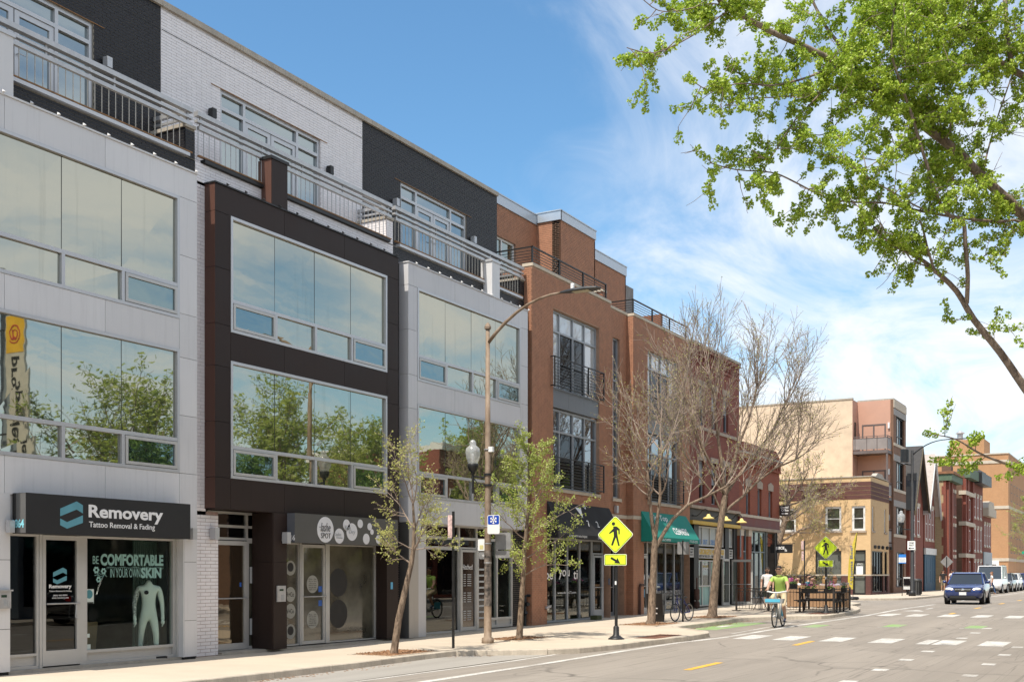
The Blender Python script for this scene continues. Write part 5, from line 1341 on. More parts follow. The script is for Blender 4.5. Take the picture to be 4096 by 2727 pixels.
for y in (75.5, 76.6, 77.8, 79.2, 80.4): MB().lathe([(.05, 0), (.1, .03), (.1, .2), (.03, .24)], (XF+.22, y, 3.28), 8).build('spot_lamp', M_black, YB)
MB().box(-1.9, -1.75, 75.0, 75.2, 3.1, 3.3).build('wall_lamp', M_black, YB)
# tan flats with balconies
M_tan = pm('stucco_tan', (.62, .49, .36), .9, var=.12, vscale=1.6, bump=.15, bscale=18)
M_pink = pm('stucco_pink', (.52, .30, .22), .9, var=.05, vscale=1.2)
M_brB = brickmat('brickwork_brown', (.22, .115, .07), (.19, .10, .062), (.20, .13, .09))
M_brow = pm('balcony_brown', (.12, .095, .09), .6)
TB = thing('apartment_building', 'tall tan apartment block with pink recess and metal balconies', 'building', (0, 84, ZG), world=True)
mb = MB(); mb.box(-20, -2.24, 80.9, 86.8, ZG-.2, 13.85); mb.build('side_wall', M_tan, TB)
mb = MB(); mb.box(-20, -2.2, 80.85, 81.1, 13.85, 13.95); mb.box(-2.24, XF, 82.4, 86.8, 13.85, 13.95); mb.build('coping', M_cope, TB)
mb = MB(); mb.box(-2.24, XF-.15, 82.4, 86.8, ZG-.2, 13.85); mb.box(-2.238, -2.22, 80.9, 82.4, ZG, 13.8); mb.build('recess_wall', M_pink, TB)
hl = [(83.3, 86.1, z, z+1.95) for z in (10.85, 7.65, 4.45)]+[(83.3, 86.1, .7, 3.2)]
mb = MB(); holed(mb, XF-.2, XF, 82.35, 86.8, ZG-.2, 13.85, hl); mb.build('front_wall', M_brB, TB)
for h in hl:
    win(TB, XF-.1, [h[0], h[0]+.75, h[0]+1.5, h[1]], [h[2], h[2]+.6, h[3]], M_black, lambda i, j: M_blind if i < 2 else M_gdk, fw=.07, iw=.07)
    if h[2] > 4: MB().box(XF-.1, XF+.04, 82.4, 86.75, h[2]-.2, h[2]).build('sill', M_lime, TB); MB().box(XF-.1, XF+.03, 82.4, 86.75, h[3], h[3]+.45).build('head_panel', pm('panel_grey_band', (.27, .25, .235), .7), TB)
MB().box(XF-.05, XF+.05, 82.36, 86.8, 13.3, 13.85).build('parapet_band', M_lime, TB)
for z in (10.0, 6.75, 3.55):
    mb = MB(); mb.box(-2.2, .15, 80.95, 82.4, z, z+.22); bl = mb.build('balcony', M_brow, TB)
    mb = MB(); mb.box(-2.2, .15, 80.96, 81.0, z+1.05, z+1.1); mb.box(-2.2, .15, 80.96, 81.0, z+1.18, z+1.22); mb.box(.1, .15, 81.0, 82.4, z+1.05, z+1.1); mb.box(.1, .15, 81.0, 82.4, z+1.18, z+1.22)
    for x in (-2.1, -1.3, -.6, .1): mb.box(x, x+.05, 80.96, 81.0, z+.22, z+1.2)
    mb.build('balcony_rail', M_brow, bl)
    MB().box(-2.2, .12, 80.97, 80.985, z+.3, z+1.05).build('mesh_panel', pm('balcony_mesh', (.24, .21, .20), .5), bl); MB().box(.115, .13, 81.0, 82.35, z+.3, z+1.05).build('mesh_panel', MATS['balcony_mesh'], bl)
    win(TB, -82.38, [-1.92, -1.1, -.27], [z+.25, z+2.2], M_brow, M_g3, fw=.1, iw=.1, face='-y', fd=.06, name='balcony_door')
    MB().box(-.12, .0, 82.28, 82.4, z+1.85, z+2.25).build('wall_lamp', M_white, TB)
MB().box(.02, .14, 80.98, 81.1, ZG, 10.0).build('balcony_post', M_brow, TB)
MB().box(-2.2, -2.15, 81.4, 81.7, 10.5, 12.3).build('side_window', M_gdk, TB)

# ------------------------------------------------------------------ far end of the street
M_redF = brickmat('brickwork_far_red', (.25, .07, .045), (.21, .06, .042), (.22, .1, .07), var=.15)
M_orgF = brickmat('brickwork_far_orange', (.50, .265, .125), (.44, .23, .11), (.46, .30, .18), var=.12)
M_bufF = brickmat('brickwork_far_buff', (.45, .33, .19), (.38, .27, .155), (.35, .27, .18), var=.15)
M_brnF = brickmat('brickwork_far_brown', (.17, .095, .06), (.13, .075, .05), (.16, .1, .07), var=.15)
M_shin = pm('roof_shingle_dark', (.06, .058, .058), .9, var=.2, vscale=5)
M_shinp = pm('roof_shingle_pale', (.46, .40, .36), .9, var=.12, vscale=5)
M_green = pm('copper_green', (.09, .14, .09), .7, var=.3)
def far_windows(b, X, ys, zs, fm, gm=None, head=None):
    for (a, c) in ys:
        for (z0, z1) in zs:
            win(b, X+.015, [a, c], [z0, (z0+z1)/2, z1], fm, gm or M_gdk, fw=.1, iw=.07, fd=.05, gback=.03)
            if head: MB().box(X, X+.05, a-.12, c+.12, z1, z1+.28).build('lintel', head, b); MB().box(X, X+.05, a-.12, c+.12, z0-.15, z0).build('sill', head, b)
def gable_house(name, label, y0, y1, ze, zr, wallm, sidem, roofm, barge, xf=XF, ridge_drop=0):
    b = thing(name, label, 'house', (0, (y0+y1)/2, ZG), world=True)
    ym = (y0+y1)/2
    mb = MB(); mb.box(-14, xf, y0, y1, ZG-.2, ze); mb.prism([(y0, ze), (y1, ze), (ym, zr)], 'x', -14, xf); mb.build('wall', wallm, b)
    mb = MB(); e = .35; t = .12
    for s in (0, 1):
        ya = (y0-e) if s == 0 else (y1+e); za = ze-(zr-ze)*e/(ym-y0)
        p = [(ya, za), (ym, zr), (ym, zr+t), (ya, za+t)]
        mb.prism(p if s == 0 else p[::-1], 'x', -14, xf+.45)
    r = mb.build('roof', roofm, b)
    mb = MB()
    for s in (0, 1):
        ya = (y0-e) if s == 0 else (y1+e); za = ze-(zr-ze)*e/(ym-y0)
        p = [(ya, za-.35), (ym, zr-.35), (ym, zr+.03), (ya, za+.03)]
        mb.prism(p if s == 0 else p[::-1], 'x', xf+.4, xf+.52)
    mb.build('barge_board', barge, r)
    return b
H9 = gable_house('gabled_house', 'narrow red brick house with dark slate roof and brown gable boards', 88.2, 93.7, 6.9, 11.3, M_redF, M_redF, M_shin, pm('barge_brown', (.10, .08, .05), .8, var=.4, vscale=4))
far_windows(H9, XF, [(89.3, 90.2), (91.2, 92.1)], [(4.6, 6.8)], M_wfr, M_blind, M_lime); far_windows(H9, XF, [(89.3, 90.3)], [(1.2, 3.4)], M_wfr, None, M_lime)
MB().box(-14, XF-.6, 87.9, 88.2, 6.4, 10.2).build('side_slates', M_shin, H9)
MB().box(-2.5, -1.9, 89.0, 89.6, 9.0, 11.9).build('chimney', M_brnF, H9)
H10 = gable_house('gabled_house', 'red brick house with pale roof, white gable boards and blue shopfront', 94.1, 99.0, 6.9, 11.2, M_redF, M_redF, M_shinp, pm('barge_white', (.55, .56, .56), .7))
far_windows(H10, XF, [(94.7, 95.5), (96.1, 96.9), (97.5, 98.3)], [(4.4, 6.9)], M_wfr, M_blind, M_lime); far_windows(H10, XF, [(96.1, 97.0)], [(8.0, 9.4)], M_wfr, None)
MB().box(XF-.1, XF+.15, 94.1, 99.0, 3.2, 3.7).build('shop_lintel', M_wfr, H10); MB().box(XF-.1, XF+.06, 94.1, 99.0, ZG, 3.2).build('shop_front', pm('shop_blue', (.03, .09, .15), .6), H10)
far_windows(H10, XF+.06, [(94.8, 96.6), (97.4, 98.4)], [(.9, 3.0)], MATS['shop_blue'], M_gres)
H10_end = 99.0
B11 = thing('brick_building', 'buff sided house with red brick front and green metal cornice', 'house', (0, 102, ZG), world=True); X1 = 1.05
mb = MB(); mb.box(-14, X1-.16, 99.3, 104.9, ZG-.2, 9.9); mb.build('side_wall', M_bufF, B11)
mb = MB(); mb.box(X1-.16, X1, 99.32, 104.9, ZG-.2, 9.6); mb.box(X1, X1+.2, 99.6, 100.3, ZG, 9.3); mb.box(X1, X1+.2, 101.3, 101.9, ZG, 9.3); mb.build('front_wall', M_redF, B11)
for k in range(13): MB().box(X1-.18-.14*(k % 2), X1+.01, 99.28, 99.4, ZG+.2+.7*k, ZG+.9+.7*k).build('quoin', M_redF, B11)
far_windows(B11, X1, [(100.45, 101.2), (102.4, 103.2), (103.8, 104.5)], [(6.6, 8.6), (3.7, 5.7), (1.0, 3.0)], M_black, None, M_lime)
mb = MB(); mb.box(X1-.6, X1+.5, 99.2, 104.95, 9.35, 9.9); mb.build('cornice', M_green, B11); MB().box(X1-.8, X1+.65, 99.1, 105.0, 9.9, 10.1).build('cornice_top', pm('cornice_rust', (.26, .12, .06), .8, var=.3), B11)
B12 = thing('brick_building', 'dark brown sided red brick block with white stone bands', 'house', (0, 109, ZG), world=True); X2 = 1.38
mb = MB(); mb.box(-14, X2-.05, 106.0, 111.7, ZG-.2, 10.4); mb.build('side_wall', M_brnF, B12)
mb = MB(); mb.box(X2-.05, X2, 106.02, 111.7, ZG-.2, 10.4); mb.box(X2, X2+.25, 106.3, 106.8, ZG, 10.0); mb.box(X2, X2+.25, 107.6, 108.2, ZG, 10.0); mb.box(X2, X2+.25, 110.8, 111.5, ZG, 10.0); mb.build('front_wall', M_redF, B12)
for z in (3.1, 5.9, 8.6): MB().box(X2-.3, X2+.3, 105.95, 111.7, z, z+.35).build('stone_band', M_lime, B12)
far_windows(B12, X2, [(106.9, 107.5), (108.6, 109.4), (109.8, 110.6)], [(6.5, 8.4), (3.7, 5.6), (.8, 2.8)], M_wfr)
MB().box(X2-.5, X2+.6, 106.5, 111.7, 10.1, 10.9).build('cornice', M_green, B12); MB().box(-.5, .3, 107, 108, 10.4, 11.7).build('chimney', M_brnF, B12)
B13 = thing('brick_building', 'red brick house with heavy black cornice', 'house', (0, 115, ZG), world=True); X3 = 1.4
mb = MB(); mb.box(-14, X3, 112.3, 118.8, ZG-.2, 10.4); mb.build('wall', M_redF, B13)
MB().box(X3-.8, X3+.8, 112.1, 118.9, 10.0, 11.0).build('cornice', M_black, B13); MB().box(X3-1.2, X3+.3, 112.1, 118.9, 11.0, 11.4).build('cornice_cap', M_brow, B13)
far_windows(B13, X3, [(113.0, 113.9), (115.0, 115.9), (117.0, 117.9)], [(6.9, 8.9), (3.8, 5.9), (.8, 2.8)], M_wfr, None, M_lime)
B14 = thing('brick_building', 'small red brick shop with pale stepped gable and white front', 'house', (0, 122, ZG), world=True)
mb = MB(); mb.box(-14, X3, 119.1, 125.0, ZG-.2, 7.3); mb.build('wall', M_redF, B14)
mb = MB(); mb.box(X3-.4, X3+.5, 119.1, 125.0, 7.3, 8.1); mb.prism([(119.7, 8.1), (124.4, 8.1), (123.8, 8.8), (120.5, 8.8)], 'x', X3-.4, X3+.4); mb.build('cornice', M_lime, B14)
MB().box(X3-.1, X3+.1, 119.1, 125.0, ZG, 3.8).build('shop_front', pm('shop_pale', (.40, .43, .46), .6), B14)
far_windows(B14, X3, [(119.9, 120.7), (121.6, 122.4), (123.3, 124.1)], [(4.4, 6.5)], M_wfr, None, M_lime); far_windows(B14, X3+.1, [(120.5, 122.5)], [(.7, 2.6)], M_black)
BX = -16
B15 = thing('apartment_building', 'big orange brick block with white bands closing the view', 'building', (0, 155, ZG), world=True)
mb = MB(); mb.box(-40, XF, 150.5, 172, ZG-.2, 16.3); mb.box(-6.5, -2.5, 150.5, 156, 16.3, 18.3); mb.build('wall', M_orgF, B15)
mb = MB()
for z in (15.2, 9.6, 3.2): mb.box(-40, XF+.06, 150.42, 172, z, z+.38)
mb.box(-40, XF+.05, 150.4, 172, 16.3, 16.45); mb.build('stone_band', M_lime, B15)
far_windows(B15, XF, [(153+3.2*k, 154.6+3.2*k) for k in range(5)], [(10.6, 12.8), (7, 9), (4.2, 6.2)], M_black)
MB().box(-2.6, -.8, 150.38, 150.5, ZG, 3.3).build('doorway', M_wfr, B15); MB().box(-2.3, -1.1, 150.34, 150.42, ZG, 2.8).build('door', M_gdk, B15)
MB().lathe([(.35, 0), (.35, .9), (.6, .95), (.2, 1.3)], (-5.5, 152, 18.3), 10).build('roof_vent', M_steel, B15)
B16 = thing('brick_building', 'far red brick wall at the edge of the street view', 'building', (0, 180, ZG), world=True)
mb = MB(); mb.box(-20, XF+.5, 174, 195, ZG-.2, 14); mb.build('wall', M_redF, B16); far_windows(B16, XF+.5, [(176+3*k, 177.5+3*k) for k in range(5)], [(9, 11), (5, 7)], M_black); MB().box(-20, XF+.8, 173.9, 195, 14, 14.4).build('cornice', M_lime, B16)
TK = thing('roof_house', 'pale roof structure rising behind the gabled houses', 'building', (-14, 92, ZG), world=True)
mb = MB(); mb.box(-22, -8.5, 96, 112, ZG, 12.2); mb.build('wall', M_bufF, TK); mb = MB(); mb.box(-22.2, -8.3, 95.8, 112.2, 12.2, 12.5); mb.build('coping', M_cope, TK)
# backs of the next blocks, so the skyline is closed beyond the houses
# ------------------------------------------------------------------ trees
def bark(name, c1, c2, sc=9.0):
    m, nt, out = _nt(name)
    b = N(nt, 'ShaderNodeBsdfPrincipled'); b.inputs['Roughness'].default_value = .9; b.inputs['Specular IOR Level'].default_value = .2
    v = pos_vec(nt, (1, 1, .28)); n1 = noise(nt, v, sc*2.6, 5, .65, .6)
    nt.links.new(mixc(nt, mrange(nt, n1, .36, .62, 0, 1), c1, c2), b.inputs['Base Color'])
    bp = N(nt, 'ShaderNodeBump'); bp.inputs['Strength'].default_value = .7; bp.inputs['Distance'].default_value = .02
    nt.links.new(n1, bp.inputs['Height']); nt.links.new(bp.outputs[0], b.inputs['Normal']); nt.links.new(b.outputs[0], out.inputs[0]); return m
M_bark = bark('bark_grey_brown', (.10, .072, .052), (.30, .225, .165))
M_twig = pm('twig_brown', (.29, .225, .18), .85, var=.25, vscale=3)
M_elmb = bark('bark_elm', (.15, .115, .09), (.34, .265, .21), 7)
M_bud = leafmat('bud_olive', (.36, .33, .08), (.52, .50, .15), .35)
M_leafy = leafmat('leaf_spring_green', (.30, .37, .06), (.46, .50, .12), .4)
M_leafr = leafmat('leaf_new_yellow', (.38, .38, .10), (.54, .53, .17), .4)
M_sam = leafmat('elm_seed_green', (.25, .39, .02), (.50, .60, .075), .33)
RV = Vector((math.cos(THETA), math.sin(THETA), 0)); FV = Vector((-math.sin(THETA), math.cos(THETA), 0)); ZV = Vector((0, 0, 1))
class Tree:
    def __init__(s, seed): s.r = random.Random(seed); s.lines = []; s.tips = []; s.nodes = []
    def rv(s): return Vector((s.r.gauss(0, 1), s.r.gauss(0, 1), s.r.gauss(0, 1))).normalized()
    def limb(s, pts, r0, r1, lvl):
        pts = [Vector(p) for p in pts]; n = len(pts)
        s.lines.append((pts, [r0+(r1-r0)*i/(n-1) for i in range(n)], lvl)); return pts
    def grow(s, p, d, L, r, lvl, maxl, up=.06, wander=.13, ratio=.66, ang=(28, 55), kids=(3, 5), seg=.22, spread=1.0, t0=.25, rmin=.0035, droop=0):
        d = Vector(d).normalized(); n = max(3, int(L/seg)); st = L/n; pts = [Vector(p)]; q = Vector(p)
        for i in range(n):
            d = (d+s.rv()*wander+ZV*(up-droop*lvl)).normalized(); q = q+d*st; pts.append(q.copy())
        r1 = max(rmin*.8, r*(.35 if lvl < maxl else .3)); s.limb(pts, r, r1, lvl)
        if lvl >= maxl:
            s.tips.append(pts); return
        s.nodes.append(pts)
        k = s.r.randint(*kids)
        for j in range(k):
            t = t0+(1-t0)*(j+s.r.random()*.8)/k; f = t*n; i = min(n-1, int(f)); base = pts[i].lerp(pts[i+1], f-i)
            dd = (pts[i+1]-pts[i]).normalized(); ax = dd.cross(s.rv()).normalized()
            a = R(s.r.uniform(*ang)); nd = (dd*math.cos(a)+ax*math.sin(a)); nd = Vector((nd.x*spread, nd.y*spread, nd.z))
            rr = max(rmin, (r+(r1-r)*t)*s.r.uniform(.5, .7))
            s.grow(base, nd, L*ratio*s.r.uniform(.7, 1.15)*(1.1-.35*t), rr, lvl+1, maxl, up, wander*1.1, ratio, ang, kids, seg, spread, t0, rmin, droop)
        s.grow(pts[-1], (pts[-1]-pts[-2]), L*ratio*.8, r1, lvl+1, maxl, up, wander, ratio, ang, kids, seg, spread, t0, rmin, droop)
    def mesh(s, lvls, sides):
        mb = MB()
        for pts, rad, lv in s.lines:
            if lv in lvls: mb.tube(pts, rad, sides(lv), cap=False)
        return mb
def leaf_quads(mb, rnd, c, size, n, spread, fold=.35):
    for _ in range(n):
        o = Vector((rnd.gauss(0, 1), rnd.gauss(0, 1), rnd.gauss(0, .8)))*spread; p = Vector(c)+o
        a = Vector((rnd.gauss(0, 1), rnd.gauss(0, 1), rnd.gauss(0, 1))).normalized(); b = a.orthogonal().normalized(); nrm = a.cross(b)
        s = size*rnd.uniform(.6, 1.25)
        mb.add([tuple(p-a*s*.5), tuple(p+b*s*.32+nrm*s*fold*.4), tuple(p+a*s*.6), tuple(p-b*s*.32+nrm*s*fold*.4)], [(0, 1, 2, 3)])
def finish(t, root, barkm, twigm, lv_trunk=(0, 1), lv_br=(2, 3, 4, 5), crown=None, cname='crown', cmat=None):
    t.mesh(lv_trunk, lambda l: 10 if l == 0 else 7).build('trunk', barkm, root, smooth=True)
    t.mesh(lv_br, lambda l: 5 if l < 3 else 4).build('branches', twigm, root, smooth=True, kind='stuff')
    if crown: crown.build(cname, cmat, root, kind='stuff')
def cr(a, b, c): return RV*a+FV*b+ZV*c

# young leaning tree in front of the brown building
t = Tree(11); g0 = Vector((0, 0, 0))
tr = [cr(0, 0, -.05), cr(.02, 0, .12), cr(.10, .02, .7), cr(.22, .02, 1.25), cr(.36, .03, 1.85), cr(.41, .0, 2.15), cr(.43, 0, 2.6), cr(.40, .0, 3.1)]
t.lines.append((tr, [.10, .082, .072, .066, .055, .046, .034, .022], 0))
for base, d, L, r in ((tr[4], cr(-.75, .1, .55), .75, .02), (tr[5], cr(.8, .2, .75), 1.05, .024), (tr[5], cr(.35, -.8, .7), .8, .02), (tr[6], cr(-.6, .5, .9), 1.0, .02), (tr[6], cr(.5, .6, .9), .85, .018),
                      (tr[7], cr(-.15, 0, 1), 1.25, .018), (tr[7], cr(.45, -.3, 1), 1.0, .016), (tr[7], cr(-.55, -.4, .9), .95, .016), (tr[5], cr(-.9, -.3, .2), .75, .016), (tr[5], cr(1, .1, .15), .7, .014)):
    t.grow(base, d, L, r, 1, 3, up=.05, wander=.2, ratio=.52, ang=(30, 65), kids=(6, 8), seg=.1, rmin=.003)
T1 = thing('street_tree', 'young leaning tree with sparse buds before the brown building', 'tree', (2.78, 19.25, 0), group='street trees along the pavement')
c = MB(); rnd = random.Random(5)
for pts in t.tips:
    for p in pts[1:]:
        if rnd.random() < .75: leaf_quads(c, rnd, p, .042, 2, .02)
finish(t, T1, M_bark, M_twig, (0,), (1, 2, 3), c, cmat=M_leafr)

# second young tree, well in leaf
t = Tree(23)
tr = [cr(0, 0, -.05), cr(0, 0, .1), cr(.04, 0, .8), cr(.09, 0, 1.5), cr(.12, .02, 2.2), cr(.20, .02, 3.0), cr(.24, 0, 3.9), cr(.22, 0, 4.8)]
t.lines.append((tr, [.11, .085, .07, .062, .052, .038, .024, .010], 0))
for k in range(24):
    f = 1.55+3.1*k/24; i = min(6, max(2, [j for j in range(7) if tr[j].z <= f][-1])); u = (f-tr[i].z)/(tr[i+1].z-tr[i].z); base = tr[i].lerp(tr[i+1], u)
    a = k*2.4; L = (1.35-.25*abs(k-7)/7)*t.r.uniform(.75, 1.1)*(1 if k < 15 else .7)
    t.grow(base, (math.cos(a), math.sin(a), .45+.03*k), L, .018-.0003*k, 1, 3, up=.03, wander=.16, ratio=.48, ang=(30, 60), kids=(5, 6), seg=.11, rmin=.003, t0=.2)
T2 = thing('street_tree', 'upright young tree in fresh green leaf before the black awning shop', 'tree', (2.81, 24.51, gz(24.5)), group='street trees along the pavement')
c = MB()
for pts in t.tips:
    for p in pts[1:]:
        if rnd.random() < .9: leaf_quads(c, rnd, p, .05, 3, .035)
finish(t, T2, M_bark, M_twig, (0,), (1, 2, 3), c, cmat=M_leafy)

# third tree: forked trunk with a long limb towards the red brick shops
t = Tree(31)
tr = [cr(0, 0, -.05), cr(.03, 0, .12), cr(.06, 0, .9), cr(.10, 0, 1.7), cr(.12, 0, 2.25), cr(.14, 0, 2.55)]
t.lines.append((tr, [.19, .13, .112, .102, .1, .092], 0))
A = [tr[5], cr(.04, .02, 3.2), cr(-.02, .05, 3.9), cr(-.08, .06, 4.6), cr(-.12, .1, 5.3)]
Bq = [tr[5], cr(.20, -.05, 3.1), cr(.29, -.1, 3.9), cr(.26, -.15, 4.5), cr(.34, -.2, 5.2)]
Cq = [tr[4], cr(.40, .05, 2.75), cr(.70, .1, 3.2), cr(1.15, .15, 3.62), cr(1.75, .2, 3.9), cr(2.35, .3, 4.2), cr(2.85, .35, 4.6)]
t.limb(A, .066, .034, 1); t.limb(Bq, .062, .03, 1); t.limb(Cq, .068, .026, 1)
for L_, rr in ((A, .035), (Bq, .033)):
    for i, d, L in ((2, cr(-.9, .2, .55), 1.5), (3, cr(-.7, -.5, .8), 1.5), (3, cr(.6, .6, .9), 1.4), (4, cr(-.3, .1, 1), 1.9), (4, cr(.35, -.3, 1), 1.9), (4, cr(-.75, .3, .9), 1.7), (2, cr(.3, -.9, .6), 1.2), (4, cr(.7, .4, .9), 1.6)):
        t.grow(L_[i], d, L*1.1, rr*.8, 2, 4, up=.05, wander=.17, ratio=.58, ang=(25, 55), kids=(5, 7), seg=.14, rmin=.0058)
for i, d, L in ((3, cr(.2, .3, 1), 1.2), (4, cr(.7, 0, .7), 1.3), (5, cr(.6, .4, .8), 1.2), (6, cr(.8, 0, .5), 1.2), (6, cr(.5, -.4, .9), 1.0)): t.grow(Cq[i], d, L, .028, 2, 4, up=.03, wander=.17, ratio=.58, ang=(25, 55), kids=(5, 7), seg=.14, rmin=.0058)
T3 = thing('street_tree', 'forked budding tree before the green cleaners awning, limb reaching the hot dog shop', 'tree', (3.09, 32.12, gz(32)), group='street trees along the pavement')
c = MB()
for pts in t.tips:
    for p in pts[1:]:
        if rnd.random() < .55: leaf_quads(c, rnd, p, .042, 1, .02)
finish(t, T3, M_bark, M_twig, (0, 1), (2, 3, 4), c, cmat=M_bud)

# fourth, tallest street tree
t = Tree(47)
tr = [cr(0, 0, -.05), cr(.02, 0, .15), cr(.08, 0, .9), cr(.14, 0, 1.7), cr(.22, 0, 2.5), cr(.33, 0, 3.3), cr(.42, .02, 3.9)]
t.lines.append((tr, [.21, .145, .125, .117, .11, .102, .098], 0))
fan = [([tr[6], cr(.36, .1, 4.8), cr(.24, .2, 5.7), cr(.15, .3, 6.8), cr(.0, .4, 7.8)], .07), ([tr[6], cr(.6, -.05, 4.6), cr(.8, -.1, 5.4), cr(1.15, -.15, 6.3), cr(1.4, -.2, 7.3)], .066),
       ([tr[5], cr(.66, .1, 3.6), cr(1.05, .2, 3.9), cr(1.5, .3, 4.35), cr(2.1, .4, 4.8), cr(2.8, .5, 5.1)], .05), ([tr[6], cr(.1, -.3, 4.5), cr(-.35, -.5, 5.3), cr(-.75, -.6, 6.3), cr(-1.0, -.6, 7.2)], .05),
       ([tr[6], cr(.85, .3, 4.5), cr(1.45, .5, 5.2), cr(2.05, .6, 6.0), cr(2.5, .7, 6.9)], .055), ([tr[6], cr(.2, .6, 4.4), cr(-.1, 1.1, 5.2), cr(-.3, 1.5, 6.2)], .045), ([tr[5], cr(.05, -.1, 3.9), cr(-.45, -.2, 4.5), cr(-.9, -.2, 5.2)], .036)]
for q, r0 in fan:
    t.limb(q, r0, .026, 1)
    for i in range(2, len(q)):
        for k in range(3 if i < len(q)-1 else 5):
            ax = (q[i]-q[i-1]).normalized(); d = ax*.9+Vector((t.r.gauss(0, .42), t.r.gauss(0, .42), .45))
            t.grow(q[i], d, 1.7*t.r.uniform(.7, 1.15), .023, 2, 4, up=.05, wander=.13, ratio=.6, ang=(20, 48), kids=(5, 6), seg=.18, rmin=.006)
T4 = thing('street_tree', 'tallest bare budding street tree, brown trunk before the hot dog shop', 'tree', (3.31, 36.95, gz(37)), group='street trees along the pavement', scale=1.06)
c = MB()
for pts in t.tips:
    for p in pts[1:]:
        if rnd.random() < .4: leaf_quads(c, rnd, p, .045, 1, .02)
finish(t, T4, M_bark, M_twig, (0, 1), (2, 3, 4), c, cmat=M_bud)

# gnarled tree by the side street, its shade lies on the buff wall
t = Tree(59)
tr = [cr(0, 0, -.1), cr(.05, 0, .5), cr(.1, 0, 1.6), cr(.4, 0, 3.0), cr(.75, 0, 4.2), cr(.9, .1, 5.2)]
t.lines.append((tr, [.30, .24, .22, .2, .17, .13], 0))
for i, d, L, r in ((3, cr(1, -.2, .7), 2.6, .08), (3, cr(-.9, .3, .7), 2.2, .07), (4, cr(1, .2, .35), 3.0, .08), (4, cr(-.6, -.5, .8), 2.2, .07), (5, cr(.7, .3, .7), 2.4, .07), (5, cr(-.2, -.3, 1), 2.0, .06), (5, cr(.9, -.4, .25), 2.6, .06), (4, cr(.4, .9, .5), 2.0, .06), (4, cr(.2, -1, .5), 2.4, .06)):
    t.grow(tr[i], d, L, r, 1, 4, up=.02, wander=.2, ratio=.55, ang=(30, 60), kids=(5, 6), seg=.25, rmin=.008)
T5 = thing('street_tree', 'gnarled bare tree beside the buff brick wall at the side street', 'tree', (-5.6, 73.0, ZG), group='side street trees', scale=1.12)
c = MB()
for pts in t.tips:
    for p in pts[1:]:
        if rnd.random() < .35: leaf_quads(c, rnd, p, .08, 1, .03)
finish(t, T5, M_bark, M_twig, (0, 1), (2, 3, 4), c, cmat=M_bud)
def copy_tree(src, loc, rotz, sc, label, group=None):
    q = dup(src, loc, rotz, label, group); q.scale = (sc,)*3; return q
copy_tree(T5, (-7.5, 71.5, ZG), 2.2, .95, 'second bare tree standing deeper in the side street', 'side street trees')
copy_tree(T2, (5.6, 118, ZG), 1.0, 1.75, 'bright green tree by the far parked cars', None)
copy_tree(T2, (-6.5, 61.5, ZG), 2.0, 2.3, 'light green tree rising behind the red brick corner building', None)

# hedge at the buff wall
hb = thing('hedge', 'brown and green shrub against the buff brick wall', 'shrub', (-4.2, 74.2, ZG))
t = Tree(71)
for k in range(26): t.grow((t.r.uniform(-2.0, 2.2), t.r.uniform(-.4, .4), 0), (t.r.gauss(0, .35), t.r.gauss(0, .35), 1), t.r.uniform(.8, 1.5), .015, 1, 2, kids=(3, 5), seg=.2)
c = MB()
for pts in t.tips:
    for p in pts: leaf_quads(c, rnd, p, .11, 2, .07)
t.mesh((1, 2), lambda l: 4).build('stems', M_twig, hb, kind='stuff'); c.build('foliage', leafmat('hedge_leaf', (.13, .08, .03), (.16, .14, .05), .3), hb, kind='stuff')

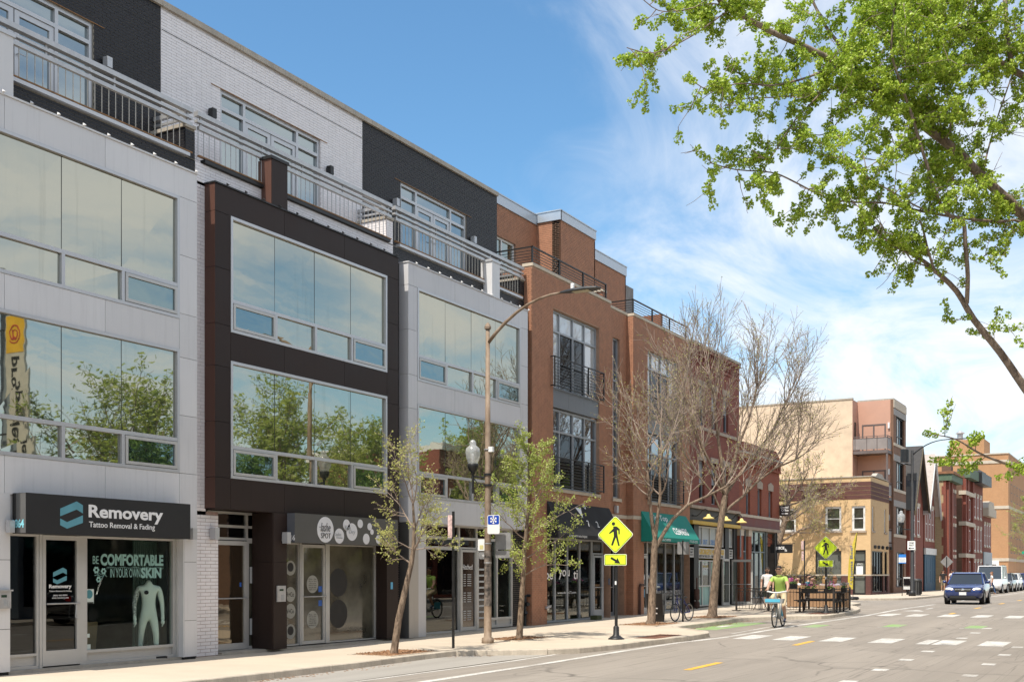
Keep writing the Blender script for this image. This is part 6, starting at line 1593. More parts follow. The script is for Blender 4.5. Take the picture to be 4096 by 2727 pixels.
# ---- big elm on the camera's side, limbs hanging over the road -------------------------------------------
LIMBS = {
'A': ([(13.01, 10.14, 7.03), (13.02, 10.34, 7.01), (13.14, 10.6, 6.99), (13.3, 10.87, 6.93), (13.48, 11.16, 6.89), (13.66, 11.45, 6.84), (13.79, 11.72, 6.81), (13.95, 12.0, 6.72), (14.11, 12.27, 6.62), (14.28, 12.56, 6.52), (14.48, 12.86, 6.38), (14.67, 13.15, 6.25), (14.86, 13.45, 6.06), (15.02, 13.73, 5.92), (15.25, 14.05, 5.7), (15.68, 14.48, 5.09), (15.93, 14.82, 4.34)], .022, .085),
'B': ([(14.33, 11.71, 7.42), (14.27, 11.77, 7.12), (14.25, 11.86, 6.86), (14.3, 11.98, 6.65), (14.38, 12.12, 6.37), (14.43, 12.24, 6.15), (14.51, 12.39, 5.83), (14.6, 12.54, 5.51), (14.68, 12.68, 5.41), (14.78, 12.83, 5.39), (14.79, 12.93, 5.15), (14.8, 13.03, 4.85), (14.76, 13.24, 4.6)], .012, .034),
'C': ([(14.41, 12.91, 7.87), (14.49, 13.13, 7.79), (14.58, 13.37, 7.77), (14.76, 13.65, 7.69), (14.91, 13.92, 7.53), (15.12, 14.22, 7.44), (15.4, 14.56, 7.26), (15.83, 14.99, 6.55), (16.0, 14.95, 5.2)], .022, .07),
'D': ([(15.05, 14.08, 8.24), (15.08, 14.04, 7.78), (15.12, 14.2, 7.44)], .03, .042),
'E': ([(13.5, 11.58, 7.53), (13.58, 11.63, 7.34), (13.66, 11.67, 7.18), (13.75, 11.72, 7.05), (13.81, 11.76, 6.92), (13.79, 11.75, 6.81)], .016, .03),
'F': ([(13.03, 10.51, 6.49), (13.23, 10.82, 6.4), (13.48, 11.16, 6.52), (13.66, 11.47, 6.69), (13.78, 11.74, 6.81)], .008, .02),
'H': ([(12.82, 10.5, 5.62), (12.98, 10.77, 5.61), (13.23, 11.1, 5.64), (13.34, 11.34, 5.63), (13.6, 11.68, 5.51), (13.8, 11.97, 5.5), (14.08, 12.31, 5.54), (14.29, 12.62, 5.53), (14.51, 12.92, 5.52), (14.78, 13.26, 5.52), (15.04, 13.59, 5.54), (15.27, 13.91, 5.57), (15.69, 14.4, 5.17)], .006, .024),
'I': ([(13.85, 11.32, 5.76), (13.98, 11.56, 5.67), (14.1, 11.79, 5.6), (14.29, 12.05, 5.5), (14.42, 12.29, 5.44), (14.57, 12.6, 5.43)], .006, .013),
'J': ([(13.97, 12.31, 5.31), (14.11, 12.52, 5.16), (14.33, 12.77, 5.05), (14.47, 12.98, 4.94), (14.66, 13.22, 4.74), (14.81, 13.43, 4.45), (15.05, 13.69, 4.11), (15.27, 13.95, 3.74), (15.62, 14.28, 3.17), (15.95, 14.75, 2.5)], .012, .075),
'L': ([(14.5, 12.84, 3.14), (14.67, 13.13, 3.11), (14.86, 13.42, 2.98), (15.04, 13.71, 2.9), (15.26, 14.01, 2.83), (15.9, 14.7, 2.6)], .006, .03),
'N': ([(14.5, 12.84, 4.87), (14.48, 12.77, 4.96), (14.44, 12.69, 5.14), (14.4, 12.61, 5.35), (14.31, 12.6, 5.5)], .02, .012),
'O': ([(13.96, 12.3, 7.7), (14.11, 12.59, 7.67), (14.33, 12.92, 7.65), (14.51, 13.22, 7.73), (14.57, 13.4, 7.78)], .006, .014),
'P': ([(14.27, 12.94, 7.22), (14.54, 13.29, 7.36), (14.82, 13.64, 7.47), (14.91, 13.89, 7.52)], .006, .014),
'Q': ([(12.45, 9.36, 6.36), (12.61, 9.62, 6.38), (12.84, 9.91, 6.59), (12.96, 10.14, 6.79), (13.11, 10.39, 7.02)], .005, .011),
'R': ([(12.81, 9.92, 6.23), (12.95, 10.15, 6.16), (13.11, 10.39, 6.28), (13.24, 10.8, 6.4)], .005, .009),
'S': ([(13.01, 10.38, 6.09), (13.11, 10.69, 6.25), (13.25, 11.02, 6.35), (13.49, 11.41, 6.47), (13.75, 11.81, 6.64), (13.93, 12.0, 6.73)], .005, .012),
'U': ([(13.18, 10.7, 5.74), (13.27, 10.9, 5.7), (13.33, 11.07, 5.89), (13.43, 11.26, 6.17), (13.61, 11.5, 6.48), (13.76, 11.72, 6.8)], .005, .013),
'V': ([(12.48, 9.61, 6.91), (12.59, 9.76, 6.83), (12.75, 9.94, 6.87), (12.95, 10.14, 6.97), (13.02, 10.32, 7.0)], .005, .009),
'W': ([(13.52, 11.25, 6.02), (13.69, 11.54, 6.09), (13.83, 11.83, 6.44), (14.03, 12.14, 6.63)], .005, .011),
'X': ([(14.08, 11.91, 5.01), (14.14, 11.94, 5.17), (14.05, 11.89, 5.3), (13.95, 11.84, 5.37), (13.82, 11.95, 5.5)], .005, .009),
'Y': ([(14.06, 11.44, 5.62), (14.25, 11.89, 5.92), (14.43, 12.25, 6.16)], .004, .009),
'Z': ([(14.57, 12.88, 5.86), (14.72, 13.26, 5.95), (14.87, 13.47, 6.05)], .006, .013),
'AA': ([(14.87, 13.55, 6.06), (14.97, 13.86, 6.7), (15.13, 14.12, 7.36)], .013, .010),
'AB': ([(14.6, 12.88, 6.3), (14.66, 12.82, 6.4), (14.62, 12.68, 6.63)], .015, .008),
'AD': ([(14.42, 12.78, 6.42), (14.44, 12.66, 6.9), (14.39, 12.47, 7.21), (14.32, 12.28, 7.32)], .018, .006),
'AE': ([(14.0, 12.1, 4.76), (14.18, 12.35, 5.13), (14.3, 12.57, 4.98), (14.46, 12.95, 4.95)], .004, .011),
'AF': ([(15.1, 13.75, 5.54), (15.03, 13.67, 5.3), (14.88, 13.29, 5.07)], .01, .005)}
EL = thing('elm_tree', 'large elm with fresh green seed clusters hanging over the road', 'tree', (16.6, 15.3, 0), world=True)
def smooth_line(p, k=3):
    p = [Vector(q) for q in p]; out = []
    for i in range(len(p)-1):
        a, b, c_, d = p[max(0, i-1)], p[i], p[i+1], p[min(len(p)-1, i+2)]
        for j in range(k):
            u = j/k; out.append(.5*((2*b)+(c_-a)*u+(2*a-5*b+4*c_-d)*u*u+(3*b-a-3*c_+d)*u**3))
    out.append(p[-1]); return out
t = Tree(83); rnd = random.Random(83)
t.lines.append(([Vector(p) for p in ((16.62, 15.3, -.1), (16.58, 15.27, .3), (16.3, 15.1, 1.5), (16.0, 14.9, 2.6), (15.97, 14.88, 3.6), (15.95, 14.85, 4.4), (16.0, 14.95, 5.2), (16.3, 15.3, 6.3), (16.6, 15.8, 7.6))], [.34, .27, .23, .21, .19, .17, .13, .1, .07], 0))
spots = []
for k_, (p, r0, r1) in LIMBS.items():
    q = smooth_line(p); t.limb(q, r0*.8, r1*.74, 1)
    for a, b in zip(q, q[1:]): spots.append((a, b, r0))
def shoot(p, d, L, lvl):
    """a fine shoot carrying seed clusters"""
    n = max(2, int(L/.07)); q = Vector(p); pts = [q.copy()]; d = Vector(d).normalized()
    for i in range(n):
        d = (d+t.rv()*.22+ZV*.03).normalized(); q = q+d*(L/n); pts.append(q.copy())
    t.limb(pts, .005 if lvl == 2 else .0035, .002, 2); t.tips.append(pts)
    if lvl < 3:
        for k in range(t.r.randint(1, 3)):
            i = t.r.randint(1, n); shoot(pts[i], (d+t.rv()*.9), L*t.r.uniform(.4, .7), lvl+1)
for a, b, r0 in spots:
    L = (b-a).length; n = L/.088
    m = int(n)+(1 if rnd.random() < n-int(n) else 0)
    thin = 1.0 if a.z > 5.45 else .55
    if a.y > 14.0: thin *= .5
    for _ in range(m):
        if rnd.random() > thin: continue
        ax = (b-a).normalized(); d = ax*rnd.uniform(-.3, .5)*-1+t.rv(); p = a.lerp(b, rnd.random())
        shoot(p, d, rnd.uniform(.12, .5), 2)
EX = [(s_[0]+Vector((rnd.gauss(0, .15), rnd.gauss(0, .15), abs(rnd.gauss(0, .3))))) for s_ in spots if s_[0].z > 6.2 and s_[0].x > 13.9 for _ in range(2)]
for p in EX: shoot(p, t.rv(), rnd.uniform(.2, .6), 2)
t.mesh((0,), lambda l: 14).build('trunk', M_elmb, EL, smooth=True)
t.mesh((1,), lambda l: 7).build('limbs', M_elmb, EL, smooth=True, kind='stuff')
t.mesh((2,), lambda l: 4).build('twigs', M_twig, EL, smooth=True, kind='stuff')
def samara_cloud(tips, rnd, prob, nper, rad, size):
    """seed clusters: many small notched discs packed round the shoots"""
    V = []; F = []
    for pts in tips:
        leafed = rnd.random() < prob
        for p in pts[1:]:
            if rnd.random() > (.92 if leafed else .12): continue
            rr = rad*rnd.uniform(.75, 1.15)
            for _ in range(nper):
                u = Vector((rnd.gauss(0, 1), rnd.gauss(0, 1), rnd.gauss(0, 1))).normalized(); c_ = p+u*rr*rnd.uniform(.45, 1.0)
                nrm = (u*.5+Vector((rnd.gauss(0, 1), rnd.gauss(0, 1), rnd.gauss(0, 1)))*.6).normalized(); a = nrm.orthogonal().normalized(); b = nrm.cross(a); s = size*rnd.uniform(.7, 1.2)
                o = len(V); bend = nrm*s*.3
                V += [tuple(c_-a*s), tuple(c_-a*s*.1+b*s*.85+bend), tuple(c_+a*s*.9), tuple(c_-a*s*.1-b*s*.85+bend)]; F.append((o, o+1, o+2, o+3))
    mb = MB(); mb.v = V; mb.f = F; mb.m = [0]*len(F); return mb
samara_cloud(t.tips, rnd, .72, 30, .050, .0165).build('crown', M_sam, EL, kind='stuff')
# ---- trees across the street (behind the camera's view, mirrored in the bay windows) ----------------------
def elm_like(seed, H=9.5, spread=3.2):
    t = Tree(seed); tr = [Vector((0, 0, -.1)), Vector((0, 0, .3)), Vector((.05, 0, 1.5)), Vector((.1, .05, 3.0))]; t.lines.append((tr, [.34, .27, .23, .2], 0))
    for k in range(8):
        a = k*2.4; sp = .35+.09*k if k < 6 else .3
        t.grow(tr[3]-Vector((0, 0, .15*k*.5)), (math.cos(a)*sp, math.sin(a)*sp, .9), H*.36*t.r.uniform(.8, 1.1), .10, 1, 4, up=.05, wander=.16, ratio=.6, ang=(22, 52), kids=(3, 4), seg=.35, rmin=.007)
    return t
OT = []
for k, (x, y, sd, lab) in enumerate(((17.2, 29.5, 101, 'leafing elm across the street mirrored in the grey bay windows'), (17.2, 37.5, 103, 'leafing elm across the street mirrored in the brown bay windows'))):
    t = elm_like(sd); e_ = thing('elm_tree', lab, 'tree', (x, y, gz(y)), group='trees across the street')
    t.mesh((0, 1), lambda l: 8 if l == 0 else 6).build('trunk', M_elmb, e_, smooth=True); t.mesh((2, 3, 4), lambda l: 4).build('branches', M_twig, e_, kind='stuff')
    c = MB(); r2 = random.Random(sd)
    for pts in t.tips:
        for p in pts[::2]:
            leaf_quads(c, r2, p, .17, 5, .16)
    c.build('crown', leafmat('elm_leaf_far', (.20, .27, .03), (.36, .40, .08), .4), e_, kind='stuff'); OT.append(e_); e_.scale = (1.3-.1*k, 1.3-.1*k, 1.06+.1*k)
for x, y, rz, sc, lab in ((17.2, 44.0, 1.0, 1.05, 'third leafing elm across the street, near the white-trimmed shops'), (17.2, 54.5, 2.4, 1.15, 'fourth leafing elm across the street'), (17.2, 64.0, .4, .95, 'fifth leafing elm across the street'), (17.0, -16.0, 2.9, 1.0, 'leafing elm behind the camera position')):
    copy_tree(OT[int(y) % 2], (x, y, gz(y)), rz, sc, lab, 'trees across the street')
# ------------------------------------------------------------------ buildings across the street (seen only as reflections)
def opp(label, y0, y1, z, wall, trim=M_lime, dep=9, nwin=3, cat='building'):
    b = thing('opposite_building', label, cat, (18.4, (y0+y1)/2, gz(y0)), world=True)
    mb = MB(); mb.box(18.4, 18.4+dep, y0, y1, -.2, z); mb.build('wall', wall, b); mb = MB(); mb.box(18.15, 18.4+dep, y0, y1, z, z+.35); mb.box(18.2, 18.5, y0, y1, 3.3, 3.7); mb.build('cornice', trim, b)
    w = (y1-y0)/nwin
    for k in range(nwin):
        for z0 in (4.4, 7.4):
            if z0+2 > z: continue
            a = y0+w*(k+.25); c_ = y0+w*(k+.75)
            mb = MB(); mb.box(18.34, 18.42, a, c_, z0, z0+1.9); mb.build('window', M_wfr, b); MB().box(18.32, 18.345, a+.08, c_-.08, z0+.08, z0+1.82).build('pane', M_gdk, b); MB().box(18.25, 18.42, a-.1, c_+.1, z0-.15, z0).build('sill', trim, b)
    MB().box(18.33, 18.42, y0+.5, y1-.5, .5, 3.2).build('shop_window', M_gdk, b)
    return b
opp('red brick block across the street carrying the tall blade sign', 11.5, 25.0, 11.5, M_redF, nwin=5)
opp('grey sided low building across the street', 25.8, 33, 5.2, pm('siding_grey', (.20, .22, .24), .6), nwin=2)
opp('brown brick flats across the street', 41.5, 52, 4.6, M_brnF, nwin=4)
opp('red brick shops with white cornice across the street', 52.4, 66, 8.5, M_redF, M_wfr, nwin=5)
opp('buff brick building across the street', 66.4, 90, 9.0, M_bufF, nwin=6)
opp('brown brick block behind the camera', -14, -2, 9.0, M_brnF, nwin=4)
sgn = thing('banner_sign', 'tall cream blade sign with orange top mirrored in the grey bay window', 'sign', (17.5, 25.3, 8), world=True)
bd = MB().box(17.0, 17.95, 25.26, 25.34, 5.7, 10.4).build('sign_board', pm('banner_cream', (.55, .52, .44), .6), sgn)
MB().box(17.03, 17.92, 25.25, 25.26, 9.1, 10.35).build('sign_top', pm('banner_orange', (.78, .46, .03), .6), bd)
lettering(bd, '@', 17.2, 9.4, .55, .65, 25.245, pm('banner_red', (.45, .04, .03), .6), face='-y', bold=0)
lettering(bd, 'properties', 17.25, 5.85, .5, 3.1, 25.255, M_black, face='-y', rot=-90, bold=.02)
MB().box(17.95, 18.4, 25.28, 25.32, 6.2, 6.26).build('bracket', M_black, sgn); MB().box(17.95, 18.4, 25.28, 25.32, 9.9, 9.96).build('bracket', M_black, sgn)
gp = thing('metal_pilaster', 'grey sheet metal pilaster beside the blade sign across the street', 'pilaster', (18.2, 25.5, 0), world=True)
MB().box(17.95, 18.5, 25.45, 25.75, .1, 10.6).build('shaft', pm('sheet_blue_grey', (.22, .26, .29), .5), gp); MB().box(17.9, 18.5, 25.4, 25.79, 10.6, 10.8).build('cap', M_alu, gp)
# ------------------------------------------------------------------ street furniture
M_pole = pm('pole_rusty_brown', (.20, .125, .07), .75, metal=.2, var=.35, vscale=5, vstretch=(1, 1, .5), streak=.5, col2=(.26, .20, .15))
M_globe = None
def globe_mat():
    m, nt, out = _nt('lamp_globe'); tr = N(nt, 'ShaderNodeBsdfTransparent'); tr.inputs[0].default_value = (.9, .92, .92, 1)
    gl = N(nt, 'ShaderNodeBsdfGlossy'); gl.inputs['Roughness'].default_value = .08; df = N(nt, 'ShaderNodeBsdfTranslucent'); df.inputs[0].default_value = (.85, .86, .84, 1); d2 = N(nt, 'ShaderNodeBsdfDiffuse'); d2.inputs[0].default_value = (.8, .81, .8, 1)
    a = N(nt, 'ShaderNodeMixShader'); a.inputs[0].default_value = .5; nt.links.new(df.outputs[0], a.inputs[1]); nt.links.new(d2.outputs[0], a.inputs[2])
    b = N(nt, 'ShaderNodeMixShader'); b.inputs[0].default_value = .5; nt.links.new(tr.outputs[0], b.inputs[1]); nt.links.new(a.outputs[0], b.inputs[2])
    c = N(nt, 'ShaderNodeMixShader'); c.inputs[0].default_value = .12; nt.links.new(b.outputs[0], c.inputs[1]); nt.links.new(gl.outputs[0], c.inputs[2]); nt.links.new(c.outputs[0], out.inputs[0]); return m
M_globe = globe_mat()
M_signw = pm('sign_white_sheet', (.80, .80, .79), .4, var=.03); M_signb = pm('sign_back_alu', (.36, .36, .36), .4, metal=.5, var=.12, vscale=5)
M_lime_y = pm('sign_fluorescent', (.72, .92, .03), .5, var=.08, vscale=6, vstretch=(1, 1, .3))
M_ink = pm('sign_ink_black', (.012, .012, .012), .6)
def rrect(a0, a1, b0, b1, r, n=4):
    pts = []
    for cx_, cy_, s in ((a1-r, b0+r, -90), (a1-r, b1-r, 0), (a0+r, b1-r, 90), (a0+r, b0+r, 180)):
        for k in range(n+1): an = R(s+90*k/n); pts.append((cx_+r*math.cos(an), cy_+r*math.sin(an)))
    return pts
def plate(parent, name, pts, y, t, mat): return MB().prism(pts, 'y', y-t, y).build(name, mat, parent)
def acorn(parent, x, y, z, s=1.0):
    MB().lathe([(.05*s, 0), (.07*s, .02*s), (.05*s, .06*s), (.13*s, .12*s), (.16*s, .22*s), (.165*s, .28*s), (.15*s, .3*s)], (x, y, z), 14).build('lamp_base', M_black, parent, smooth=True)
    MB().lathe([(.13*s, 0), (.19*s, .16*s), (.215*s, .32*s), (.2*s, .44*s), (.13*s, .5*s), (.09*s, .54*s), (.1*s, .6*s), (.07*s, .66*s), (.03*s, .69*s)], (x, y, z+.3*s), 18).build('lamp_globe', M_globe, parent, smooth=True)
    MB().lathe([(.05*s, 0), (.05*s, .26*s), (.02*s, .3*s)], (x, y, z+.3*s), 8).build('lamp_bulb', M_white, parent)
def cobra(parent, p0, p1, z0, z1, mat, dirv, head_l=.95):
    d = Vector(dirv); a = Vector(p0); L = (Vector(p1)-a).length
    pts = [a+d*(L*u)+ZV*(z0+(z1-z0)*(1-(1-u)**2.2)-a.z) for u in (0, .12, .25, .4, .55, .7, .85, 1)]
    MB().tube(pts, [.045, .042, .04, .036, .033, .03, .028, .028], 8).build('lamp_arm', mat, parent, smooth=True)
    e = pts[-1]; n_ = d.cross(ZV)
    mb = MB(); prof = [(-.05, .04, .03), (.1, .09, .05), (.35, .17, .055), (.65, .19, .05), (.88, .12, .035), (.95, .03, .02)]
    vs = []; 
    for u, w, h in prof:
        c = e+d*(u*head_l/.95)+ZV*(-.01*u)
        for s_, t_ in ((-1, -.3), (-.8, .6), (0, 1), (.8, .6), (1, -.3), (0, -.6)): vs.append(tuple(c+n_*(w*s_)+ZV*(h*t_)))
    fs = []
    for i in range(len(prof)-1):
        for k in range(6): fs.append((i*6+k, i*6+(k+1) % 6, (i+1)*6+(k+1) % 6, (i+1)*6+k))
    fs += [tuple(range(5, -1, -1)), tuple(range(30, 36))]; mb.add(vs, fs); hd = mb.build('lamp_head', pm('lamp_head_charcoal', (.03, .032, .035), .5), parent)
    c = e+d*(.5*head_l); MB().obox(tuple(c-ZV*.036), (.4 if abs(d.x) > .5 else .2, .2 if abs(d.x) > .5 else .4, .01)).build('led_panel', pm('led_yellowish', (.45, .40, .28), .4), hd)
    MB().lathe([(.045, 0), (.045, .1), (.03, .12)], tuple(e+d*.25+ZV*.05), 8).build('photocell', M_signw, hd)
SL = thing('street_light', 'tall rusty brown streetlight with curved arm, acorn lamp and snow route sign', 'street light', (2.88, 22.87, gz(22.9)), world=True)
px_, py_, pz = 2.88, 22.87, gz(22.9)
MB().tube([(px_, py_, pz-.05), (px_, py_, pz+.12), (px_, py_, pz+.14), (px_, py_, 1.2), (px_, py_, 4.0), (px_, py_, 7.4)], [.15, .14, .092, .085, .07, .048], 14).build('pole', M_pole, SL, smooth=True)
MB().tube([(px_, py_, .9), (px_, py_, 2.2)], [.0895, .0835], 14, cap=False).build('peeling_paint', pm('pole_peeling_black', (.035, .03, .028), .7, var=.7, vscale=9, col2=(.16, .13, .11)), SL, smooth=True)
MB().lathe([(.075, 0), (.08, .05), (.06, .1), (.02, .15)], (px_, py_, 7.38), 10).build('finial', M_pole, SL)
cobra(SL, (px_, py_, 7.05), (4.85, py_, 7.05), 7.05, 8.0, M_pole, (1, 0, 0))
mb = MB(); mb.tube([(px_, py_, 3.9), (2.47, py_, 3.95)], .022, 6); mb.tube([(px_, py_, 3.72), (2.6, py_, 3.78), (2.47, py_, 3.93)], .014, 6); mb.tube([(2.47, py_, 3.55), (2.47, py_, 4.02)], .03, 8); mb.lathe([(.095, 0), (.095, .05)], (px_, py_, 3.7), 12); mb.lathe([(.09, 0), (.09, .05)], (px_, py_, 3.95), 12); mb.build('lamp_bracket', M_black, SL)
acorn(SL, 2.47, py_, 4.0, .82)
for z in (1.9, 2.35, 2.75, 4.55): MB().lathe([(.088, 0), (.088, .025)], (px_, py_, z), 12).build('band_clamp', M_steel, SL)
MB().box(px_+.05, px_+.16, py_-.06, py_+.02, 4.5, 4.62).build('sensor_box', M_signw, SL)
ss = thing('road_sign', 'snow route sign, blue over white, on the rusty streetlight', 'sign', (3.1, 22.75, 2.6), world=True)
q = plate(ss, 'sign_plate', rrect(2.94, 3.27, 2.58, 3.02, .04), 22.76, .006, M_signw)
plate(q, 'sign_field', rrect(2.955, 3.255, 2.80, 3.005, .03), 22.7535, .002, pm('sign_blue', (.01, .06, .42), .4))
mb = MB()
for k in range(6): an = k*math.pi/3; mb.obox((3.105+.05*math.sin(an), 22.7505, 2.905+.05*math.cos(an)), (.022, .002, .09), (0, an, 0)); mb.obox((3.105+.075*math.sin(an), 22.7502, 2.905+.075*math.cos(an)), (.05, .002, .02), (0, an, 0))
mb.build('snowflake', M_signw, q)
for i, (a0, a1, z0, z1, m_) in enumerate(((2.55, 2.84, 2.20, 2.47, M_signw), (2.57, 2.86, 2.00, 2.17, M_signb), (3.0, 3.42, 2.22, 2.62, M_signb), (3.0, 3.38, 2.02, 2.2, M_signb))):
    s_ = thing('road_sign', ('stickered pale sign edge left of the rusty streetlight', 'small grey stickered sign left on the rusty streetlight', 'upper grey sign back right of the rusty streetlight', 'lower grey sign back right of the rusty streetlight')[i], 'sign', (a0, py_, z0), world=True)
    q = plate(s_, 'sign_plate', rrect(a0, a1, z0, z1, .03), py_+.1+.02*i, .005, m_)
    if i == 0: plate(q, 'sticker', rrect(2.6, 2.7, 2.23, 2.33, .01), py_+.0945, .002, pm('sticker_yellow', (.6, .55, .25), .5)); plate(q, 'sticker', rrect(2.74, 2.82, 2.24, 2.34, .01), py_+.0945, .002, MATS['print_grey'])
    if i == 1: lettering(q, 'HEKS', 2.66, 2.06, .12, .05, py_+.1145, M_pw, face='-y', bold=.02, thick=.002)
def post_sign(label, x, y, top, plates, cat='sign post'):
    t_ = thing('sign_post', label, cat, (x, y, gz(y)), world=True); z = gz(y)
    MB().box(x-.022, x+.022, y-.022, y+.022, z-.05, top).build('post', M_black, t_)
    for nm, a0, a1, z0, z1, m_ in plates: plate(t_, nm, rrect(x+a0, x+a1, z0, z1, .02), y-.03, .005, m_)
    return t_
M_nop = pm('sign_red_white', (.62, .45, .43), .5, var=.4, vscale=14)
post_sign('thin black parking post before the mid grey building', 3.0, 21.19, 3.03, [('sign_plate', -.12, -.01, 2.45, 2.95, M_nop)])
post_sign('black post with two grey sign backs above the parked bicycle', 3.47, 33.84, 2.70, [('sign_plate', -.17, -.015, 2.27, 2.66, M_signb), ('sign_plate', .03, .22, 2.26, 2.66, M_signb)])
post_sign('black post beside the dining terrace with red and white parking signs', 3.9, 46.3, 3.01, [('sign_plate', -.12, -.02, 2.65, 3.0, M_nop), ('sign_plate', -.11, -.02, 2.2, 2.58, M_nop)])
post_sign('plain black iron post under the juice bar sign', 3.89, 42.3, 3.2, [])
# pedestrian crossing signs
def ped_sign(label, loc, sc, rz):
    t_ = thing('crossing_sign', label, 'sign', loc, rz, 'pedestrian crossing signs')
    MB().tube([(0, 0, -.02), (0, 0, 3.0)], .038, 10).build('post', M_black, t_)
    MB().lathe([(.20, -.02), (.20, .02), (.15, .05), (.075, .11), (.07, .3), (.045, .33)], (0, 0, 0), 14).build('post_base', M_black, t_, smooth=True)
    c, h = 2.55, .465; y = -.05
    def dia(h_, r=.05):
        pts = []
        for k, (ux, uz) in enumerate(((0, -1), (1, 0), (0, 1), (-1, 0))):
            for s_ in (-1, 0, 1):
                an = math.atan2(uz, ux)+s_*R(45); pts.append((ux*(h_-r*1.41)+r*math.cos(an), c+uz*(h_-r*1.41)+r*math.sin(an)))
        return pts
    p = plate(t_, 'sign_plate', dia(h), y, .012, M_signw)
    plate(p, 'sign_field', dia(h-.012), y-.0125, .002, M_lime_y); plate(p, 'sign_border', dia(h-.028), y-.0145, .001, M_ink); plate(p, 'sign_field', dia(h-.040), y-.0155, .001, M_lime_y)
    P_ = lambda pts: [((x-820)/172*h, c-(z-530)/172*h) for x, z in pts]
    mb = MB(); yy = y-.0165
    mb.prism(P_([(802+16*math.cos(a*.4), 432+16*math.sin(a*.4)) for a in range(16)][::-1]), 'y', yy-.002, yy)
    for q in ([(800, 455), (833, 457), (842, 550), (806, 548)], [(833, 457), (862, 480), (848, 492), (836, 488)], [(862, 480), (862, 527), (850, 527), (848, 490)], [(806, 470), (806, 500), (765, 523), (760, 514)], [(806, 545), (828, 545), (797, 628), (779, 625)], [(822, 545), (842, 545), (862, 629), (848, 633)]):
        mb.prism(P_(q), 'y', yy-.002, yy)
    mb.build('pedestrian_symbol', M_ink, p)
    q = plate(t_, 'arrow_plate', rrect(-.285, .285, 1.80, 2.075, .03), y, .01, M_signw)
    plate(q, 'sign_field', rrect(-.275, .275, 1.81, 2.065, .025), y-.0105, .002, M_lime_y); plate(q, 'sign_border', rrect(-.265, .265, 1.82, 2.055, .022), y-.0125, .001, M_ink); plate(q, 'sign_field', rrect(-.255, .255, 1.83, 2.045, .02), y-.0135, .001, M_lime_y)
    mb = MB(); mb.prism([(-.13, 1.965), (-.10, 2.01), (.03, 1.935), (.055, 1.985), (.125, 1.845), (-.035, 1.86), (.0, 1.892)], 'y', y-.0165, y-.0145); mb.build('arrow', M_ink, q)
    MB().box(-.02, .02, -.045, -.04, 1.33, 1.42).build('sticker', M_signw, t_)
    t_.scale = (sc,)*3; return t_
ped_sign('near yellow-green crossing sign on black post at the kerb', (5.03, 25.38, gz(25.4)), 1.0, R(6))
ped_sign('farther yellow-green crossing sign beside the dining terrace', (6.02, 41.44, gz(41.4)), .93, R(4))
# far streetlight with one-way and bus stop signs
S2 = thing('street_light', 'black far streetlight with long arm and one way sign', 'street light', (3.3, 72.6, ZG), world=True); x, y = 3.3, 72.6
MB().tube([(x, y, ZG), (x, y, .6), (x, y, .62), (x, y, 9.2)], [.22, .2, .12, .08], 12).build('pole', M_black, S2, smooth=True)
cobra(S2, (x, y, 8.9), (5.3, y, 8.9), 8.9, 9.75, M_black, (1, 0, 0), 1.3)
mb = MB(); mb.tube([(x, y, 4.35), (2.65, y, 4.4)], .03, 6); mb.tube([(2.65, y, 4.2), (2.65, y, 4.5)], .04, 6); mb.build('lamp_bracket', M_black, S2); acorn(S2, 2.65, y, 4.5, 1.05)
MB().lathe([(.25, 0), (.25, .75), (.2, .8)], (2.85, y, 8.5), 12).build('camera_box', M_black, S2); MB().tube([(2.85, y, 8.4), (3.3, y, 8.3)], .04, 6).build('camera_bracket', M_black, S2)
for dx in (-.18, .18): MB().box(x+dx-.1, x+dx+.1, y-.1, y+.1, 7.4, 7.8).build('antenna', M_black, S2)
MB().box(x-.35, x-.05, y-.1, y+.1, 5.6, 7.0).build('meter_box', M_black, S2)
ow = thing('road_sign', 'white one way sign on the far black streetlight', 'sign', (x, y, 3.2), world=True); q = plate(ow, 'sign_plate', rrect(x-.25, x+.21, 3.12, 3.66, .03), y-.16, .01, M_signw)
lettering(q, 'ONE', x-.15, 3.48, .27, .12, y-.171, M_ink, face='-y', bold=.02); lettering(q, 'WAY', x-.16, 3.33, .29, .12, y-.171, M_ink, face='-y', bold=.02)
mb = MB(); mb.prism([(x-.2, 3.22), (x-.08, 3.29), (x-.08, 3.24), (x+.15, 3.24), (x+.15, 3.2), (x-.08, 3.2), (x-.08, 3.15)], 'y', y-.175, y-.171); mb.build('arrow', M_ink, q)
bs_ = thing('bus_stop_sign', 'blue and white bus stop sign beside the far streetlight', 'sign', (2.72, 72.6, ZG), world=True)
q = plate(bs_, 'sign_plate', rrect(2.52, 2.95, 2.30, 2.85, .02), 72.5, .01, M_signw); plate(q, 'sign_field', rrect(2.52, 2.95, 2.66, 2.85, .02), 72.489, .002, pm('bus_blue', (.03, .2, .6), .4)); plate(q, 'sign_foot', rrect(2.52, 2.95, 2.30, 2.36, .01), 72.489, .002, MATS['bus_blue'])
for i in range(4): plate(q, 'route_line', rrect(2.57, 2.9, 2.58-.06*i, 2.61-.06*i, .004), 72.489, .002, M_pg)
MB().box(2.7, 2.74, 72.5, 72.54, ZG, 2.85).build('post', M_black, bs_)
tb_ = thing('litter_bin', 'black slatted litter bin at the foot of the far streetlight', 'bin', (3.05, 75.2, ZG))
MB().lathe([(.3, 0), (.34, .9), (.38, .92), (.38, 1.0), (.2, 1.05)], (0, 0, 0), 16).build('body', pm('bin_grey', (.10, .10, .10), .6), tb_)
for k in range(16): MB().obox((.345*math.cos(k*.393), .345*math.sin(k*.393), .48), (.03, .06, .8), (0, 0, k*.393)).build('slat', M_black, tb_)
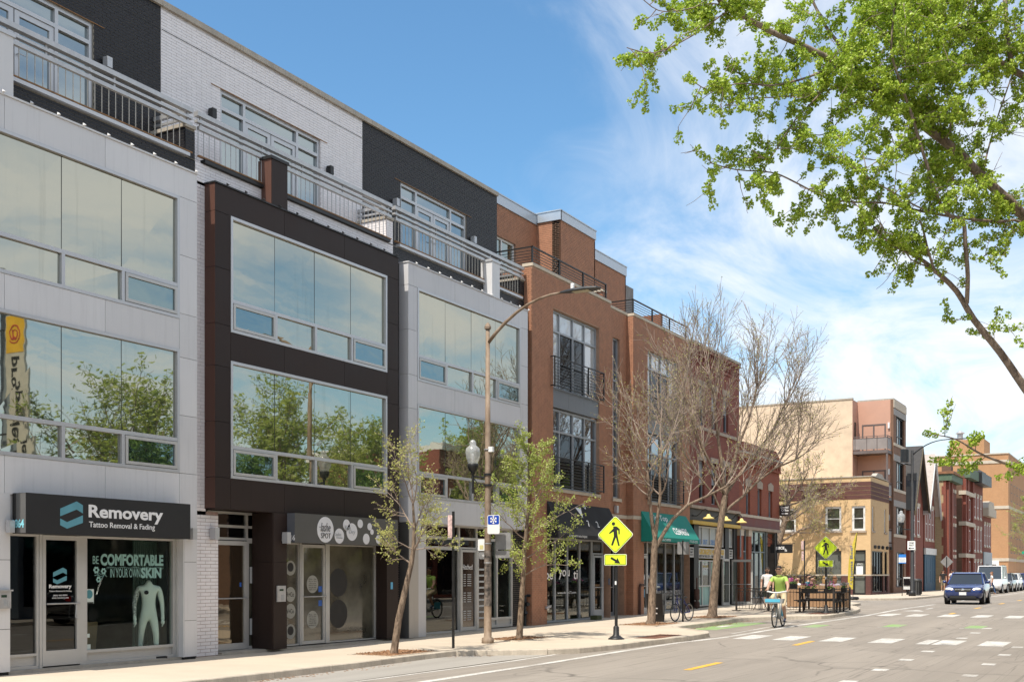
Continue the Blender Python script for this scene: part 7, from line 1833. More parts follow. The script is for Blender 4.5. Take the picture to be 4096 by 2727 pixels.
nb = thing('news_box', 'white newspaper box near the far streetlight', 'box', (2.2, 77, ZG)); MB().box(-.22, .22, -.2, .2, .35, 1.15).build('box', pm('news_white', (.6, .6, .6), .5), nb); MB().box(-.2, .2, -.24, -.2, .6, 1.05).build('window', M_gdk, nb); MB().tube([(0, 0, 0), (0, 0, .35)], .08, 8).build('leg', M_black, nb)
ds_ = thing('road_sign', 'diamond sign seen from behind near the far houses', 'sign', (1.8, 95, ZG), world=True)
mb = MB(); mb.prism([(1.8, 2.1), (2.28, 2.6), (1.8, 3.1), (1.32, 2.6)], 'y', 94.98, 95.0); mb.build('sign_plate', M_signb, ds_); MB().box(1.77, 1.83, 94.92, 94.97, ZG, 3.0).build('post', M_black, ds_)
fl_ = thing('street_light', 'far lamppost with acorn lamp and green street sign', 'street light', (4.4, 140, ZG), world=True)
MB().tube([(4.4, 140, ZG), (4.4, 140, 8.5)], [.14, .08], 8).build('pole', M_black, fl_); acorn(fl_, 3.5, 140, 5.2, 1.3); MB().tube([(3.5, 140, 5.2), (4.4, 140, 5.0)], .04, 6).build('lamp_bracket', M_black, fl_); MB().box(2.8, 4.4, 139.9, 139.95, 3.9, 4.2).build('street_name_plate', pm('sign_green', (.02, .30, .16), .5), fl_); MB().prism([(4.4, 2.2), (5.0, 2.9), (4.4, 3.6), (3.8, 2.9)], 'y', 139.9, 139.93).build('sign_plate', M_signb, fl_)
# feather flag
ff = thing('feather_flag', 'yellow feather flag with blue lettering at the corner', 'flag', (2.45, 60.6, ZG), world=True)
mb = MB(); n = 14; L_, R_ = [], []
for i in range(n+1):
    u = i/n; z = .85+2.95*u; c = 2.42+.28*u**2.2; w = .17*(1-u**4)+.02
    L_.append((c-w+.02, 60.6+.03*math.sin(u*9), z)); R_.append((c+w*.5+.05*u, 60.6+.03*math.sin(u*9+1), z))
for i in range(n): mb.quad(L_[i], R_[i], R_[i+1], L_[i+1]); mb.quad(*[(p[0], p[1]+.006, p[2]) for p in (L_[i+1], R_[i+1], R_[i], L_[i])])
fb = mb.build('banner', pm('flag_yellow', (.60, .48, .06), .7, var=.1), ff); lettering(fb, 'Vienna Beef', 2.38, 1.25, .14, 1.9, 60.56, pm('flag_blue', (.10, .12, .30), .7), face='-y', rot=90, thick=.002)
MB().tube([(2.52, 60.6, ZG), (2.55, 60.6, 1.5), (2.62, 60.6, 3.0), (2.75, 60.6, 3.85)], .015, 6).build('pole', M_black, ff); MB().torus((2.5, 60.6, ZG+.08), .26, .08, 'z', 20, 8).build('base_ring', M_black, ff)
# folding chalkboard
af = thing('chalkboard', 'black folding chalkboard behind the forked tree', 'sign board', (2.72, 33.45, gz(33.4)), R(10))
for s_, nm in ((-1, 'board'), (1, 'board')):
    mb = MB(); mb.obox((0, s_*.16, .45), (.46, .02, .92), (R(-16*s_), 0, 0)); b_ = mb.build(nm, M_ink, af)
    mb = MB(); mb.obox((-.24, s_*.16, .42), (.025, .03, 1.0), (R(-16*s_), 0, 0)); mb.obox((.24, s_*.16, .42), (.025, .03, 1.0), (R(-16*s_), 0, 0)); mb.build('frame', M_black, b_)
mb = MB(); mb.torus((-.1, 0, .96), .08, .01, 'y', 12, 5); mb.torus((.08, 0, .96), .1, .01, 'y', 12, 5); mb.build('scroll', M_black, af)
for i in range(4): MB().obox((0, -.168-.03*i*0-.01-.06*(.55-.15*i), .75-.16*i), (.26-.03*i, .004, .04), (R(16), 0, 0)).build('chalk_line', M_pw, af)

# ------------------------------------------------------------------ dining terrace
M_iron = pm('iron_brown_black', (.035, .028, .024), .6, var=.2)
M_wood = pm('wood_slat', (.33, .20, .11), .7, var=.18, vscale=5, vstretch=(1, 1, .15))
def fence(label, pts, z, h=.86):
    f_ = thing('terrace_fence', label, 'fence', (pts[0][0], pts[0][1], z), world=True)
    for (x0, y0), (x1, y1) in zip(pts, pts[1:]):
        mb = MB(); mb.tube([(x0, y0, z+h), (x1, y1, z+h)], .018, 5); mb.tube([(x0, y0, z+h-.12), (x1, y1, z+h-.12)], .012, 5); mb.tube([(x0, y0, z+.09), (x1, y1, z+.09)], .012, 5); mb.build('rail', M_iron, f_)
        L = math.hypot(x1-x0, y1-y0); n = int(L/.13)
        me = bpy.data.meshes.new('bar'); q = MB().tube([(0, 0, .09), (0, 0, h-.05)], .007, 4); me.from_pydata(q.v, [], q.f); me.materials.append(M_iron)
        for k in range(1, n):
            o = bpy.data.objects.new('bar', me); COL.objects.link(o); o.parent = f_; o.location = Vector((x0+(x1-x0)*k/n, y0+(y1-y0)*k/n, z))-Vector(f_.location)
    for (x0, y0) in pts:
        MB().box(x0-.03, x0+.03, y0-.03, y0+.03, z, z+h+.05).build('post', M_iron, f_); MB().box(x0-.16, x0+.16, y0-.08, y0+.08, z, z+.025).build('foot', M_iron, f_)
    return f_
ZT = gz(42.5)
fence('low iron fence along the front of the dining terrace', [(2.3, 42.5), (3.65, 42.2), (4.95, 41.85), (6.3, 41.4)], ZT)
fence('low iron fence closing the road side of the dining terrace', [(6.3, 41.5), (6.25, 43.1), (6.1, 44.7)], ZT)
def picnic(label, loc, rz, L=1.7):
    t_ = thing('picnic_table', label, 'table', loc, rz, 'terrace tables')
    for k in range(4): MB().box(-L/2, L/2, -.36+.185*k, -.36+.185*k+.17, .70, .74).build('table_plank', M_iron, t_)
    for y in (-.68, .5): MB().box(-L/2, L/2, y, y+.22, .41, .45).build('bench', M_iron, t_)
    for x in (-L/2+.15, L/2-.2):
        mb = MB(); mb.obox((x, -.3, .35), (.06, .06, .75), (R(-18), 0, 0)); mb.obox((x, .22, .35), (.06, .06, .75), (R(18), 0, 0)); mb.box(x-.03, x+.03, -.66, .7, .36, .41); mb.build('trestle', M_iron, t_)
    return t_
picnic('black picnic table just inside the terrace corner', (5.5, 42.7, ZT), R(4)); picnic('second black picnic table towards the red brick wall', (5.2, 44.5, ZT), R(2))
bt = thing('bistro_table', 'round metal bistro table by the open glass door', 'table', (3.0, 43.3, ZT)); MB().lathe([(.36, .72), (.36, .745)], (0, 0, 0), 20).build('top', M_iron, bt)
for k in range(4): a = k*1.57+.4; MB().tube([(.28*math.cos(a), .28*math.sin(a), 0), (-.1*math.cos(a), -.1*math.sin(a), .72)], .012, 5).build('leg', M_iron, bt)
def chair(label, loc, rz):
    t_ = thing('terrace_chair', label, 'chair', loc, rz, 'terrace chairs'); MB().box(-.2, .2, -.2, .2, .43, .455).build('seat', M_iron, t_)
    for sx_ in (-1, 1):
        for sy in (-1, 1): MB().tube([(sx_*.17, sy*.17, .43), (sx_*.22, sy*.22, 0)], .01, 5).build('leg', M_iron, t_)
    mb = MB(); mb.torus((0, .2, .62), .2, .012, 'y', 14, 5, arc=(0, math.pi)); mb.tube([(-.2, .2, .45), (-.2, .2, .62)], .012, 5); mb.tube([(.2, .2, .45), (.2, .2, .62)], .012, 5)
    for k in range(3): mb.tube([(-.1+.1*k, .2, .45), (-.1+.1*k, .2, .8)], .008, 4)
    mb.build('backrest', M_iron, t_); return t_
chair('metal terrace chair right of the bistro table', (3.65, 43.1, ZT), R(-70)); chair('metal terrace chair behind the bistro table', (2.6, 44.0, ZT), R(30))
wd = thing('wood_partition', 'slatted wooden partition behind the dining terrace', 'partition', (4.5, 45.9, gz(46)), world=True); z = gz(46)
for k in range(19):
    if k in (6,): continue
    MB().box(3.28+.134*k, 3.28+.134*k+.118, 45.95, 45.98, z+.05, z+.92).build('slat', M_wood, wd)
MB().box(3.25, 5.85, 45.98, 46.02, z+.75, z+.83).build('rail', M_wood, wd)
for i in range(3): MB().box(3.3+1.2*i, 3.36+1.2*i, 45.99, 46.05, z, z+.95).build('post', M_wood, wd)
def flowerbox(label, x0, x1, y, ztop, seed):
    t_ = thing('flower_box', label, 'planter', ((x0+x1)/2, y, ztop-.2), world=True, group='flower boxes on the terrace fence')
    MB().prism([(y-.09, ztop-.17), (y+.09, ztop-.17), (y+.12, ztop), (y-.12, ztop)], 'x', x0, x1).build('trough', M_ink, t_)
    r_ = random.Random(seed); c = MB(); f2 = MB()
    for k in range(46): leaf_quads(c, r_, (r_.uniform(x0+.05, x1-.05), y+r_.gauss(0, .05), ztop+abs(r_.gauss(.04, .05))), .07, 2, .03)
    for k in range(22): leaf_quads(f2, r_, (r_.gauss((x0+x1)/2, .12), y+r_.gauss(0, .05), ztop+.1+abs(r_.gauss(0, .06))), .06, 3, .02)
    c.build('foliage', leafmat('planter_leaf', (.08, .16, .03), (.14, .22, .05), .3), t_, kind='stuff'); f2.build('blossom', leafmat('petal_%d' % seed, *(((.5, .03, .25), (.6, .1, .4)) if seed % 2 else ((.5, .45, .5), (.6, .5, .55))), .3), t_, kind='stuff')
flowerbox('flower box with pink blossom behind the cyclist', 4.28, 4.75, 42.15, 1.27, 1); flowerbox('middle flower box with pink blossom on the terrace fence', 5.06, 5.62, 41.75, 1.11, 3)
flowerbox('flower box with pink blossom at the terrace corner', 5.95, 6.3, 41.5, 1.12, 5); flowerbox('pale flower box on the road side of the terrace', 6.32, 6.5, 42.5, 1.14, 2)
# ------------------------------------------------------------------ people
M_skin = pm('skin', (.50, .30, .21), .6, var=.05); M_hairD = pm('hair_dark', (.03, .02, .015), .7, var=.2); M_hairB = pm('hair_blond', (.36, .22, .09), .7, var=.2); M_hairR = pm('hair_auburn', (.22, .10, .05), .7, var=.2)
M_lens = pm('lens_black', (.01, .01, .01), .15)
def cloth(n, c): return pm('cloth_'+n, c, .85, var=.07, vscale=7)
def body(parent, J, B, mats, name='body', hem=None):
    """one continuous figure grown over a skeleton. J: joint -> (pos, radius or (rx,ry)), B: (a, b, material index)"""
    me = bpy.data.meshes.new('figure'); names = list(J); idx = {k: i for i, k in enumerate(names)}
    me.from_pydata([J[k][0] for k in names], [(idx[a], idx[b]) for a, b, _ in B], [])
    o = bpy.data.objects.new('figure', me); COL.objects.link(o)
    m = o.modifiers.new('skin', 'SKIN'); m.use_smooth_shade = True; s = o.modifiers.new('sub', 'SUBSURF'); s.levels = 2; s.render_levels = 2
    for i, k in enumerate(names):
        r = J[k][1]; me.skin_vertices[0].data[i].radius = r if hasattr(r, '__len__') else (r, r)
    me.skin_vertices[0].data[idx['pelvis']].use_root = True
    dg = bpy.context.evaluated_depsgraph_get(); ev = o.evaluated_get(dg); m2 = bpy.data.meshes.new_from_object(ev); bpy.data.objects.remove(o)
    for q in mats: m2.materials.append(q)
    segs = [(Vector(J[a][0]), Vector(J[b][0]), mi) for a, b, mi in B]
    for p in m2.polygons:
        c = p.center; best = 9; bm_ = 0
        for a, b, mi in segs:
            d = b-a; u = max(0, min(1, (c-a).dot(d)/max(1e-9, d.length_squared))); q = (c-(a+d*u)).length
            if q < best: best = q; bm_ = mi
        if hem and bm_ in (1, 2) and abs(c.x) < hem[1]: bm_ = 1 if c.z > hem[0] else 2
        p.material_index = bm_; p.use_smooth = True
    return link(name, m2, parent)
def head_bits(root, hc, yaw, hair, glasses=True, long=False, beard=None, cap=None, s=1.0):
    """hair, face and glasses on a head centred at hc, looking along yaw (0 = -Y)"""
    M = Matrix.Rotation(yaw, 3, 'Z'); hc = Vector(hc)
    def tr(mb): mb.v = [tuple(hc+M @ (Vector(v)*s)) for v in mb.v]; return mb
    mb = MB(); mb.ball((0, .035, .062), (.088, .095, .062), 12, 8); mb.ball((0, .058, .01), (.084, .055, .08), 10, 6); 
    if long:
        mb.ball((0, .06, -.1), (.095, .06, .2), 10, 7)
    tr(mb).build('hair' if cap is None else 'cap', hair if cap is None else cap, root, smooth=True)
    if cap is not None: tr(MB().obox((0, -.11, .06), (.13, .1, .015))).build('cap_peak', cap, root)
    f = MB(); f.add([(0, -.098, .02), (-.017, -.092, -.022), (.017, -.092, -.022), (0, -.122, -.018)], [(0, 1, 3), (0, 3, 2), (1, 2, 3)]); f.ball((-.088, .0, -.005), (.014, .024, .032), 6, 5); f.ball((.088, .0, -.005), (.014, .024, .032), 6, 5)
    tr(f).build('nose_and_ears', M_skin, root)
    tr(MB().box(-.025, .025, -.094, -.088, -.058, -.05)).build('mouth', pm('lip', (.30, .12, .10), .6), root)
    if beard: b = MB(); b.ball((0, -.03, -.07), (.066, .064, .05), 10, 6); tr(b).build('beard', beard, root, smooth=True)
    if glasses: g = MB(); g.box(-.07, -.008, -.104, -.09, .005, .04); g.box(.008, .07, -.104, -.09, .005, .04); g.box(-.075, .075, -.1, -.092, .03, .04); g.box(-.082, -.074, -.1, .02, .024, .036); g.box(.074, .082, -.1, .02, .024, .036); tr(g).build('sunglasses', M_lens, root)
    else: g = MB(); g.ball((-.034, -.085, .015), .012, 6, 5); g.ball((.034, -.085, .015), .012, 6, 5); tr(g).build('eyes', M_lens, root)
def hand_bits(mb, wrist, d, side, curl=.5, s=1.0):
    """palm and five bent fingers leading on from the wrist"""
    w = Vector(wrist); d = Vector(d).normalized(); u = Vector(side).normalized(); n = d.cross(u)
    mb.tube([tuple(w), tuple(w+d*.05*s), tuple(w+d*.085*s)], [.026*s, .036*s, .03*s], 7)
    for k, L in enumerate((.062, .072, .068, .052)):
        b = w+d*.08*s+u*(-.027+.018*k)*s; m1 = b+(d*(1-curl*.4)+n*curl*.6)*L*.5*s; e = m1+(d*(1-curl)+n*curl)*L*.5*s
        mb.tube([tuple(b), tuple(m1), tuple(e)], [.0095*s, .009*s, .007*s], 5)
    b = w+d*.03*s-u*.03*s; mb.tube([tuple(b), tuple(b-u*.03*s+d*.025*s), tuple(b-u*.028*s+d*.055*s+n*.012*s)], [.011*s, .0105*s, .008*s], 5)
def standing(label, loc, rz, shirt, legs, shoes, hair, h=1.75, stride=.12, arms=((.02, -.02), (.02, .02)), bare_legs=True, sleeves='short', face=True, cap=None, long=False, group=None, beard=None, glasses=True):
    t_ = thing('person', label, 'person', loc, rz, group, scale=h/1.75)
    s = stride; mats = [M_skin, shirt, legs, shoes]
    J = {'pelvis': ((0, 0, .95), (.15, .11)), 'waist': ((0, -.005, 1.1), (.14, .1)), 'chest': ((0, -.01, 1.3), (.165, .115)), 'necklow': ((0, 0, 1.46), (.075, .07)), 'neck': ((0, -.012, 1.53), .052), 'head': ((0, -.02, 1.63), (.104, .118)), 'crown': ((0, -.01, 1.7), (.085, .1))}
    B = [('pelvis', 'waist', 1), ('waist', 'chest', 1), ('chest', 'necklow', 1), ('necklow', 'neck', 0), ('neck', 'head', 0), ('head', 'crown', 0)]
    for sd, k, a in ((-1, -1, arms[0]), (1, 1, arms[1])):
        n = 'l' if sd < 0 else 'r'
        J['sh'+n] = ((sd*.185, 0, 1.42), .06); J['mid'+n] = ((sd*.225, a[0]*.5+.01, 1.27), .053); J['el'+n] = ((sd*.245, a[0]+.03, 1.13), .043); J['wr'+n] = ((sd*.25, a[1]-.06, .90), .03); J['ha'+n] = ((sd*.245, a[1]-.09, .80), (.026, .038))
        B += [('chest', 'sh'+n, 1), ('sh'+n, 'mid'+n, 1), ('mid'+n, 'el'+n, 0 if sleeves == 'short' else 1), ('el'+n, 'wr'+n, 0 if sleeves == 'short' else 1), ('wr'+n, 'ha'+n, 0)]
        f = s*k
        J['hip'+n] = ((sd*.09, 0, .88), .092); J['th'+n] = ((sd*.1, -f*.45, .68), .078); J['kn'+n] = ((sd*.1, -f*.8-.02, .5), .058); J['ca'+n] = ((sd*.1, -f*.7+.02, .32), .052); J['an'+n] = ((sd*.1, -f+.05, .09), .036); J['to'+n] = ((sd*.115, -f-.12, .045), (.036, .03))
        B += [('pelvis', 'hip'+n, 2), ('hip'+n, 'th'+n, 2), ('th'+n, 'kn'+n, 2), ('kn'+n, 'ca'+n, 0 if bare_legs else 2), ('ca'+n, 'an'+n, 0 if bare_legs else 2), ('an'+n, 'to'+n, 3)]
    body(t_, J, B, mats, hem=(.93, .19))
    if face: head_bits(t_, (0, -.02, 1.645), 0, hair, glasses=glasses, cap=cap, long=long, beard=beard)
    mb = MB()
    for sd in (-1, 1): hand_bits(mb, (sd*.247, (arms[0] if sd < 0 else arms[1])[1]-.085, .82), (0, -.15, -1), (0, -1, 0), .3)
    mb.build('hands', M_skin, t_, smooth=True); return t_
def seated(label, loc, rz, shirt, hair, long=False, cap=None, sleeves='short', h=1.7, glasses=False):
    t_ = thing('person', label, 'person', loc, rz, 'diners on the terrace', scale=h/1.75); mats = [M_skin, shirt, cloth('denim', (.05, .07, .12)), cloth('shoe', (.05, .05, .05))]
    J = {'pelvis': ((0, 0, .5), (.15, .12)), 'waist': ((0, -.02, .66), (.14, .1)), 'chest': ((0, -.05, .86), (.16, .11)), 'necklow': ((0, -.05, 1.01), (.075, .07)), 'neck': ((0, -.06, 1.08), .05), 'head': ((0, -.075, 1.18), (.104, .118)), 'crown': ((0, -.065, 1.25), (.085, .1))}
    B = [('pelvis', 'waist', 1), ('waist', 'chest', 1), ('chest', 'necklow', 1), ('necklow', 'neck', 0), ('neck', 'head', 0), ('head', 'crown', 0)]
    for sd in (-1, 1):
        n = 'l' if sd < 0 else 'r'
        J['sh'+n] = ((sd*.18, -.04, .97), .058); J['mid'+n] = ((sd*.21, -.08, .84), .05); J['el'+n] = ((sd*.22, -.14, .72), .042); J['wr'+n] = ((sd*.12, -.36, .74), .03); J['ha'+n] = ((sd*.08, -.44, .75), (.036, .025))
        B += [('chest', 'sh'+n, 1), ('sh'+n, 'mid'+n, 1), ('mid'+n, 'el'+n, 0), ('el'+n, 'wr'+n, 0), ('wr'+n, 'ha'+n, 0)]
        J['hip'+n] = ((sd*.09, -.05, .48), .09); J['kn'+n] = ((sd*.11, -.45, .49), .06); J['an'+n] = ((sd*.11, -.42, .09), .04); J['to'+n] = ((sd*.11, -.58, .045), (.036, .03))
        B += [('pelvis', 'hip'+n, 2), ('hip'+n, 'kn'+n, 2), ('kn'+n, 'an'+n, 2), ('an'+n, 'to'+n, 3)]
    body(t_, J, B, mats); head_bits(t_, (0, -.075, 1.195), 0, hair, glasses=glasses, long=long, cap=cap)
    st = thing('terrace_stool', 'stool under the '+label, 'stool', loc, rz, 'terrace stools')
    MB().box(-.2, .2, -.2, .2, .36, .40).build('seat', M_iron, st)
    for a in (-.17, .17):
        for b in (-.17, .17): MB().box(a-.015, a+.015, b-.015, b+.015, 0, .36).build('leg', M_iron, st)
    return t_
W = cloth('white', (.74, .73, .73))
standing('bearded man in white t-shirt and dark shorts walking past the juice bar', (2.75, 45.0, gz(45)), R(12), W, cloth('dark_green', (.03, .04, .03)), cloth('trainer', (.3, .3, .3)), M_hairD, 1.64, .14, beard=M_hairD)
zt = gz(46.8)
seated('diner wearing a dark cap at the left end of the terrace', (3.14, 46.7, zt), R(60), cloth('grey_check', (.22, .18, .20)), M_hairD, cap=cloth('cap', (.03, .03, .035)))
seated('dark haired diner in a white top', (3.56, 46.9, zt), R(-70), W, M_hairD, True)
seated('dark haired diner in a teal shirt', (3.78, 47.2, zt), R(80), cloth('teal', (.03, .24, .30)), M_hairD, h=1.82)
seated('diner in a black tank top', (4.0, 46.8, zt), R(100), cloth('black', (.02, .02, .022)), M_hairD)
seated('long blonde haired diner seen from behind', (4.66, 46.5, zt), R(180), cloth('cream', (.45, .40, .36)), M_hairB, True)
seated('long auburn haired diner seen from behind', (5.07, 46.5, zt), R(175), cloth('lilac', (.35, .32, .38)), M_hairR, True)
standing('man in black t-shirt and pale shorts on the far pavement', (2.0, 92.0, ZG), R(10), cloth('black', (.02, .02, .022)), cloth('khaki', (.30, .26, .18)), W, M_hairD, 1.66)
standing('man in white t-shirt with dark cap on the far pavement', (2.75, 91.5, ZG), R(20), W, cloth('denim', (.05, .07, .12)), W, M_hairD, 1.66, cap=cloth('cap', (.03, .03, .035)))
wm = standing('woman in white top and blue jeans crossing behind the blue car', (5.95, 88.0, ZG-.12), R(-75), W, cloth('jeans', (.06, .12, .26)), cloth('tan_shoe', (.30, .16, .10)), M_hairR, 1.62, .26, bare_legs=False, long=True, glasses=False)
MB().ball((-.25, -.02, 1.0), (.07, .13, .15), 8, 6).build('black_bag', M_ink, wm)
# shop-window dummy
M_dum = pm('dummy_white', (.82, .87, .84), .5, var=.05)
dm = thing('mannequin', 'headless white shop dummy with tattooed arm in the tattoo removal window', 'mannequin', (-.16, 15.38, .06), R(58))
J = {'pelvis': ((0, 0, .82), (.14, .1)), 'waist': ((0, -.005, 1.0), (.125, .09)), 'chest': ((0, -.01, 1.22), (.16, .105)), 'necklow': ((0, 0, 1.38), (.07, .065)), 'neck': ((0, -.01, 1.48), .055)}
B = [('pelvis', 'waist', 0), ('waist', 'chest', 0), ('chest', 'necklow', 0), ('necklow', 'neck', 0)]
for sd in (-1, 1):
    n = 'l' if sd < 0 else 'r'; f = .05*sd
    J['sh'+n] = ((sd*.19, 0, 1.33), .065); J['el'+n] = ((sd*.255, .03, 1.04), .046); J['wr'+n] = ((sd*.26, -.02, .80), .032); J['ha'+n] = ((sd*.255, -.04, .70), (.026, .04))
    B += [('chest', 'sh'+n, 0), ('sh'+n, 'el'+n, 1 if sd < 0 else 0), ('el'+n, 'wr'+n, 1 if sd < 0 else 0), ('wr'+n, 'ha'+n, 0)]
    J['hip'+n] = ((sd*.09, 0, .77), .09); J['kn'+n] = ((sd*.13, -f, .43), .06); J['ca'+n] = ((sd*.135, -f+.02, .28), .055); J['an'+n] = ((sd*.15, -f+.03, .06), .038); J['to'+n] = ((sd*.17, -f-.1, .03), (.036, .03))
    B += [('pelvis', 'hip'+n, 0), ('hip'+n, 'kn'+n, 0), ('kn'+n, 'ca'+n, 0), ('ca'+n, 'an'+n, 0), ('an'+n, 'to'+n, 0)]
body(dm, J, B, [M_dum, pm('tattoo_grey', (.16, .18, .18), .6, var=.8, vscale=30, col2=(.6, .65, .62))])
mb = MB()
for sd in (-1, 1): hand_bits(mb, (sd*.257, -.035, .72), (0, -.1, -1), (0, -1, 0), .3)
mb.build('hands', M_dum, dm, smooth=True); MB().ball((-.06, -.107, 1.24), (.045, .012, .04), 8, 5).build('chest_tattoo', pm('tattoo_dark', (.03, .03, .035), .7), dm); MB().box(-.3, .3, -.25, .25, -.01, .03).build('plinth', M_dark, dm)

# ------------------------------------------------------------------ bicycles
M_tyre = pm('tyre_black', (.02, .02, .02), .8); M_spoke = pm('spoke_steel', (.45, .45, .46), .35, metal=.8)
def wheel(root, y, r, mat_rim, spokes=20):
    w = MB().torus((0, y, r), r-.02, .022, 'x', 32, 6).build('wheel', M_tyre, root, smooth=True)
    MB().torus((0, y, r), r-.045, .012, 'x', 32, 5).build('rim', mat_rim, w, smooth=True)
    mb = MB()
    for k in range(spokes): a = 2*math.pi*k/spokes; mb.tube([(.02*(-1)**k, y, r), (0, y+(r-.05)*math.cos(a), r+(r-.05)*math.sin(a))], .0018, 3, cap=False)
    mb.tube([(-.05, y, r), (.05, y, r)], .022, 8); mb.build('spokes', M_spoke, w, kind='stuff')
CY = thing('share_bicycle', 'grey share bicycle with blue basket and white handlebar under the cyclist', 'bicycle', (6.42, 34.25, gz(34.2)-.12), R(3), scale=1.02)
M_gry = pm('bike_grey', (.33, .34, .34), .45, metal=.2); M_cyan = pm('bike_cyan', (.10, .48, .68), .45)
wheel(CY, -.52, .33, M_gry); wheel(CY, .52, .33, M_gry)
mb = MB(); mb.tube([(0, -.38, .86), (0, -.30, .55), (0, -.1, .32), (0, .08, .27)], [.035, .05, .06, .05], 8); mb.tube([(0, .08, .27), (0, .22, .6), (0, .28, .86)], [.05, .038, .028], 8); mb.build('frame', M_gry, CY, smooth=True)
for sd in (-1, 1): MB().tube([(sd*.02, -.38, .88), (sd*.05, -.43, .66), (sd*.055, -.52, .33)], .02, 6).build('fork', M_gry, CY)
for sd in (-1, 1): MB().tube([(sd*.03, .1, .28), (sd*.055, .52, .33)], .018, 6).build('chain_stay', M_gry, CY)
MB().tube([(0, -.38, .86), (0, -.36, 1.02)], .03, 8).build('stem', M_gry, CY)
mb = MB(); mb.tube([(-.31, -.14, 1.06), (-.27, -.27, 1.07), (-.12, -.36, 1.04), (0, -.37, 1.03), (.12, -.36, 1.04), (.27, -.27, 1.07), (.31, -.14, 1.06)], .022, 8); mb.build('handlebar', M_white, CY, smooth=True)
bk = MB(); bk.prism([(-.25, .72), (.25, .72), (.29, .86), (-.29, .86)], 'y', -.66, -.42); bk.build('basket', M_gry, CY); MB().box(-.24, .2, -.672, -.66, .76, .85).build('basket_panel', M_cyan, CY)
MB().torus((0, .52, .33), .36, .03, 'x', 16, 6, arc=(R(20), R(150))).build('mudguard', M_gry, CY, smooth=True); MB().torus((0, -.52, .33), .36, .02, 'x', 14, 6, arc=(R(30), R(140))).build('mudguard', M_gry, CY, smooth=True)
MB().box(-.012, .012, .34, .72, .32, .58).build('skirt_guard', M_cyan, CY)
MB().ball((0, .3, .9), (.1, .14, .04), 10, 6).build('saddle', M_ink, CY, smooth=True)
for sd, z in ((-1, .38), (1, .16)): MB().tube([(0, .08, .27), (sd*.1, .08+.0*sd, .27), (sd*.1, .08-.04*sd, z)], .014, 6).build('crank', M_spoke, CY); MB().box(sd*.17-.05, sd*.17+.05, .03-.04*sd, .13-.04*sd, z-.012, z+.012).build('pedal', M_ink, CY)
MB().ball((0, -.68, .62), (.03, .02, .03), 8, 6).build('headlight', M_white, CY)
RD = thing('person', 'cyclist in lime green polo shirt, khaki shorts and sunglasses', 'person', (6.42, 34.25, gz(34.2)-.12), R(3), scale=1.02)
G = cloth('lime', (.38, .55, .12)); K = cloth('khaki2', (.58, .47, .31)); SHO = cloth('navy_shoe', (.03, .04, .08))
J = {'pelvis': ((0, .27, 1.0), (.16, .12)), 'waist': ((0, .20, 1.15), (.155, .115)), 'chest': ((0, .1, 1.36), (.175, .125)), 'necklow': ((0, .05, 1.52), (.08, .075)), 'neck': ((0, .03, 1.59), .056), 'head': ((0, .0, 1.70), (.106, .12)), 'crown': ((0, .01, 1.775), (.086, .102)),
     'shl': ((-.19, .08, 1.48), .068), 'midl': ((-.24, .01, 1.35), .064), 'ell': ((-.29, -.05, 1.24), .048), 'wrl': ((-.3, -.16, 1.11), .033), 'hal': ((-.3, -.2, 1.085), (.032, .03)),
     'shr': ((.19, .08, 1.48), .068), 'midr': ((.24, .01, 1.35), .064), 'elr': ((.29, -.05, 1.24), .048), 'wrr': ((.3, -.16, 1.11), .033), 'har': ((.3, -.2, 1.085), (.032, .03)),
     'hipl': ((-.1, .22, .95), .1), 'thl': ((-.14, .02, .93), .088), 'knl': ((-.16, -.16, .88), .066), 'cal': ((-.165, -.08, .68), .056), 'anl': ((-.17, .06, .47), .038), 'tol': ((-.17, -.08, .41), (.038, .032)),
     'hipr': ((.1, .22, .95), .1), 'thr': ((.14, .08, .80), .086), 'knr': ((.16, -.06, .65), .064), 'car': ((.165, .01, .45), .055), 'anr': ((.17, .1, .25), .037), 'tor': ((.17, -.04, .185), (.038, .032))}
B = [('pelvis', 'waist', 1), ('waist', 'chest', 1), ('chest', 'necklow', 1), ('necklow', 'neck', 0), ('neck', 'head', 0), ('head', 'crown', 0)]
for n in 'lr': B += [('chest', 'sh'+n, 1), ('sh'+n, 'mid'+n, 1), ('mid'+n, 'el'+n, 0), ('el'+n, 'wr'+n, 0), ('wr'+n, 'ha'+n, 0), ('pelvis', 'hip'+n, 2), ('hip'+n, 'th'+n, 2), ('th'+n, 'kn'+n, 2), ('kn'+n, 'ca'+n, 0), ('ca'+n, 'an'+n, 0), ('an'+n, 'to'+n, 3)]
body(RD, J, B, [M_skin, G, K, SHO]); head_bits(RD, (0, .0, 1.715), 0, M_hairD, True)
mb = MB()
for sd in (-1, 1): hand_bits(mb, (sd*.3, -.13, 1.105), (0, -1, -.1), (sd*-1, 0, 0), .9)
mb.build('hands', M_skin, RD, smooth=True)
mb = MB(); mb.torus((0, .045, 1.535), .075, .016, 'z', 14, 6); mb.build('collar', G, RD, smooth=True); MB().torus((.3, -.155, 1.12), .034, .01, 'y', 10, 5).build('wristwatch', M_ink, RD)
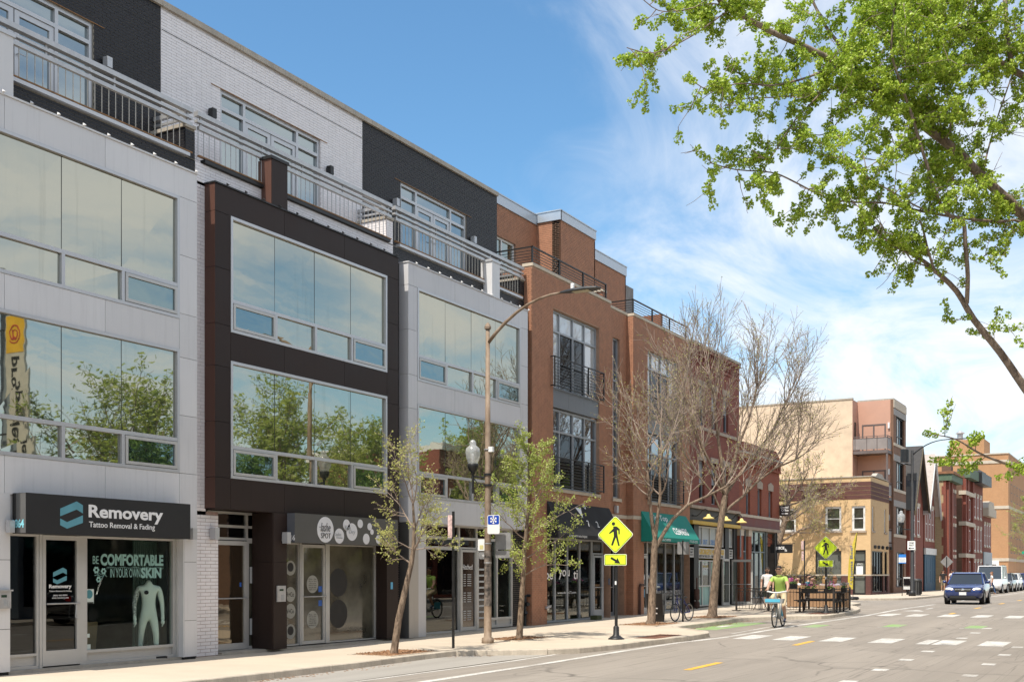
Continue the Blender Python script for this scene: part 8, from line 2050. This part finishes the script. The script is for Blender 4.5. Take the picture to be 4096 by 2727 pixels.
# parked bicycle
PB = thing('bicycle', 'dark blue bicycle locked to the post by the cleaners', 'bicycle', (3.32, 34.15, gz(34)), R(-10), scale=.84)
M_blu = pm('bike_blue', (.02, .03, .16), .35)
wheel(PB, -.5, .34, M_spoke); wheel(PB, .5, .34, M_spoke)
mb = MB()
for a, b in (((0, -.36, .80), (0, .0, .30)), ((0, -.37, .88), (0, .17, .78)), ((0, .17, .84), (0, .0, .30)), ((.03, 0, .3), (.05, .5, .34)), ((-.03, 0, .3), (-.05, .5, .34)), ((.02, .16, .76), (.05, .5, .34)), ((-.02, .16, .76), (-.05, .5, .34)), ((.05, -.5, .34), (.03, -.38, .78)), ((-.05, -.5, .34), (-.03, -.38, .78)), ((0, -.38, .76), (0, -.35, .98))): mb.tube([a, b], .017, 6)
mb.build('frame', M_blu, PB); mb = MB(); mb.tube([(-.28, -.24, 1.0), (-.1, -.36, 1.0), (.1, -.36, 1.0), (.28, -.24, 1.0)], .014, 6); mb.build('handlebar', M_ink, PB); MB().ball((0, .2, .9), (.08, .14, .04), 10, 6).build('saddle', M_ink, PB); MB().tube([(0, .17, .78), (0, .2, .88)], .014, 6).build('seat_post', M_spoke, PB)
mb = MB(); mb.tube([(.06, 0, .3), (.08, .02, .14)], .01, 5); mb.tube([(-.06, 0, .3), (-.08, -.02, .46)], .01, 5); mb.torus((.05, 0, .3), .08, .008, 'x', 16, 4); mb.build('crankset', M_spoke, PB)

# ------------------------------------------------------------------ cars
M_gcar = mirror_glass('glass_car', (.7, .75, .78), .12, (.012, .014, .016), wave=0, dirt=0); M_chrome = pm('chrome', (.7, .7, .7), .15, metal=.9); M_lamp = pm('headlamp', (.75, .75, .72), .1, spec=.8); M_lampon = pm('headlamp_lit', (.9, .75, .5), .2, emis=(1, .75, .45, 1.6)); M_plast = pm('plastic_black', (.02, .02, .02), .6)
def car(name, label, loc, rz, paint, L=4.4, Wd=1.78, H=1.58, boxy=0.0, cat='car', group=None, detail=True):
    t_ = thing(name, label, cat, loc, rz, group); w = Wd/2; f = -L/2
    zb, zh, zbelt = .26, .92+.12*boxy, 1.0+.12*boxy
    st = [(f, .80, .45, .70), (f+.06, .90, .36, .78), (f+.35, .97, .25, .88), (f+1.15, 1.0, .22, zh+.05), (f+1.35, 1.0, .22, zbelt), (0, 1.0, .22, zbelt+.02), (-f-.9, 1.0, .22, zbelt+.04), (-f-.25, .97, .28, zbelt+.02), (-f-.04, .90, .4, .98), (-f, .8, .5, .9)]
    vs = []; n = 10
    for y, ws, z0, z1 in st:
        x = w*ws; m = (z0+z1)/2
        vs += [(-x*.85, y, z0), (-x*.98, y, z0+.12), (-x, y, m), (-x*.96, y, z1-.06), (-x*.84, y, z1), (x*.84, y, z1), (x*.96, y, z1-.06), (x, y, m), (x*.98, y, z0+.12), (x*.85, y, z0)]
    fs = []
    for i in range(len(st)-1):
        for k in range(n): fs.append((i*n+k, i*n+(k+1) % n, (i+1)*n+(k+1) % n, (i+1)*n+k))
    fs += [tuple(range(n-1, -1, -1)), tuple((len(st)-1)*n+k for k in range(n))]
    mb = MB(); mb.add(vs, fs); bd = mb.build('body', paint, t_, smooth=True)
    # greenhouse
    y0, y1, y2, y3 = f+1.2, f+1.95-.35*boxy, -f-.95+.4*boxy, -f-.25; bw, rw = w*.90, w*(.74+.1*boxy)
    zr = H-.03; zc = zbelt-.02
    mb = MB()
    P0 = [(-bw, y0, zc), (bw, y0, zc), (bw, y3, zc), (-bw, y3, zc)]; P1 = [(-rw, y1, zr), (rw, y1, zr), (rw, y2, zr), (-rw, y2, zr)]
    for k in range(4): mb.quad(P0[k], P0[(k+1) % 4], P1[(k+1) % 4], P1[k])
    mb.build('windows', M_gcar, t_)
    mb = MB(); mb.prism([(y1-.08, zr-.02), (y2+.06, zr-.02), (y2-.05, H), (0, H+.02), (y1+.05, H)], 'x', -rw-.02, rw+.02); mb.build('roof', paint, t_)
    mb = MB()
    for k in range(4): mb.tube([P0[k], P1[k]], .035, 6)
    for sd in (-1, 1):
        for u in (.42, .75): ya = y0+(y3-y0)*u; yb = y1+(y2-y1)*u; mb.tube([(sd*(bw+.005), ya, zc), (sd*(rw+.01), yb, zr)], .03, 6)
    mb.build('pillars', paint, t_)
    for y in (f+.85, -f-.85):
        for sd in (-1, 1):
            x = sd*(w-.11); q = MB(); q.v = []; r_ = .335
            q.tube([(x-.11, y, r_), (x+.11, y, r_)], r_, 20); wl_ = q.build('wheel', M_tyre, t_, smooth=False)
            MB().tube([(x+sd*.105, y, r_), (x+sd*.118, y, r_)], .22, 14).build('rim', M_spoke, wl_)
            MB().torus((sd*(w-.015), y, r_), .365, .035, 'x', 18, 5, arc=(R(-5), R(185))).build('wheel_arch', M_plast, t_)
    for sd in (-1, 1):
        MB().ball((sd*w*.70, f+.10, .735), (.19, .10, .085), 10, 6).build('headlight', M_lamp, t_, smooth=True)
        MB().ball((sd*w*.56, f+.035, .72), (.065, .04, .06), 8, 6).build('headlight', M_lampon if detail else M_lamp, t_, smooth=True)
        MB().ball((sd*w*.72, f+.05, .47), (.06, .03, .05), 8, 6).build('fog_lamp', M_lamp, t_); MB().ball((sd*(w+.1), y0+.25, zc+.1), (.1, .08, .075), 8, 6).build('mirror', paint, t_, smooth=True)
        MB().box(sd*w*.7-.12, sd*w*.7+.12, -f-.04, -f+.01, .8, .95).build('tail_light', pm('tail_red', (.3, .01, .01), .3), t_)
    MB().prism([(-.42, .80), (.42, .80), (.34, .62), (-.34, .62)], 'y', f-.012, f+.05).build('grille', M_plast, t_); MB().box(-.36, .36, f-.028, f-.01, .705, .735).build('grille_bar', M_chrome, t_); MB().ball((0, f-.03, .72), (.09, .015, .05), 10, 6).build('badge', M_chrome, t_)
    MB().prism([(-.55, .42), (.55, .42), (.62, .30), (-.62, .30)], 'y', f-.01, f+.08).build('lower_grille', M_plast, t_); MB().box(-.16, .16, f-.03, f-.01, .46, .60).build('number_plate', M_signw, t_)
    MB().box(-w*.8, w*.8, f+.05, -f-.1, .2, .3).build('underside', M_plast, t_)
    for sd in (-1, 1): MB().tube([(sd*(rw-.06), y1+.05, H+.04), (sd*(rw-.06), y2, H+.04)], .018, 5).build('roof_rail', M_plast, t_)
    return t_
def paint(n, c): return pm('paint_'+n, c, .25, var=.03, coat=.8, spec=.6)
zr_ = gz(60)-.12
cr_ = car('car', 'blue crossover car driving towards the camera with lit lamps', (8.2, 60.3, zr_), R(2), paint('blue', (.018, .038, .15)), 4.3, 1.80, 1.53)
mb = MB(); mb.ball((-.35, -.35, 1.12), (.12, .1, .13), 8, 6); mb.build('driver_silhouette', M_dark, cr_)
car('van', 'white boxy van parked ahead of the row of cars', (5.15, 94.5, zr_), 0, paint('white', (.75, .75, .75)), 5.0, 1.95, 2.1, .9, 'van', None, False)
for k, (y, c, lab) in enumerate(((101.5, (.03, .03, .03), 'black car parked behind the white van'), (107.5, (.7, .7, .7), 'white car third in the parked row'), (114, (.04, .05, .22), 'dark blue car in the parked row'), (120.5, (.05, .05, .06), 'charcoal car in the parked row'), (128, (.25, .25, .27), 'grey car at the far end of the parked row'))):
    car('car', lab, (5.15-.12*k, y, zr_), 0, paint('parked_%d' % k, c), 4.5, 1.8, 1.52, 0, 'car', 'cars parked along the far kerb', False)
# car standing at the camera-side kerb, mirrored in the shop windows
car('car', 'black car parked across the street, mirrored in the tattoo shop door', (15.32, 27.5, gz(27.5)-.12), R(180), paint('black', (.012, .012, .014)), 4.7, 1.74, 1.55, 0, 'car', None, False)
# ------------------------------------------------------------------ tidy up helper properties
for o in bpy.data.objects:
    if '_world' in o: del o['_world']
